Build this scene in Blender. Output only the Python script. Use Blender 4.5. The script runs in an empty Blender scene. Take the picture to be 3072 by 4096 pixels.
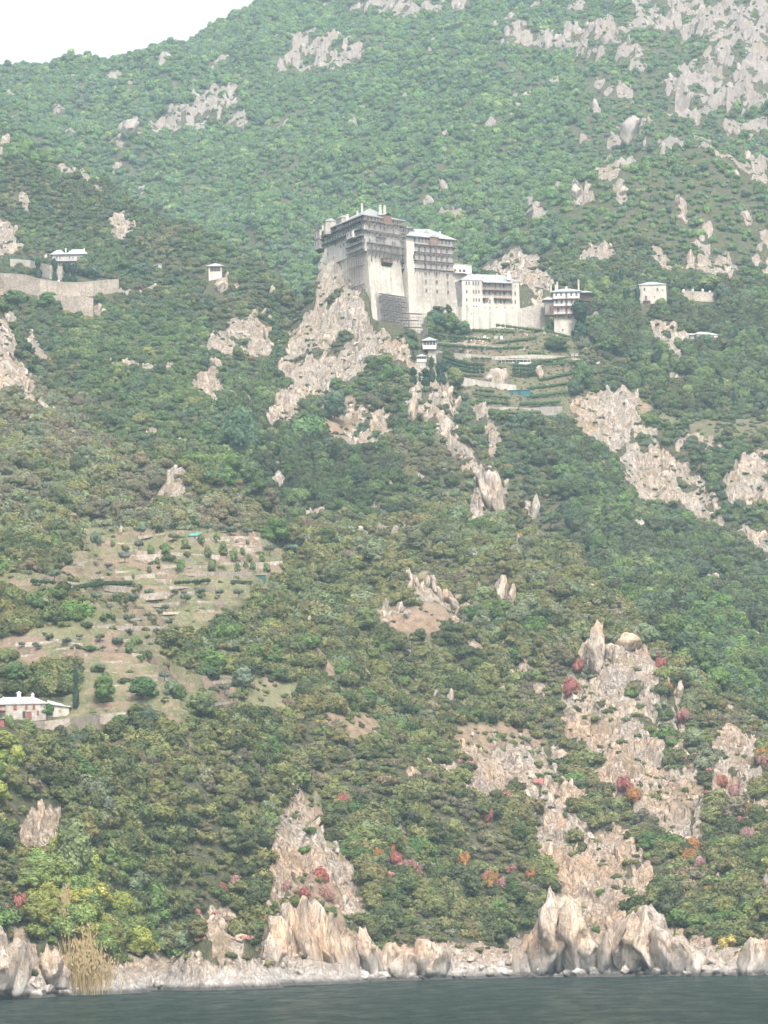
import bpy, bmesh, math, random
import numpy as np
from mathutils import Vector, Matrix
R = math.radians
rng = np.random.default_rng(7)
random.seed(7)
sc = bpy.context.scene
C = sc.collection

# ---------------------------------------------------------------- camera
FPX, PITCH, CAMZ = 15150.0, R(6.04), 15.0
cam_d = bpy.data.cameras.new('camera'); cam = bpy.data.objects.new('camera', cam_d); C.objects.link(cam)
ROLL = R(1.2)
cam.matrix_world = Matrix.Translation((0, 0, CAMZ)) @ Matrix.Rotation(R(90) + PITCH, 4, 'X') @ Matrix.Rotation(-ROLL, 4, 'Z')
cam_d.sensor_fit = 'VERTICAL'; cam_d.sensor_height = 24.0; cam_d.lens = FPX / 4096 * 24.0
cam_d.clip_start = 1.0; cam_d.clip_end = 20000
sc.camera = cam
sc.render.resolution_x, sc.render.resolution_y = 768, 1024

# ---------------------------------------------------------------- world, sun, exposure
SUN_EL, SUN_AZ = R(50), R(169)        # azimuth measured from +Y towards +X: light comes from behind the camera, to the right
w = bpy.data.worlds.new('World'); sc.world = w; w.use_nodes = True
nt = w.node_tree; nt.nodes.clear()
out = nt.nodes.new('ShaderNodeOutputWorld'); bg = nt.nodes.new('ShaderNodeBackground')
sky = nt.nodes.new('ShaderNodeTexSky'); sky.sky_type = 'NISHITA'; sky.sun_disc = False
sky.sun_elevation = SUN_EL; sky.sun_rotation = SUN_AZ; sky.air_density = 1.0; sky.dust_density = 6.0; sky.ozone_density = 1.0
hs = nt.nodes.new('ShaderNodeHueSaturation'); hs.inputs['Saturation'].default_value = 0.05; hs.inputs['Value'].default_value = 1.0
nt.links.new(sky.outputs[0], hs.inputs['Color']); nt.links.new(hs.outputs[0], bg.inputs['Color'])
bg.inputs['Strength'].default_value = 0.125
nt.links.new(bg.outputs[0], out.inputs['Surface'])
sl = bpy.data.lights.new('sun', 'SUN'); sl.energy = 1.9; sl.angle = R(10); sl.color = (1.0, 0.95, 0.88)
sun = bpy.data.objects.new('sun', sl); C.objects.link(sun)
sdir = Vector((math.sin(SUN_AZ) * math.cos(SUN_EL), math.cos(SUN_AZ) * math.cos(SUN_EL), math.sin(SUN_EL)))
sun.rotation_euler = sdir.to_track_quat('Z', 'Y').to_euler(); sun.location = (0, 0, 800)
sc.view_settings.view_transform = 'Standard'; sc.view_settings.look = 'None'
sc.view_settings.gamma = 1.0; sc.view_settings.use_curve_mapping = False
sc.view_settings.exposure = 1.36
sc.cycles.volume_bounces = 1; sc.cycles.max_bounces = 5; sc.cycles.diffuse_bounces = 3; sc.cycles.glossy_bounces = 2
sc.cycles.transparent_max_bounces = 8

# ---------------------------------------------------------------- projection helpers (photo pixels 3072 x 4096 <-> places)
cp, sp = math.cos(PITCH), math.sin(PITCH)
cr_, sr_ = math.cos(ROLL), math.sin(ROLL)
def unroll(u, v):
    a = u - 1536; b = 2048 - v
    return a * cr_ + b * sr_, -a * sr_ + b * cr_
def P(u, v, d):
    """the place seen at photo pixel (u, v) at distance d along +Y"""
    a, b = unroll(u, v); dx = a / FPX; dy = b / FPX
    Y = cp - dy * sp; Z = sp + dy * cp
    return Vector((dx * d / Y, d, CAMZ + Z * d / Y))
def project(x, y, z):
    zc = z - CAMZ
    fw = y * cp + zc * sp; up = -y * sp + zc * cp
    a = FPX * x / fw; b = FPX * up / fw
    return 1536 + a * cr_ - b * sr_, 2048 - a * sr_ - b * cr_
def XD(u, d):
    return (u - 1536) / FPX * d * 1.0  # near enough for hidden points

# ---------------------------------------------------------------- noise
_perm = np.random.default_rng(11).permutation(4096).astype(np.int64)
def _h(ix, iy, s):
    return _perm[(_perm[(ix + s * 131) & 4095] + iy) & 4095]
def pn(x, y, s=0):
    x = np.asarray(x, float); y = np.asarray(y, float)
    ix = np.floor(x).astype(np.int64); iy = np.floor(y).astype(np.int64)
    fx = x - ix; fy = y - iy
    ux = fx * fx * fx * (fx * (fx * 6 - 15) + 10); uy = fy * fy * fy * (fy * (fy * 6 - 15) + 10)
    def g(a, b):
        h = _h(ix + a, iy + b, s) * (2 * math.pi / 4096)
        return np.cos(h) * (fx - a) + np.sin(h) * (fy - b)
    a = g(0, 0); b = g(1, 0); c = g(0, 1); d = g(1, 1)
    return ((a + (b - a) * ux) * (1 - uy) + (c + (d - c) * ux) * uy) * 1.5
def fbm(x, y, o=4, s=0, gain=0.5):
    r = 0; a = 1.0
    for i in range(o):
        r = r + a * pn(x * 2 ** i + 17.3 * i, y * 2 ** i - 9.1 * i, s + i); a *= gain
    return r
def ridged(x, y, o=4, s=0, gain=0.55):
    r = 0; a = 1.0
    for i in range(o):
        r = r + a * (0.5 - np.abs(pn(x * 2 ** i + 7.7 * i, y * 2 ** i + 3.1 * i, s + i))) * 2; a *= gain
    return r
def sstep(a, b, x):
    t = np.clip((x - a) / (b - a), 0, 1); return t * t * (3 - 2 * t)

# ---------------------------------------------------------------- terrain shape
SHU = np.array([-600, 0, 265, 563, 729, 1050, 1563, 2050, 3072, 3700]); SHV = np.array([4030, 4003, 3983, 3963, 3956, 3943, 3923, 3910, 3901, 3897])
_a, _b = unroll(SHU, SHV)
SHX = 1536 + _a; SHD = CAMZ / np.tan(np.arctan(-_b / FPX) - PITCH)
def shore_d(u):
    return np.interp(u, SHX, SHD)
def S(u, off=0, z=0.0):
    d = float(shore_d(u)) + off
    return (XD(u, d), d, z)
def H(u, d, z): return (XD(u, d), d, z)     # a hidden control point

def pts(*l): return [tuple(P(*p)) for p in l]
shore_pts = []
for u in range(-600, 3801, 400):
    shore_pts += [S(u, -40, -9), S(u, -8, -2), S(u, 0, 0.3), S(u, 9, 3.5)]
lay = {}
lay['A'] = shore_pts[:24] + pts(
 (-300,3760,715),(0,3740,745),(400,3740,775),(800,3780,790),(1200,3790,835),(1500,3790,865),
 (-300,3300,780),(0,3300,795),(300,3300,815),(700,3300,850),(1100,3300,880),(1450,3350,915),
 (-300,2900,855),(0,2900,870),(400,2900,895),(800,2900,905),(1200,2900,950),(1500,2950,975),
 (-300,2500,945),(0,2500,955),(400,2500,972),(800,2500,990),(1200,2500,1030),(1600,2600,1045),
 (-300,2250,1010),(0,2250,1018),(400,2250,1035),(800,2250,1060),(1200,2300,1080),(1500,2330,1085),
 (-300,2110,1085),(100,2110,1095),(600,2075,1115),(1000,2055,1125),(1200,2080,1122),(1400,2140,1115),(1530,2210,1105),(1640,2300,1095),(1750,2400,1080),(1850,2500,1060)) + [
 H(-300,1200,112),H(100,1210,110),H(600,1220,108),H(1000,1195,108),H(1200,1185,104),H(1400,1180,98),H(1600,1165,88),H(1750,1140,80),
 H(1850,1040,62),H(1800,1000,50),H(1750,950,34),H(1720,900,14),H(2000,1000,30),H(2100,1100,50),H(2000,1250,60),H(1500,1400,70),H(0,1400,60),H(-300,1400,60),H(900,1450,60)]
lay['B'] = pts(
 (-300,1050,1420),(0,1270,1350),(100,1500,1300),(300,1680,1265),(463,1780,1240),(740,1890,1205),(1018,2018,1165),
 (-300,1700,1230),(0,1700,1220),(0,2000,1145),(-300,2050,1130),(300,2020,1150),(600,2050,1150),(850,2030,1155)) + [
 H(1300,1150,90),H(1100,1080,60),H(600,1050,60),H(0,1030,60),H(-300,1030,60),
 H(0,1460,215),H(-300,1500,230),H(200,1370,180),H(463,1330,160),H(740,1300,140),H(1018,1260,110),H(1200,1250,90),H(1500,1300,60),H(800,1500,120),H(200,1600,190)]
lay['B2'] = pts(
 (-300,330,2000),(0,525,1900),(200,645,1850),(420,765,1820),(600,890,1780),(830,1010,1730),(1000,1090,1690),(1150,1190,1650),(1230,1270,1600),
 (-300,1200,1640),(0,1100,1640),(0,1240,1585),(220,1100,1640),(420,1140,1630),(440,1260,1575),(640,1090,1650),(860,1130,1625),(-300,800,1780),(0,850,1760),(300,950,1720),
 (300,1400,1490),(0,1450,1480),(700,1300,1560),(700,1600,1400),(1000,1450,1500),(1040,1700,1415),(700,1800,1320),(930,1950,1300),(500,1650,1370),(1100,1350,1550)) + [
 H(-300,1250,150),H(300,1250,110),H(900,1220,100),
 H(0,2040,360),H(420,1950,310),H(830,1850,265),H(1180,1770,225),H(1480,1620,195),H(1400,1450,160),H(1350,1300,110),H(1500,1700,180),H(1700,2000,180),H(0,2300,300),H(800,2200,220)]
def right_shift(p):
    u, v, d = p; return (u, v, d - max(0, u - 2200) / 900 * 85 * min(1, max(0, (v - 2800) / 900)))
lay['C'] = shore_pts[16:] + pts(*map(right_shift, [
 (1500,3800,862),(1900,3790,898),(2300,3790,908),(2700,3810,925),(3100,3820,938),(3500,3820,945),
 (1700,3550,895),(1900,3550,925),(2300,3500,940),(2700,3550,958),(3100,3550,968),(3500,3500,978),
 (1800,3250,940),(2000,3250,965),(2300,3200,978),(2700,3250,992),(3100,3300,1002),(3500,3200,1010),
 (1860,2950,1000),(2050,2930,1010),(2300,2950,1015),(2650,3000,1035),(3000,3080,1042),
 (1900,2650,1060),(2150,2650,1068),(2400,2700,1060),(2700,2800,1060),(2950,2950,1056),
 (1900,2450,1105),(2150,2420,1115),(2430,2455,1112),(2646,2590,1097),(2840,2740,1082),(3072,2930,1066),(3500,3150,1055),
 (2324,2310,1165),(2147,2150,1230),(2000,1960,1290),(1850,1770,1350),(1780,1620,1400),(1690,1450,1460),
 (1900,2250,1180),(1600,2200,1190),(1750,2350,1145),(1500,2080,1240),(1300,2060,1245),(1100,2020,1270),
 (1300,1850,1340),(1050,1880,1350),(1600,1900,1310),(1500,1750,1370),(1750,2000,1265),(1000,1780,1400),
 (1120,1640,1452),(1300,1640,1445),(1250,1480,1490),(1450,1660,1420),(1450,1450,1475),(1600,1560,1430),(1640,1330,1518),
 (1150,1480,1500),(1220,1330,1530),(1780,1420,1500),(1820,1300,1555),
 (1350,1050,1556),(1295,1080,1566),(1410,1090,1544),(1445,1180,1533),(1490,1275,1520),(1600,1290,1524),(1380,1350,1512),(1290,1250,1540)])) + [
 H(1290,1650,262),H(1450,1720,262),H(1700,1700,262),H(1100,1660,205),H(1000,1620,185),H(1150,1800,215),H(850,1400,160),
 H(2360,1260,95),H(2200,1330,125),H(2050,1390,150),H(1900,1440,175),H(2470,1190,75),H(2680,1165,60),H(2870,1145,48),H(3090,1130,36),H(3500,1115,25),
 H(2500,1350,90),H(2250,1500,150),H(3000,1300,60),H(2700,1800,150),H(1950,1800,255)]
lay['R'] = pts(
 (1780,1330,1560),(1900,1400,1530),(2100,1385,1535),(1850,1520,1500),(2100,1560,1490),(1900,1650,1450),(2150,1650,1450),(2050,1750,1420),(2250,1400,1538),(2250,1345,1550),(2180,1325,1556),(2060,1318,1556),(2350,1310,1580),
 (1700,1230,1600),(1900,1230,1600),(2100,1240,1600),(2400,1330,1590),(2620,1215,1640),(2800,1200,1655),(3072,1220,1650),(3500,1200,1700),
 (2300,1560,1500),(2450,1560,1505),(2350,1750,1465),(2500,1850,1450),(2500,1700,1475),(2700,1850,1450),(2650,2050,1420),(2850,2100,1400),(2900,1950,1425),(3072,1850,1440),(3072,2100,1390),(3500,2100,1380),
 (2800,1370,1595),(3000,1450,1570),(2750,1600,1520),(3050,1650,1510),(3500,1600,1520),
 (2150,1850,1395),(2300,1950,1385),(2500,2120,1350),(2800,2250,1320),(2400,2250,1290),(3000,2450,1265),(2700,2450,1235),(3072,2700,1200),(2950,2700,1170),(3500,2700,1210),
 (2000,1080,1720),(2300,1050,1760),(2600,1080,1760),(2900,1000,1800),(3200,900,1850),(2000,950,1900),(2500,850,1950),(3000,800,1980)) + [
 H(1500,1650,235),H(1700,1400,160),H(1900,1300,120),H(2200,1200,80),H(2600,1120,50),H(3072,1080,25),H(3500,1060,15),H(1200,1800,200),H(1400,1850,250)]
lay['M'] = pts(
 (1200,1150,1980),(1600,1000,2000),(2000,1000,1930),(900,1000,2150),(500,780,2350),(300,600,2450),(1200,900,2180),(1600,800,2170),(2000,750,2130),(2500,800,2050),(3000,800,2000),
 (1200,600,2400),(800,600,2500),(500,500,2600),(300,450,2600),(0,450,2500),(-200,420,2450),(1600,500,2400),(2000,500,2320),(2500,500,2280),(3000,500,2200),(3400,500,2200),
 (1200,200,2800),(1600,200,2700),(2000,200,2600),(2500,200,2500),(3000,200,2420),(3400,200,2400),
 (-300,170,2900),(0,280,2900),(150,318,2950),(300,318,3000),(430,285,3020),(560,240,3050),(680,190,3060),(800,140,3080),(900,92,3090),(1000,45,3100),(1200,-70,3150),
 (1600,-200,3200),(2000,-300,3200),(2600,-300,3000),(3200,-300,2800),(2300,1000,1920),(200,520,2520),(350,600,2480)) + [
 H(-300,3300,650),H(300,3400,600),H(800,3500,720),H(1500,3600,900),H(2300,3600,980),H(3200,3600,1000),H(0,2100,200),H(600,2000,200),H(1200,1800,220),H(2000,1700,220),H(3000,1700,220)]
CC = 22.0
def fit(p):
    a = np.array(p, float); n = len(a)
    D = np.sqrt(((a[:, None, :2] - a[None, :, :2]) ** 2).sum(-1) + CC * CC)
    A = np.zeros((n + 1, n + 1)); A[:n, :n] = D + np.eye(n) * 0.02; A[:n, n] = 1; A[n, :n] = 1
    s = np.linalg.solve(A, np.append(a[:, 2], 0)); return a[:, :2], s
for k in lay:     # far from its own points each ridge sinks below the ground
    c = np.array(lay[k])[:, :2]
    for gy in range(450, 3700, 110):
        for gx in range(-550, 560, 90):
            if k == 'M' and gy > 1750: continue
            if abs(gx) > gy * 0.16 + 160: continue
            if np.min(np.hypot(c[:, 0] - gx, c[:, 1] - gy)) > (95 if k != 'M' else 150):
                lay[k].append((gx, gy, min(0.36 * (gy - 700), 250) - 110))
FIT = {k: fit(v) for k, v in lay.items()}
def ev(k, x, y):
    c, s = FIT[k]; r = np.full(x.shape, s[-1])
    for (cx, cy), wt in zip(c, s[:-1]):
        r = r + wt * np.sqrt((x - cx) ** 2 + (y - cy) ** 2 + CC * CC)
    return r
def base_height(x, y):
    hs = [ev(k, x, y) for k in lay]
    m = np.max(hs, 0); k = 4.0
    return m + k * np.log(sum(np.exp(np.clip((h - m) / k, -40, 0)) for h in hs))
K = 1.8517   # full-view units to photo pixels

def inpoly(u, v, poly):
    r = np.zeros(u.shape, bool); n = len(poly); j = n - 1
    for i in range(n):
        xi, yi = poly[i]; xj, yj = poly[j]
        if yi != yj:
            c = ((yi > v) != (yj > v)) & (u < (xj - xi) * (v - yi) / (yj - yi) + xi); r ^= c
        j = i
    return r
def polymask(u, v, polys, wob=10, s=50, seeds=None):
    """u, v in full-view units, edges made uneven"""
    n1 = fbm(u / s, v / s, 4, 3) * wob; n2 = fbm(u / s, v / s, 4, 9) * wob
    m = np.zeros(u.shape)
    for p in polys:
        val = 1.0
        if isinstance(p[0], (int, float)): val, p = p[0], p[1]
        a = np.array(p, float); x0, y0 = a.min(0) - wob * 1.6; x1, y1 = a.max(0) + wob * 1.6
        sel = (u > x0) & (u < x1) & (v > y0) & (v < y1)
        if sel.any():
            q = inpoly(u[sel] + n1[sel], v[sel] + n2[sel], p)
            t = m[sel]; t[q] = np.maximum(t[q], val); m[sel] = t
    return m
ROCK = [
 [(720,850),(770,860),(800,900),(860,930),(840,965),(750,985)], [(870,770),(950,800),(985,870),(960,915),(915,905),(890,840)], [(945,935),(995,955),(1050,1010),(1000,1015)], [(1440,1500),(1470,1520),(1500,1660),(1530,1760),(1500,1780),(1470,1650)], [(1560,1730),(1700,1710),(1700,1780),(1600,1775)], [(1190,1640),(1225,1640),(1230,1700),(1195,1700)], [(1000,1100),(1035,1090),(1050,1130),(1015,1140)],
 [(595,165),(620,100),(660,65),(700,70),(760,85),(800,105),(790,130),(740,145),(700,160),(660,150),(640,165)],
 [(215,335),(240,290),(300,255),(310,280),(280,310),(240,330)],
 [(310,285),(360,235),(420,205),(520,180),(520,215),(470,260),(430,290),(400,280),(340,300)],
 [(755,15),(830,-10),(960,-5),(950,40),(900,45),(780,30)],
 [(1075,115),(1090,60),(1140,50),(1150,80),(1230,60),(1330,50),(1340,90),(1260,125),(1180,115),(1140,105)],
 [(1360,-20),(1700,-20),(1700,230),(1600,200),(1560,160),(1540,100),(1430,70),(1380,60)],
 [(1430,180),(1520,130),(1600,130),(1659,200),(1659,240),(1610,230),(1540,240),(1520,270),(1470,250),(1440,220)],
 [(1365,300),(1385,265),(1425,260),(1420,290),(1390,315)], [(1580,370),(1620,345),(1659,350),(1659,400),(1600,400)],
 [(1560,290),(1600,270),(1659,270),(1659,300),(1600,300)],
 [(1235,430),(1260,400),(1280,420),(1270,445)], [(1130,460),(1150,440),(1185,450),(1180,480),(1150,480)],
 [(1470,580),(1480,530),(1530,515),(1570,530),(1600,570),(1600,600),(1560,600),(1520,585)], [(1610,600),(1640,520),(1700,500),(1700,610)],
 [(1245,580),(1260,545),(1310,530),(1330,550),(1300,570)], [(1000,600),(1030,585),(1070,555),(1100,535),(1150,540),(1190,580),(1195,620),(1160,640),(1120,610),(1060,600)],
 [(0,450),(20,445),(40,520),(35,550),(-60,550),(-60,450)], [(120,385),(130,355),(160,350),(220,395),(230,425),(200,410),(170,380)],
 [(245,480),(250,460),(275,480),(290,500),(270,525),(240,510)], [(-40,310),(15,300),(25,345),(-40,355)],
 [(-60,670),(30,680),(35,760),(60,800),(75,850),(75,885),(55,880),(40,840),(-60,860)], [(50,740),(65,710),(120,780),(90,785)],
 [(405,835),(430,805),(455,785),(475,800),(485,860),(480,890),(450,885),(440,850)], [(435,760),(470,725),(500,690),(560,680),(590,710),(580,760),(540,780),(500,770),(470,760)],
 [(570,645),(590,610),(600,645)], [(310,940),(325,925),(350,930),(330,950)],
 [(205,665),(215,650),(225,665),(222,690),(210,690)], [(465,620),(480,600),(498,610),(498,628),(480,632)],
 [(690,545),(740,560),(790,580),(800,690),(880,740),(890,790),(800,770),(770,830),(720,850),(690,840),(640,880),(640,905),(575,930),(580,880),(620,820),(600,800),(620,740),(660,680),(685,640)],
 [(880,915),(882,850),(895,838),(907,850),(902,900)], [(740,970),(745,900),(800,870),(850,900),(830,930),(790,960)],
 [(945,850),(970,845),(1000,890),(985,895)], [(948,925),(965,900),(985,920),(980,1000),(962,990),(955,940)],
 [(1020,1020),(1045,1010),(1085,1050),(1100,1080),(1085,1118),(1060,1115),(1000,1080),(1030,1060)], [(1128,1085),(1158,1085),(1158,1132),(1143,1132)],
 [(1062,1270),(1078,1238),(1100,1255),(1112,1325),(1095,1315),(1070,1290)],
 [(1235,880),(1260,845),(1330,840),(1380,850),(1380,900),(1360,950),(1320,990),(1300,960),(1260,930),(1240,920)],
 [(1330,990),(1360,960),(1420,970),(1490,1000),(1540,1060),(1565,1130),(1540,1140),(1500,1130),(1470,1080),(1430,1095),(1370,1080),(1350,1050)],
 [(1560,1040),(1600,985),(1659,970),(1750,970),(1750,1110),(1620,1090),(1580,1080)], [(1590,1150),(1610,1130),(1659,1170),(1720,1220),(1659,1225),(1620,1190)],
 [(1390,700),(1450,700),(1490,730),(1480,790),(1420,770)],
 [(1270,1370),(1300,1355),(1310,1400),(1385,1395),(1430,1440),(1420,1560),(1440,1640),(1485,1700),(1490,1840),(1440,1800),(1370,1740),(1300,1700),(1250,1660),(1220,1560),(1215,1470),(1260,1440)],
 [(1440,1370),(1450,1480),(1480,1510),(1470,1520),(1440,1500)],
 [(975,1640),(1010,1590),(1080,1570),(1150,1590),(1190,1660),(1150,1680),(1100,1700),(1050,1740),(1000,1700)],
 [(1140,1800),(1170,1690),(1200,1640),(1230,1720),(1290,1780),(1350,1790),(1420,1880),(1440,1980),(1470,2060),(1490,2110),(1100,2110),(1150,2010),(1200,1900)],
 [(530,2130),(590,1980),(640,1915),(700,1960),(760,2020),(850,2080),(850,2130)],
 [(565,1960),(590,1840),(600,1745),(640,1700),(690,1770),(740,1830),(790,1960),(760,2020),(640,1950)],
 [(30,1770),(80,1740),(130,1740),(130,1800),(100,1830),(60,1830)], [(1530,1600),(1590,1570),(1640,1590),(1650,1680),(1610,1730),(1550,1720)],
 [(-60,2000),(50,2000),(75,2060),(75,2120),(-60,2130)], [(85,2110),(110,2040),(140,2060),(135,2130),(85,2130)],
 [(425,1990),(440,1960),(500,1950),(520,2010),(520,2070),(470,2060)],
 [(810,1350),(830,1310),(880,1330),(850,1345)], [(870,1270),(890,1235),(930,1250),(1000,1325),(995,1342),(940,1300)],
 [(1620,1900),(1659,1890),(1720,1960),(1659,1950)], [(600,1690),(612,1675),(640,1700),(630,1710)],
 [(1180,1600),(1200,1605),(1230,1650),(1200,1650)], [(1380,1830),(1430,1890),(1420,1920)],
 [(1000,1390),(1050,1385),(1055,1400),(1010,1402)], [(760,1150),(785,1145),(800,1160),(780,1165)]]
SOIL = [
 (0.85, [(180,1145),(560,1150),(620,1200),(600,1270),(480,1340),(350,1400),(370,1440),(450,1460),(560,1460),(530,1540),(300,1560),(150,1600),(130,1540),(180,1440),(-60,1430),(-60,1400),(170,1340),(180,1300),(-60,1270),(-60,1255),(130,1240)]),
 [(665,1400),(700,1380),(720,1440),(710,1485),(680,1450)], [(700,1540),(800,1530),(820,1580),(780,1610),(720,1580)], [(720,1480),(800,1475),(790,1500),(730,1500)],
 [(800,1350),(950,1340),(940,1370),(820,1368)], [(980,1580),(1080,1560),(1180,1600),(1150,1630),(1000,1620)],
 (0.42, [(1400,885),(1500,905),(1659,905),(1750,910),(1750,945),(1560,945),(1440,925)]), [(690,880),(760,850),(780,900),(700,960)],
 [(900,1240),(960,1245),(940,1260)], [(150,1670),(175,1670),(175,1760),(155,1750)], [(600,1740),(680,1700),(780,1960),(650,1930)],
 (0.42, [(980,800),(1240,790),(1240,900),(1140,940),(1080,900),(1000,860)]), (0.42, [(980,790),(1020,700),(1240,700),(1240,790)]),
 [(800,1310),(960,1300),(1000,1340),(940,1360),(810,1360)], [(500,1460),(640,1470),(620,1530),(480,1540)]]

# polar grid
us = np.linspace(-1160, 4140, 1060)
ds = np.concatenate([np.arange(600, 640, 8.0), np.arange(640, 1200, 1.15), np.arange(1200, 1760, 1.5), np.arange(1760, 2200, 3.0), np.arange(2200, 3160, 4.0), np.arange(3160, 3640, 40.0)])
UU, DD = np.meshgrid(us, ds)
X = (UU - 1536) / FPX * DD; Y = DD.copy()
Z = base_height(X, Y)
Z += fbm(X / 90, Y / 90, 3, 20) * 3.0 * sstep(0, 40, Z) * (1 - sstep(1450, 1520, Y) * (1 - sstep(1640, 1720, Y)) * 0.8) + fbm(X / 60, Y / 160, 4, 25) * 13 * sstep(1850, 2200, Y) * (1 - .7 * sstep(2750, 2950, Y))
Z += fbm(X / 14, Y / 14, 3, 31) * 0.5
Z += fbm((X + 0.3 * Y) / 46, Y / 130, 3, 37) * 6.5 * sstep(14, 50, Z) * (1 - sstep(1380, 1440, Y) * (1 - sstep(1700, 1760, Y)))
PU, PV = project(X, Y, Z); FU, FV = PU / K, PV / K
rock = polymask(FU, FV, ROCK, 13, 34)
rock *= (fbm(X / 11, Y / 15, 4, 41) > np.where(Y > 1750, -0.10, -0.5))
rock = np.maximum(rock, 1 - sstep(4.5, 8.5, Z + fbm(X / 12, Y / 12, 3, 40) * 3))
# scattered natural outcrops on the right of the far mountain and on the flanks
o = fbm(X / 26, Y / 40, 4, 44)
rock = np.maximum(rock, ((o > 0.52) & (FU > 1250) & (Y > 1700)) * 1.0)
rock = np.maximum(rock, ((o > 0.70) & (Y > 1150)) * 1.0)
rock = np.maximum(rock, ((fbm(X / 9, Y / 16, 3, 46) > 0.60) & (Y > 850) & (Y < 1350) & (FU > 780)) * 1.0)
soil = polymask(FU, FV, SOIL, 12, 50)
SCAR = [[(660,1395),(705,1378),(725,1440),(712,1490),(675,1450)], [(700,1540),(800,1530),(825,1580),(780,1615),(715,1582)], [(718,1480),(805,1472),(795,1502),(730,1502)], [(800,1330),(960,1325),(975,1360),(940,1378),(815,1368)], [(980,1575),(1090,1555),(1185,1600),(1150,1630),(1000,1620)], [(150,1670),(178,1670),(178,1765),(155,1750)], [(1440,1690),(1480,1700),(1500,1760),(1460,1740)], [(1090,1600),(1140,1590),(1150,1620),(1110,1625)],
 [(690,880),(760,850),(780,900),(730,985),(700,960)], [(1370,870),(1410,875),(1400,900),(1375,900)], [(1290,980),(1310,1000),(1300,1050),(1285,1020)], [(860,1240),(960,1245),(950,1262),(870,1262)], [(640,1900),(690,1880),(760,1960),(740,2010),(660,1960)], [(900,1420),(930,1415),(935,1440),(905,1440)], [(1130,1380),(1160,1385),(1150,1410)], [(480,1690),(505,1680),(500,1720)], [(380,1600),(420,1595),(410,1625),(385,1625)]]
scar = polymask(FU, FV, SCAR, 8, 40); soil = np.maximum(soil, scar); rock *= (1 - scar * .6)
def blur(m, n):
    for _ in range(n):
        m = (m + np.roll(m, 1, 0) + np.roll(m, -1, 0) + np.roll(m, 1, 1) + np.roll(m, -1, 1)) / 5
    return m
rs = blur(rock, 4)
near = 1 - sstep(1700, 2000, Y)
# terraces: stepped ground on the cultivated slopes
terr_poly = [SOIL[0][1]] ; terr = blur(polymask(FU, FV, terr_poly, 6, 50), 6)
step = 2.7; zz = Z + fbm(X / 40, Y / 40, 2, 70) * 2.0
fr = zz / step - np.floor(zz / step)
Z += terr * ((sstep(0.0, 0.22, fr) - fr) * step) * 0.85
# rock relief: ribs that run down the slope, leaning
LX = X + 0.30 * Y * 0 + 0.35 * Z
r1 = ridged(LX / 19, Y / 26, 3, 50, 0.5) - 0.9
r2 = fbm(LX / 5.5, Y / 8, 3, 60, 0.5)
def blocks(a, b, s):
    ca = np.floor(a); cb = np.floor(b + 0.5 * (ca % 2)); h = _h(ca.astype(np.int64), cb.astype(np.int64), s) / 4096.0
    return h
blk = blocks(LX / 6 + r2 * 0.5, Y / 7 + fbm(X / 9, Y / 9, 2, 67) * 0.9, 5) - 0.5; blk2 = blocks(LX / 2.6 + r2 * .4, Y / 3.4 + r2 * 0.5, 6) - 0.5
Z += rs * ((r1 * 2.9 + r2 * 1.0 + blk * 2.6 + blk2 * 1.1) * near * np.clip((Z + 1) / 22 + 0.22, 0.2, 1.15) + (1 - near) * (r1 * 6 + ridged(X / 30, Y / 30, 3, 80) * 3))
X += rs * fbm(Y / 6, Z / 4, 3, 90) * 0.9 * near
shoreblend = 1 - sstep(0, 6, Z)
Z += shoreblend * (fbm(X / 3.2, Y / 3.2, 3, 95)) * 0.8

# the ground falls away in front of the monastery's walls
_cu, _cv = project(X, Y, Z)
capv = np.interp(_cu, [1470, 1490, 1510, 1600, 1690, 1715, 1740, 1820, 1850, 2080, 2200, 2230, 2300, 2340], [1200, 1275, 1284, 1300, 1342, 1290, 1235, 1235, 1300, 1320, 1318, 1345, 1345, 1290])
_w = sstep(1470, 1492, _cu) * (1 - sstep(2310, 2340, _cu)) * sstep(1440, 1480, Y) * (1 - sstep(1590, 1620, Y))
_t = np.tan(PITCH + np.arctan((2048 - capv + (_cu - 1536) * sr_ * 0) / FPX - (_cu - 1536) * sr_ / FPX))
_cap = CAMZ + _t * Y
Z = np.where(_w > 0, Z * (1 - _w) + np.minimum(Z, _cap) * _w, Z)
def pad_flat(u, d, z, rx, ry, rot=0.0, soft=8.0):
    """level the ground round a building"""
    global Z
    cx = XD(u, d); c, s = math.cos(rot), math.sin(rot)
    lx = np.abs((X - cx) * c + (Y - d) * s) - rx; ly = np.abs(-(X - cx) * s + (Y - d) * c) - ry
    dist = np.maximum(lx, ly); t = 1 - sstep(0, soft, dist)
    Z = Z * (1 - t) + (z) * t
PADS = []
for a in PADS: pad_flat(*a)
PU, PV = project(X, Y, Z); FU, FV = PU / K, PV / K
NR, NC = X.shape
# what the camera sees of the ground (used only to decide which plants stand largest in view)
tanel = (Z - CAMZ) / Y
hor = np.maximum.accumulate(tanel, axis=0); hor = np.vstack([np.full((1, NC), -9.0), hor[:-1]])
VIS = tanel >= hor - 0.0008

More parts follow.
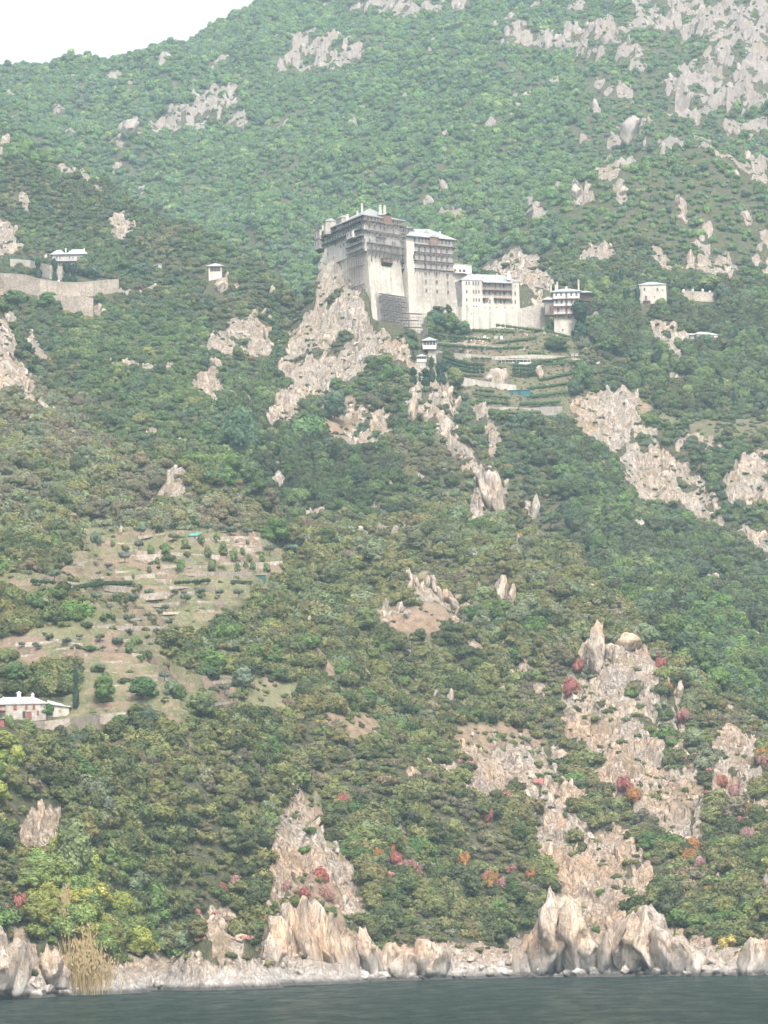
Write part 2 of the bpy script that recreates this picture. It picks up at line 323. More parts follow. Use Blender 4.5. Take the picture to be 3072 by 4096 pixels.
# ---------------------------------------------------------------- materials
def mat(name, color=(.5, .5, .5), rough=0.85, noise=0.0, scale=1.0, bump=0.0, spec=0.3, metal=0.0):
    m = bpy.data.materials.new(name); m.use_nodes = True; t = m.node_tree; b = t.nodes['Principled BSDF']
    b.inputs['Roughness'].default_value = rough; b.inputs['Specular IOR Level'].default_value = spec; b.inputs['Metallic'].default_value = metal
    b.inputs['Base Color'].default_value = (*color, 1)
    if noise or bump:
        tc = t.nodes.new('ShaderNodeTexCoord'); n = t.nodes.new('ShaderNodeTexNoise'); n.inputs['Scale'].default_value = scale; n.inputs['Detail'].default_value = 6
        n.inputs['Roughness'].default_value = 0.65
        t.links.new(tc.outputs['Object'], n.inputs['Vector'])
        if noise:
            mx = t.nodes.new('ShaderNodeMix'); mx.data_type = 'RGBA'
            mr = t.nodes.new('ShaderNodeMapRange'); mr.inputs[1].default_value = 0.3; mr.inputs[2].default_value = 0.7
            t.links.new(n.outputs[0], mr.inputs[0]); t.links.new(mr.outputs[0], mx.inputs[0])
            mx.inputs[6].default_value = (*[c * (1 - noise) for c in color], 1); mx.inputs[7].default_value = (*[min(1, c * (1 + noise)) for c in color], 1)
            t.links.new(mx.outputs[2], b.inputs['Base Color'])
        if bump:
            bp = t.nodes.new('ShaderNodeBump'); bp.inputs['Strength'].default_value = bump; bp.inputs['Distance'].default_value = 0.3
            t.links.new(n.outputs[0], bp.inputs['Height']); t.links.new(bp.outputs[0], b.inputs['Normal'])
    return m

def N(t, typ, **kw):
    n = t.nodes.new(typ)
    for k, v in kw.items(): setattr(n, k, v)
    return n
def noise_node(t, vec, scale, detail=5, rough=0.6, dist=0.0):
    n = N(t, 'ShaderNodeTexNoise'); n.inputs['Scale'].default_value = scale; n.inputs['Detail'].default_value = detail
    n.inputs['Roughness'].default_value = rough; n.inputs['Distortion'].default_value = dist
    t.links.new(vec, n.inputs['Vector']); return n.outputs[0]
def ramp(t, fac, stops):
    r = N(t, 'ShaderNodeValToRGB'); cr = r.color_ramp
    while len(cr.elements) < len(stops): cr.elements.new(0.5)
    for e, (p, c) in zip(cr.elements, stops): e.position = p; e.color = (*c, 1) if len(c) == 3 else c
    t.links.new(fac, r.inputs[0]); return r.outputs[0]
def mixc(t, f, a, b, mode='MIX'):
    m = N(t, 'ShaderNodeMix', data_type='RGBA', blend_type=mode)
    for s, v in ((0, f), (6, a), (7, b)):
        if hasattr(v, 'is_output'): t.links.new(v, m.inputs[s])
        else: m.inputs[s].default_value = v if s == 0 else (*v, 1)
    return m.outputs[2]
def mth(t, op, a, b=0.0, c=None):
    m = N(t, 'ShaderNodeMath', operation=op)
    for s, v in ((0, a), (1, b)) + (((2, c),) if c is not None else ()):
        if hasattr(v, 'is_output'): t.links.new(v, m.inputs[s])
        else: m.inputs[s].default_value = v
    return m.outputs[0]

def rock_colour(t, vec):
    """weathered pinkish grey rock with ochre patches, pale faces and dark cracks; vec in metres"""
    mp = N(t, 'ShaderNodeMapping'); mp.inputs['Rotation'].default_value = (0, R(-14), 0); mp.inputs['Scale'].default_value = (1.0, 0.8, 0.33)
    t.links.new(vec, mp.inputs['Vector']); v2 = mp.outputs[0]
    a = noise_node(t, vec, 0.035, 5, 0.6, 0.4); b = noise_node(t, v2, 0.30, 7, 0.68, 0.6); c = noise_node(t, v2, 1.1, 5, 0.7, 0.3)
    base = ramp(t, b, [(0.28, (.11, .092, .082)), (0.42, (.24, .205, .175)), (0.55, (.36, .30, .245)), (0.72, (.50, .44, .385))])
    och = ramp(t, b, [(0.28, (.16, .098, .06)), (0.5, (.36, .235, .145)), (0.72, (.50, .38, .28))])
    gr = ramp(t, b, [(0.28, (.12, .11, .105)), (0.5, (.30, .28, .262)), (0.72, (.46, .44, .42))])
    sy = N(t, 'ShaderNodeSeparateXYZ'); t.links.new(vec, sy.inputs[0]); oy = N(t, 'ShaderNodeMapRange'); t.links.new(sy.outputs[1], oy.inputs[0]); oy.inputs[1].default_value = 1080; oy.inputs[2].default_value = 1180; oy.inputs[3].default_value = .13; oy.inputs[4].default_value = 0
    f1 = ramp(t, mth(t, 'ADD', a, oy.outputs[0]), [(0.48, (0, 0, 0)), (0.68, (.85, .85, .85))]); a2 = noise_node(t, vec, 0.06, 4, 0.6); f2 = ramp(t, a2, [(0.42, (0, 0, 0)), (0.58, (1, 1, 1))])
    col = mixc(t, f1, base, och); col = mixc(t, mth(t, 'MULTIPLY', f2, 0.75), col, gr)
    col = mixc(t, ramp(t, c, [(0.36, (1, 1, 1)), (0.48, (0, 0, 0))]), col, (.085, .07, .06))
    ck = noise_node(t, v2, 0.75, 4, 0.75, 1.2); crack = ramp(t, mth(t, 'ABSOLUTE', mth(t, 'SUBTRACT', ck, 0.5)), [(0.0, (1, 1, 1)), (0.035, (0, 0, 0))]); col = mixc(t, mth(t, 'MULTIPLY', crack, 0.6), col, (.10, .08, .065))
    fi = noise_node(t, vec, 2.6, 3, 0.6); col = mixc(t, mth(t, 'MULTIPLY', fi, .45), col, mixc(t, .5, col, (.62, .57, .52)))
    col = mixc(t, 1.0, col, (1.24, 1.17, 1.09), 'MULTIPLY')
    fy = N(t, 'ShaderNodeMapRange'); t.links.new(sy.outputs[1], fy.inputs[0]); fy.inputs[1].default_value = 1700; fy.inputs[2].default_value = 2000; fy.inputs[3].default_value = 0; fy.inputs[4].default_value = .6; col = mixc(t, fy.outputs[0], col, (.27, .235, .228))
    h = mth(t, 'SUBTRACT', mth(t, 'ADD', b, mth(t, 'MULTIPLY', c, 0.5)), mth(t, 'MULTIPLY', crack, .2))
    return col, h

def pale_shore(t, vec, rc):
    n = noise_node(t, vec, 0.5, 5, 0.7)
    pale = ramp(t, n, [(0.3, (.28, .255, .235)), (0.5, (.50, .47, .44)), (0.7, (.68, .65, .62))])
    sx = N(t, 'ShaderNodeSeparateXYZ'); t.links.new(vec, sx.inputs[0])
    lo = N(t, 'ShaderNodeMapRange'); t.links.new(mth(t, 'ADD', sx.outputs[2], mth(t, 'MULTIPLY', noise_node(t, vec, 0.12, 3, 0.5), 9.0)), lo.inputs[0]); lo.inputs[1].default_value = 5.5; lo.inputs[2].default_value = 10.5; lo.inputs[3].default_value = .8; lo.inputs[4].default_value = 0
    rc = mixc(t, lo.outputs[0], rc, pale)
    wet = N(t, 'ShaderNodeMapRange'); t.links.new(mth(t, 'ADD', sx.outputs[2], mth(t, 'MULTIPLY', n, 0.5)), wet.inputs[0]); wet.inputs[1].default_value = 0.75; wet.inputs[2].default_value = 1.7; wet.inputs[3].default_value = .85; wet.inputs[4].default_value = 0
    return mixc(t, wet.outputs[0], rc, (.06, .055, .05))
def loose_rock_material():
    m = bpy.data.materials.new('weathered_rock'); m.use_nodes = True; t = m.node_tree; b = t.nodes['Principled BSDF']; b.inputs['Roughness'].default_value = 0.9; b.inputs['Specular IOR Level'].default_value = 0.15
    g = N(t, 'ShaderNodeNewGeometry'); rc, rh = rock_colour(t, g.outputs['Position']); rc = pale_shore(t, g.outputs['Position'], rc)
    t.links.new(rc, b.inputs['Base Color'])
    bp = N(t, 'ShaderNodeBump'); bp.inputs['Strength'].default_value = 0.8; bp.inputs['Distance'].default_value = 0.8; t.links.new(rh, bp.inputs['Height']); t.links.new(bp.outputs[0], b.inputs['Normal'])
    return m
ROCKM = loose_rock_material()
def terrain_material():
    m = bpy.data.materials.new('hillside'); m.use_nodes = True; t = m.node_tree; b = t.nodes['Principled BSDF']; b.inputs['Roughness'].default_value = 0.92; b.inputs['Specular IOR Level'].default_value = 0.15
    tc = N(t, 'ShaderNodeTexCoord'); vec = tc.outputs['Object']
    ar = N(t, 'ShaderNodeAttribute', attribute_name='rock'); asl = N(t, 'ShaderNodeAttribute', attribute_name='soil'); ag = N(t, 'ShaderNodeAttribute', attribute_name='shore')
    rc, rh = rock_colour(t, vec)
    rc = pale_shore(t, vec, rc)
    g1 = noise_node(t, vec, 0.055, 7, 0.66); g2 = noise_node(t, vec, 0.5, 5, 0.7)
    soil = ramp(t, g1, [(0.36, (.14, .10, .07)), (0.44, (.25, .165, .115)), (0.50, (.105, .12, .045)), (0.57, (.145, .15, .06)), (0.62, (.24, .18, .115)), (.68, (.11, .115, .05))])
    soil = mixc(t, mth(t, 'MULTIPLY', g2, 0.35), soil, (.38, .31, .24))
    stones = ramp(t, noise_node(t, vec, 1.6, 3, 0.6), [(0.56, (0, 0, 0)), (0.62, (1, 1, 1))]); soil = mixc(t, mth(t, 'MULTIPLY', stones, 0.25), soil, (.50, .455, .40))
    asc = N(t, 'ShaderNodeAttribute', attribute_name='scar'); soil = mixc(t, mth(t, 'MULTIPLY', asc.outputs['Fac'], .85), soil, mixc(t, ramp(t, noise_node(t, vec, 0.35, 6, 0.75), [(.38, (0, 0, 0)), (.62, (1, 1, 1))]), (.16, .105, .07), (.33, .235, .17)))
    under = ramp(t, g2, [(0.35, (.045, .05, .026)), (0.5, (.075, .075, .042)), (0.65, (.115, .095, .062))])
    g3 = noise_node(t, vec, 1.1, 6, 0.75); under = mixc(t, 1.0, under, ramp(t, g3, [(.34, (.45, .48, .42)), (.5, (1, 1, 1)), (.66, (1.5, 1.4, 1.25))]), 'MULTIPLY')
    col = mixc(t, asl.outputs['Fac'], under, soil)
    nf = mth(t, 'ADD', ar.outputs['Fac'], mth(t, 'MULTIPLY', mth(t, 'SUBTRACT', g2, 0.5), 0.7))
    fac = ramp(t, nf, [(0.42, (0, 0, 0)), (0.56, (1, 1, 1))])
    # loose earth and dry grass also lie in pockets of the rock
    lv = ramp(t, noise_node(t, vec, 0.16, 5, 0.65), [(0.56, (0, 0, 0)), (0.63, (1, 1, 1))])
    rc = mixc(t, mth(t, 'MULTIPLY', lv, mth(t, 'SUBTRACT', 0.8, ag.outputs['Fac'])), rc, (.30, .225, .135))
    col = mixc(t, fac, col, rc)
    t.links.new(col, b.inputs['Base Color'])
    bp = N(t, 'ShaderNodeBump'); bp.inputs['Strength'].default_value = 0.9; bp.inputs['Distance'].default_value = 1.6; t.links.new(mth(t, 'ADD', mth(t, 'MULTIPLY', rh, fac), mth(t, 'MULTIPLY', g3, .6)), bp.inputs['Height'])
    t.links.new(bp.outputs[0], b.inputs['Normal'])
    return m

def grid_mesh(name, x, y, z, attrs, material):
    nr, nc = x.shape
    me = bpy.data.meshes.new(name); co = np.stack([x, y, z], -1).reshape(-1, 3).astype(np.float32)
    i = np.arange(nr * nc).reshape(nr, nc)
    q = np.stack([i[:-1, :-1], i[:-1, 1:], i[1:, 1:], i[1:, :-1]], -1).reshape(-1, 4).astype(np.int32)
    me.vertices.add(len(co)); me.vertices.foreach_set('co', co.ravel())
    me.loops.add(q.size); me.loops.foreach_set('vertex_index', q.ravel())
    me.polygons.add(len(q)); me.polygons.foreach_set('loop_start', np.arange(0, q.size, 4, dtype=np.int32)); me.polygons.foreach_set('loop_total', np.full(len(q), 4, np.int32))
    me.update(calc_edges=True); me.validate()
    for k, a in attrs.items():
        at = me.attributes.new(k, 'FLOAT', 'POINT'); at.data.foreach_set('value', a.reshape(-1).astype(np.float32))
    me.materials.append(material)
    o = bpy.data.objects.new(name, me); C.objects.link(o); return o
shoreA = (1 - sstep(3.5, 10, Z + fbm(X / 9, Y / 9, 3, 47) * 3)) * (Y < 1000)
hill = grid_mesh('hillside', X, Y, Z, {'rock': blur(rock, 1), 'soil': blur(soil, 2), 'scar': blur(scar, 2), 'shore': shoreA}, terrain_material()); hill['kind'] = 'structure'
hill.data.polygons.foreach_set('use_smooth', np.zeros(len(hill.data.polygons), bool))

# ---------------------------------------------------------------- sea
def sea_material():
    m = bpy.data.materials.new('sea_water'); m.use_nodes = True; t = m.node_tree; b = t.nodes['Principled BSDF']
    tc = N(t, 'ShaderNodeTexCoord'); mp = N(t, 'ShaderNodeMapping'); mp.inputs['Scale'].default_value = (0.5, 0.16, 1); t.links.new(tc.outputs['Object'], mp.inputs[0])
    n1 = noise_node(t, mp.outputs[0], 0.35, 6, 0.7, 0.4); n2 = noise_node(t, mp.outputs[0], 0.03, 3, 0.5)
    t.nodes.remove(b); df = N(t, 'ShaderNodeBsdfDiffuse'); df.inputs['Color'].default_value = (.017, .027, .024, 1); gl = N(t, 'ShaderNodeBsdfGlossy'); gl.inputs['Roughness'].default_value = 0.16; gl.inputs['Color'].default_value = (.9, .92, .9, 1)
    fr_ = N(t, 'ShaderNodeFresnel'); fr_.inputs['IOR'].default_value = 1.33; mxs = N(t, 'ShaderNodeMixShader'); t.links.new(mth(t, 'MINIMUM', fr_.outputs[0], mth(t, 'ADD', 0.05, mth(t, 'MULTIPLY', ramp(t, n1, [(.40, (0, 0, 0)), (.62, (1, 1, 1))]), 0.17))), mxs.inputs[0]); t.links.new(df.outputs[0], mxs.inputs[1]); t.links.new(gl.outputs[0], mxs.inputs[2]); t.links.new(mxs.outputs[0], t.nodes['Material Output'].inputs['Surface'])
    bp = N(t, 'ShaderNodeBump'); bp.inputs['Strength'].default_value = 0.7; bp.inputs['Distance'].default_value = 0.5
    t.links.new(mth(t, 'MULTIPLY', n1, mth(t, 'ADD', n2, 0.3)), bp.inputs['Height']); t.links.new(bp.outputs[0], gl.inputs['Normal']); t.links.new(bp.outputs[0], df.inputs['Normal']); t.links.new(bp.outputs[0], fr_.inputs['Normal'])
    return m
bm = bmesh.new(); vs = [bm.verts.new(v) for v in ((-3000, -600, 0), (3000, -600, 0), (3000, 1250, 0), (-3000, 1250, 0))]; bm.faces.new(vs)
me = bpy.data.meshes.new('sea'); bm.to_mesh(me); bm.free(); me.materials.append(sea_material())
sea = bpy.data.objects.new('sea', me); C.objects.link(sea); sea['kind'] = 'structure'

# ---------------------------------------------------------------- haze
def make_haze():
    m = bpy.data.materials.new('haze'); m.use_nodes = True; t = m.node_tree; t.nodes.clear()
    o = N(t, 'ShaderNodeOutputMaterial'); v = N(t, 'ShaderNodeVolumePrincipled')
    v.inputs['Color'].default_value = (.64, .86, 1.0, 1); v.inputs['Density'].default_value = HAZE; v.inputs['Anisotropy'].default_value = 0.0
    t.links.new(v.outputs[0], o.inputs['Volume'])
    bm = bmesh.new(); bmesh.ops.create_cube(bm, size=1)
    me = bpy.data.meshes.new('haze'); bm.to_mesh(me); bm.free(); me.materials.append(m)
    z0, z1 = float(Z.min()) - 1, float(Z.max()) + 60
    ob = bpy.data.objects.new('haze', me); C.objects.link(ob); ob.scale = (6400, 4700, z1 - z0); ob.location = (0, 1650, (z0 + z1) / 2); ob['kind'] = 'stuff'
HAZE = 0.000085
make_haze()
# ---------------------------------------------------------------- helpers for objects
def mesh_np(name, co, faces, material, attrs=None, smooth=False):
    """co (n,3); faces: int array (m,k), k = 3 or 4"""
    me = bpy.data.meshes.new(name); co = np.asarray(co, np.float32); q = np.asarray(faces, np.int32); k = q.shape[1]
    me.vertices.add(len(co)); me.vertices.foreach_set('co', co.ravel())
    me.loops.add(q.size); me.loops.foreach_set('vertex_index', q.ravel())
    me.polygons.add(len(q)); me.polygons.foreach_set('loop_start', np.arange(0, q.size, k, dtype=np.int32)); me.polygons.foreach_set('loop_total', np.full(len(q), k, np.int32))
    me.update(calc_edges=True)
    for kk, a in (attrs or {}).items():
        at = me.attributes.new(kk, 'FLOAT', 'POINT'); at.data.foreach_set('value', np.asarray(a, np.float32))
    if smooth: me.polygons.foreach_set('use_smooth', np.ones(len(q), bool))
    me.materials.append(material); return me
def link(name, me, parent=None, loc=None):
    o = bpy.data.objects.new(name, me); C.objects.link(o)
    if parent: o.parent = parent
    if loc is not None: o.location = loc
    return o
def tag(o, label=None, cat=None, group=None, kind=None):
    if label: o['label'] = label
    if cat: o['category'] = cat
    if group: o['group'] = group
    if kind or cat: o['kind'] = kind or 'thing'
    return o
def thing(name, label, cat, loc=(0, 0, 0), rz=0.0, group=None):
    o = bpy.data.objects.new(name, None); C.objects.link(o); o.location = loc; o.rotation_euler = (0, 0, rz); o.empty_display_size = 0.5
    return tag(o, label, cat, group)
def copy_tree(o, parent=None):
    c = o.copy(); C.objects.link(c); c.parent = parent
    for ch in o.children: copy_tree(ch, c)
    return c

# ---------------------------------------------------------------- plants
def leaf_material():
    m = bpy.data.materials.new('leaves'); m.use_nodes = True; t = m.node_tree; b = t.nodes['Principled BSDF']
    b.inputs['Roughness'].default_value = 0.75; b.inputs['Specular IOR Level'].default_value = 0.25
    a = N(t, 'ShaderNodeAttribute', attribute_type='INSTANCER', attribute_name='tint')
    s = N(t, 'ShaderNodeAttribute', attribute_name='shade')
    v = N(t, 'ShaderNodeVectorMath', operation='SCALE'); t.links.new(a.outputs['Vector'], v.inputs[0]); t.links.new(s.outputs['Fac'], v.inputs['Scale'])
    tr = N(t, 'ShaderNodeBsdfTranslucent'); mx = N(t, 'ShaderNodeMixShader'); mx.inputs[0].default_value = 0.15
    t.links.new(v.outputs[0], b.inputs['Base Color']); t.links.new(v.outputs[0], tr.inputs['Color'])
    t.links.new(b.outputs[0], mx.inputs[1]); t.links.new(tr.outputs[0], mx.inputs[2]); t.links.new(mx.outputs[0], t.nodes['Material Output'].inputs['Surface'])
    return m
LEAF = leaf_material(); BARK = mat('bark', (.13, .105, .08), 0.9, 0.3, 3.0)

def ico(sub=1):
    bm = bmesh.new(); bmesh.ops.create_icosphere(bm, subdivisions=sub, radius=1.0)
    co = np.array([v.co[:] for v in bm.verts]); fa = np.array([[v.index for v in f.verts] for f in bm.faces]); bm.free(); return co, fa
ICO1, ICO2, ICO3 = ico(1), ico(2), ico(3)

def crown_mesh(name, r, lobes, leaves, size, core=0.80, flat=1.0, shade=(0.8, 1.2)):
    """leaf sprays spread over a cluster of uneven lobes; lobes: list of (x, y, z, radius)"""
    cs = np.array([l[:3] for l in lobes]); rad = np.array([l[3] for l in lobes]); area = rad ** 2
    k = r.choice(len(lobes), leaves * 2, p=area / area.sum())
    d = r.normal(size=(leaves * 2, 3)); d[:, 2] = d[:, 2] + 0.25; d /= np.linalg.norm(d, axis=1)[:, None]
    lump = 0.80 + 0.42 * r.random(leaves * 2) ** 1.5
    p = cs[k] + d * (rad[k] * lump)[:, None] * np.array([1, 1, flat])
    inside = np.zeros(len(p), bool)
    for c, q in zip(cs, rad): inside |= (np.linalg.norm((p - c) / np.array([1, 1, flat]), axis=1) < q * 0.80)
    keep = np.where(~inside)[0][:leaves]; p, d, k = p[keep], d[keep], k[keep]; n = len(p)
    nrm = d + r.normal(size=(n, 3)) * 0.45; nrm /= np.linalg.norm(nrm, axis=1)[:, None]
    a = np.cross(nrm, r.normal(size=(n, 3))); a /= np.linalg.norm(a, axis=1)[:, None]; b = np.cross(nrm, a)
    s = size * (0.6 + 0.8 * r.random(n))[:, None]
    co = np.stack([p - a * s, p + b * s * 0.6, p + a * s, p - b * s * 0.6], 1).reshape(-1, 3)
    fa = np.arange(n * 4).reshape(-1, 4); fa3 = np.concatenate([fa[:, [0, 1, 2]], fa[:, [0, 2, 3]]])
    lobe_sh = shade[0] + (shade[1] - shade[0]) * r.random(len(lobes))
    sh = np.repeat(lobe_sh[k] * (0.75 + 0.5 * r.random(n)), 4)
    cos, fas, shs = [co], [fa3], [sh]; off = len(co)
    for i, (c, q) in enumerate(zip(cs, rad)):
        v = ICO2[0] * (1 + 0.16 * r.normal(size=(len(ICO2[0]), 1))) * q * core * np.array([1, 1, flat]) + c
        cos.append(v); fas.append(ICO2[1] + off); off += len(v); shs.append(np.full(len(v), lobe_sh[i] * 0.9))
    return np.concatenate(cos), np.concatenate(fas), np.concatenate(shs)

def stem_geo(segs, n=6):
    """segs: list of ((x,y,z), r) chains"""
    co, fa, off = [], [], 0
    for ch in segs:
        m = len(ch)
        for (p, q) in ch:
            for i in range(n):
                a = 2 * math.pi * i / n; co.append((p[0] + q * math.cos(a), p[1] + q * math.sin(a), p[2]))
        for j in range(m - 1):
            for i in range(n):
                a, b = off + j * n + i, off + j * n + (i + 1) % n; fa.append((a, b, b + n)); fa.append((a, b + n, a + n))
        off += m * n
    return np.array(co), np.array(fa)

def lobes_dome(r, n, spread=0.62, h=0.75, big=0.5):
    L = [(0, 0, h * 0.55, big)]
    for i in range(n - 1):
        a = r.random() * 6.283; q = spread * (0.45 + 0.55 * r.random()); z = h * (0.25 + 0.75 * r.random()) * (1 - 0.5 * (q / spread) ** 2)
        L.append((q * math.cos(a), q * math.sin(a), z, 0.24 + 0.16 * r.random()))
    return L
def make_protos():
    out = {}
    r = np.random.default_rng(3)
    def add(key, n, fn): out[key] = [fn(i) for i in range(n)]
    def build(nm, geo):
        me = mesh_np(nm, geo[0], geo[1], LEAF, {'shade': geo[2]}, smooth=False); return me
    add('shrub', 6, lambda i: build('shrub_crown', crown_mesh('', r, lobes_dome(r, 9 + i % 3, 0.66, 0.78, 0.46), 1000, 0.085)))
    add('low', 3, lambda i: build('low_shrub_crown', crown_mesh('', r, lobes_dome(r, 7, 0.7, 0.45, 0.36), 600, 0.10)))
    add('tree', 5, lambda i: build('tree_crown', crown_mesh('', r, [(0, 0, 1.05, .5)] + [(q * math.cos(a), q * math.sin(a), 0.5 + 1.05 * t + .1, 0.26 + .16 * r.random()) for q, a, t in
        [((0.35 + 0.35 * r.random()) * (1 - 0.6 * tt), 2.4 * j + r.random(), tt) for j, tt in enumerate(np.linspace(0, 1, 15))]], 1700, 0.075)))
    add('cypress', 2, lambda i: build('cypress_crown', crown_mesh('', r, [(0.02 * r.normal(), 0.02 * r.normal(), z, (0.10 + 0.05 * math.sin(z * 9 + i)) * min(1, (1.04 - z) * 3.2) + 0.012) for z in np.linspace(0.06, 0.97, 13)], 900, 0.045, core=0.9, flat=1.3, shade=(.85, 1.15))))
    add('olive', 3, lambda i: build('olive_crown', crown_mesh('', r, [(0.55 * math.cos(a) * q, 0.55 * math.sin(a) * q, 1.0 + 0.35 * r.random(), 0.30 + 0.12 * r.random()) for a, q in zip(np.linspace(0, 6, 8), [0.2, 1, .9, 1, .8, 1, .95, 1])], 800, 0.085, core=0.72, shade=(.8, 1.3))))
    return out
PROTO = make_protos()
TR_CO, TR_FA = stem_geo([[((0, 0, -0.3), 0.07), ((0.03, 0, 0.4), 0.05), ((0, 0.02, 1.0), 0.03)], [((0.02, 0, 0.35), 0.035), ((0.3, 0.1, 0.8), 0.02)], [((0.02, 0, 0.45), 0.03), ((-0.28, -0.1, 0.9), 0.018)]])
OL_CO, OL_FA = stem_geo([[((0, 0, -0.3), 0.10), ((0.05, 0, 0.35), 0.07), ((0.02, 0.02, 0.6), 0.06)], [((0.02, 0, 0.5), 0.05), ((0.35, 0.1, 1.0), 0.025)], [((0.02, 0, 0.5), 0.05), ((-0.3, -0.1, 1.05), 0.025)], [((0.02, 0, 0.5), 0.04), ((0.0, 0.3, 1.0), 0.02)]])
CY_CO, CY_FA = stem_geo([[((0, 0, -0.06), 0.022), ((0, 0, 0.6), 0.012)]])
TRUNK = {'tree': mesh_np('trunk', TR_CO, TR_FA, BARK), 'olive': mesh_np('trunk', OL_CO, OL_FA, BARK), 'cypress': mesh_np('trunk', CY_CO, CY_FA, BARK)}

DARK, OLIVE, HEATH, GREEN, BRIGHT, LIME = (.062, .078, .036), (.118, .128, .058), (.122, .116, .080), (.078, .122, .042), (.125, .165, .062), (.18, .20, .062)
TEAL, GOLD, RUST, PINK, GREYOL, SILVER = (.070, .105, .060), (.24, .19, .07), (.30, .11, .085), (.32, .17, .155), (.125, .15, .095), (.13, .165, .12)
ZLUSH = [[(480,900),(720,930),(880,930),(850,1050),(700,1115),(560,1095),(500,1020)], [(540,820),(600,900),(560,960),(490,1000),(420,900)],
 [(1130,930),(1230,920),(1330,1030),(1390,1100),(1659,1200),(1720,1220),(1720,1600),(1659,1560),(1500,1440),(1370,1330),(1290,1220),(1200,1080)], [(1240,600),(1700,620),(1700,880),(1440,880),(1380,780),(1290,760)]]
ZLIME = [[(40,1960),(60,1900),(120,1800),(200,1850),(230,1930),(330,1990),(320,2070),(60,2080)], [(0,1620),(40,1640),(40,1720),(-40,1720),(-40,1600)]]
ZPINK = [[(1500,1650),(1700,1600),(1700,1950),(1480,1900)], [(680,1740),(800,1740),(900,1850),(880,1900),(780,1900)], [(1050,1840),(1160,1860),(1150,1960),(1050,1930)], [(380,1880),(600,1880),(600,2050),(420,2050)], [(960,1620),(1120,1620),(1200,1680),(1180,1700),(1000,1680)]]
CLEAR = []       # (far distance, polygon): keep the view of the buildings open
CLEAR += [(1450, 1680, [(695,450),(985,450),(985,560),(1130,590),(1130,670),(940,660),(930,670),(915,735),(800,700),(750,600),(695,580)]),
 (1450, 1700, [(980,560),(1130,580),(1190,640),(1180,690),(1100,690),(985,690)]), (1450, 1700, [(1180,620),(1270,620),(1275,660),(1235,725),(1190,725)]),
 (1450, 1800, [(1368,610),(1450,610),(1450,665),(1368,665)]), (1450, 1800, [(1478,625),(1560,625),(1560,660),(1478,660)]), (1400, 1700, [(1470,712),(1560,712),(1560,745),(1470,745)]),
 (1450, 1800, [(100,540),(190,540),(190,600),(120,600)]), (1450, 1800, [(-60,585),(258,598),(262,628),(200,690),(150,660),(-60,632)]), (1450, 1800, [(435,565),(495,565),(495,640),(435,640)]),
 (800, 1000, [(-60,1490),(160,1490),(160,1570),(-60,1580)]), (800, 1000, [(100,1535),(290,1530),(290,1575),(110,1590)]), (1300, 1700, [(895,725),(950,725),(950,790),(895,790)]), (1000, 1250, [(400,1140),(445,1140),(445,1175),(400,1175)])]

def ground_at(x, y, grid=None):
    g = Z if grid is None else grid
    u = np.asarray(x) / np.asarray(y) * FPX + 1536
    fi = np.interp(y, ds, np.arange(len(ds))); fj = (u - us[0]) / (us[1] - us[0])
    i = np.clip(fi.astype(int), 0, NR - 2); j = np.clip(np.floor(fj).astype(int), 0, NC - 2); a = fi - i; b = np.clip(fj - j, 0, 1)
    return (g[i, j] * (1 - b) + g[i, j + 1] * b) * (1 - a) + (g[i + 1, j] * (1 - b) + g[i + 1, j + 1] * b) * a
def land(u, v, d0=600, d1=3500):
    """first place where the line of sight through photo pixel (u, v) meets the ground"""
    q = P(u, v, 1000.0); j = int(round((q.x / 1000 * FPX + 1536 - us[0]) / (us[1] - us[0]))); j = min(max(j, 0), NC - 1)
    ang = math.atan((q.z - CAMZ) / 1000.0)
    ok = np.where((tanel[:, j] >= math.tan(ang)) & (ds > d0))[0]
    i = ok[0] if len(ok) else NR - 1
    d = float(ds[i]); x = P(u, v, d).x
    return Vector((x, d, float(ground_at(np.array([x]), np.array([d]))[0])))
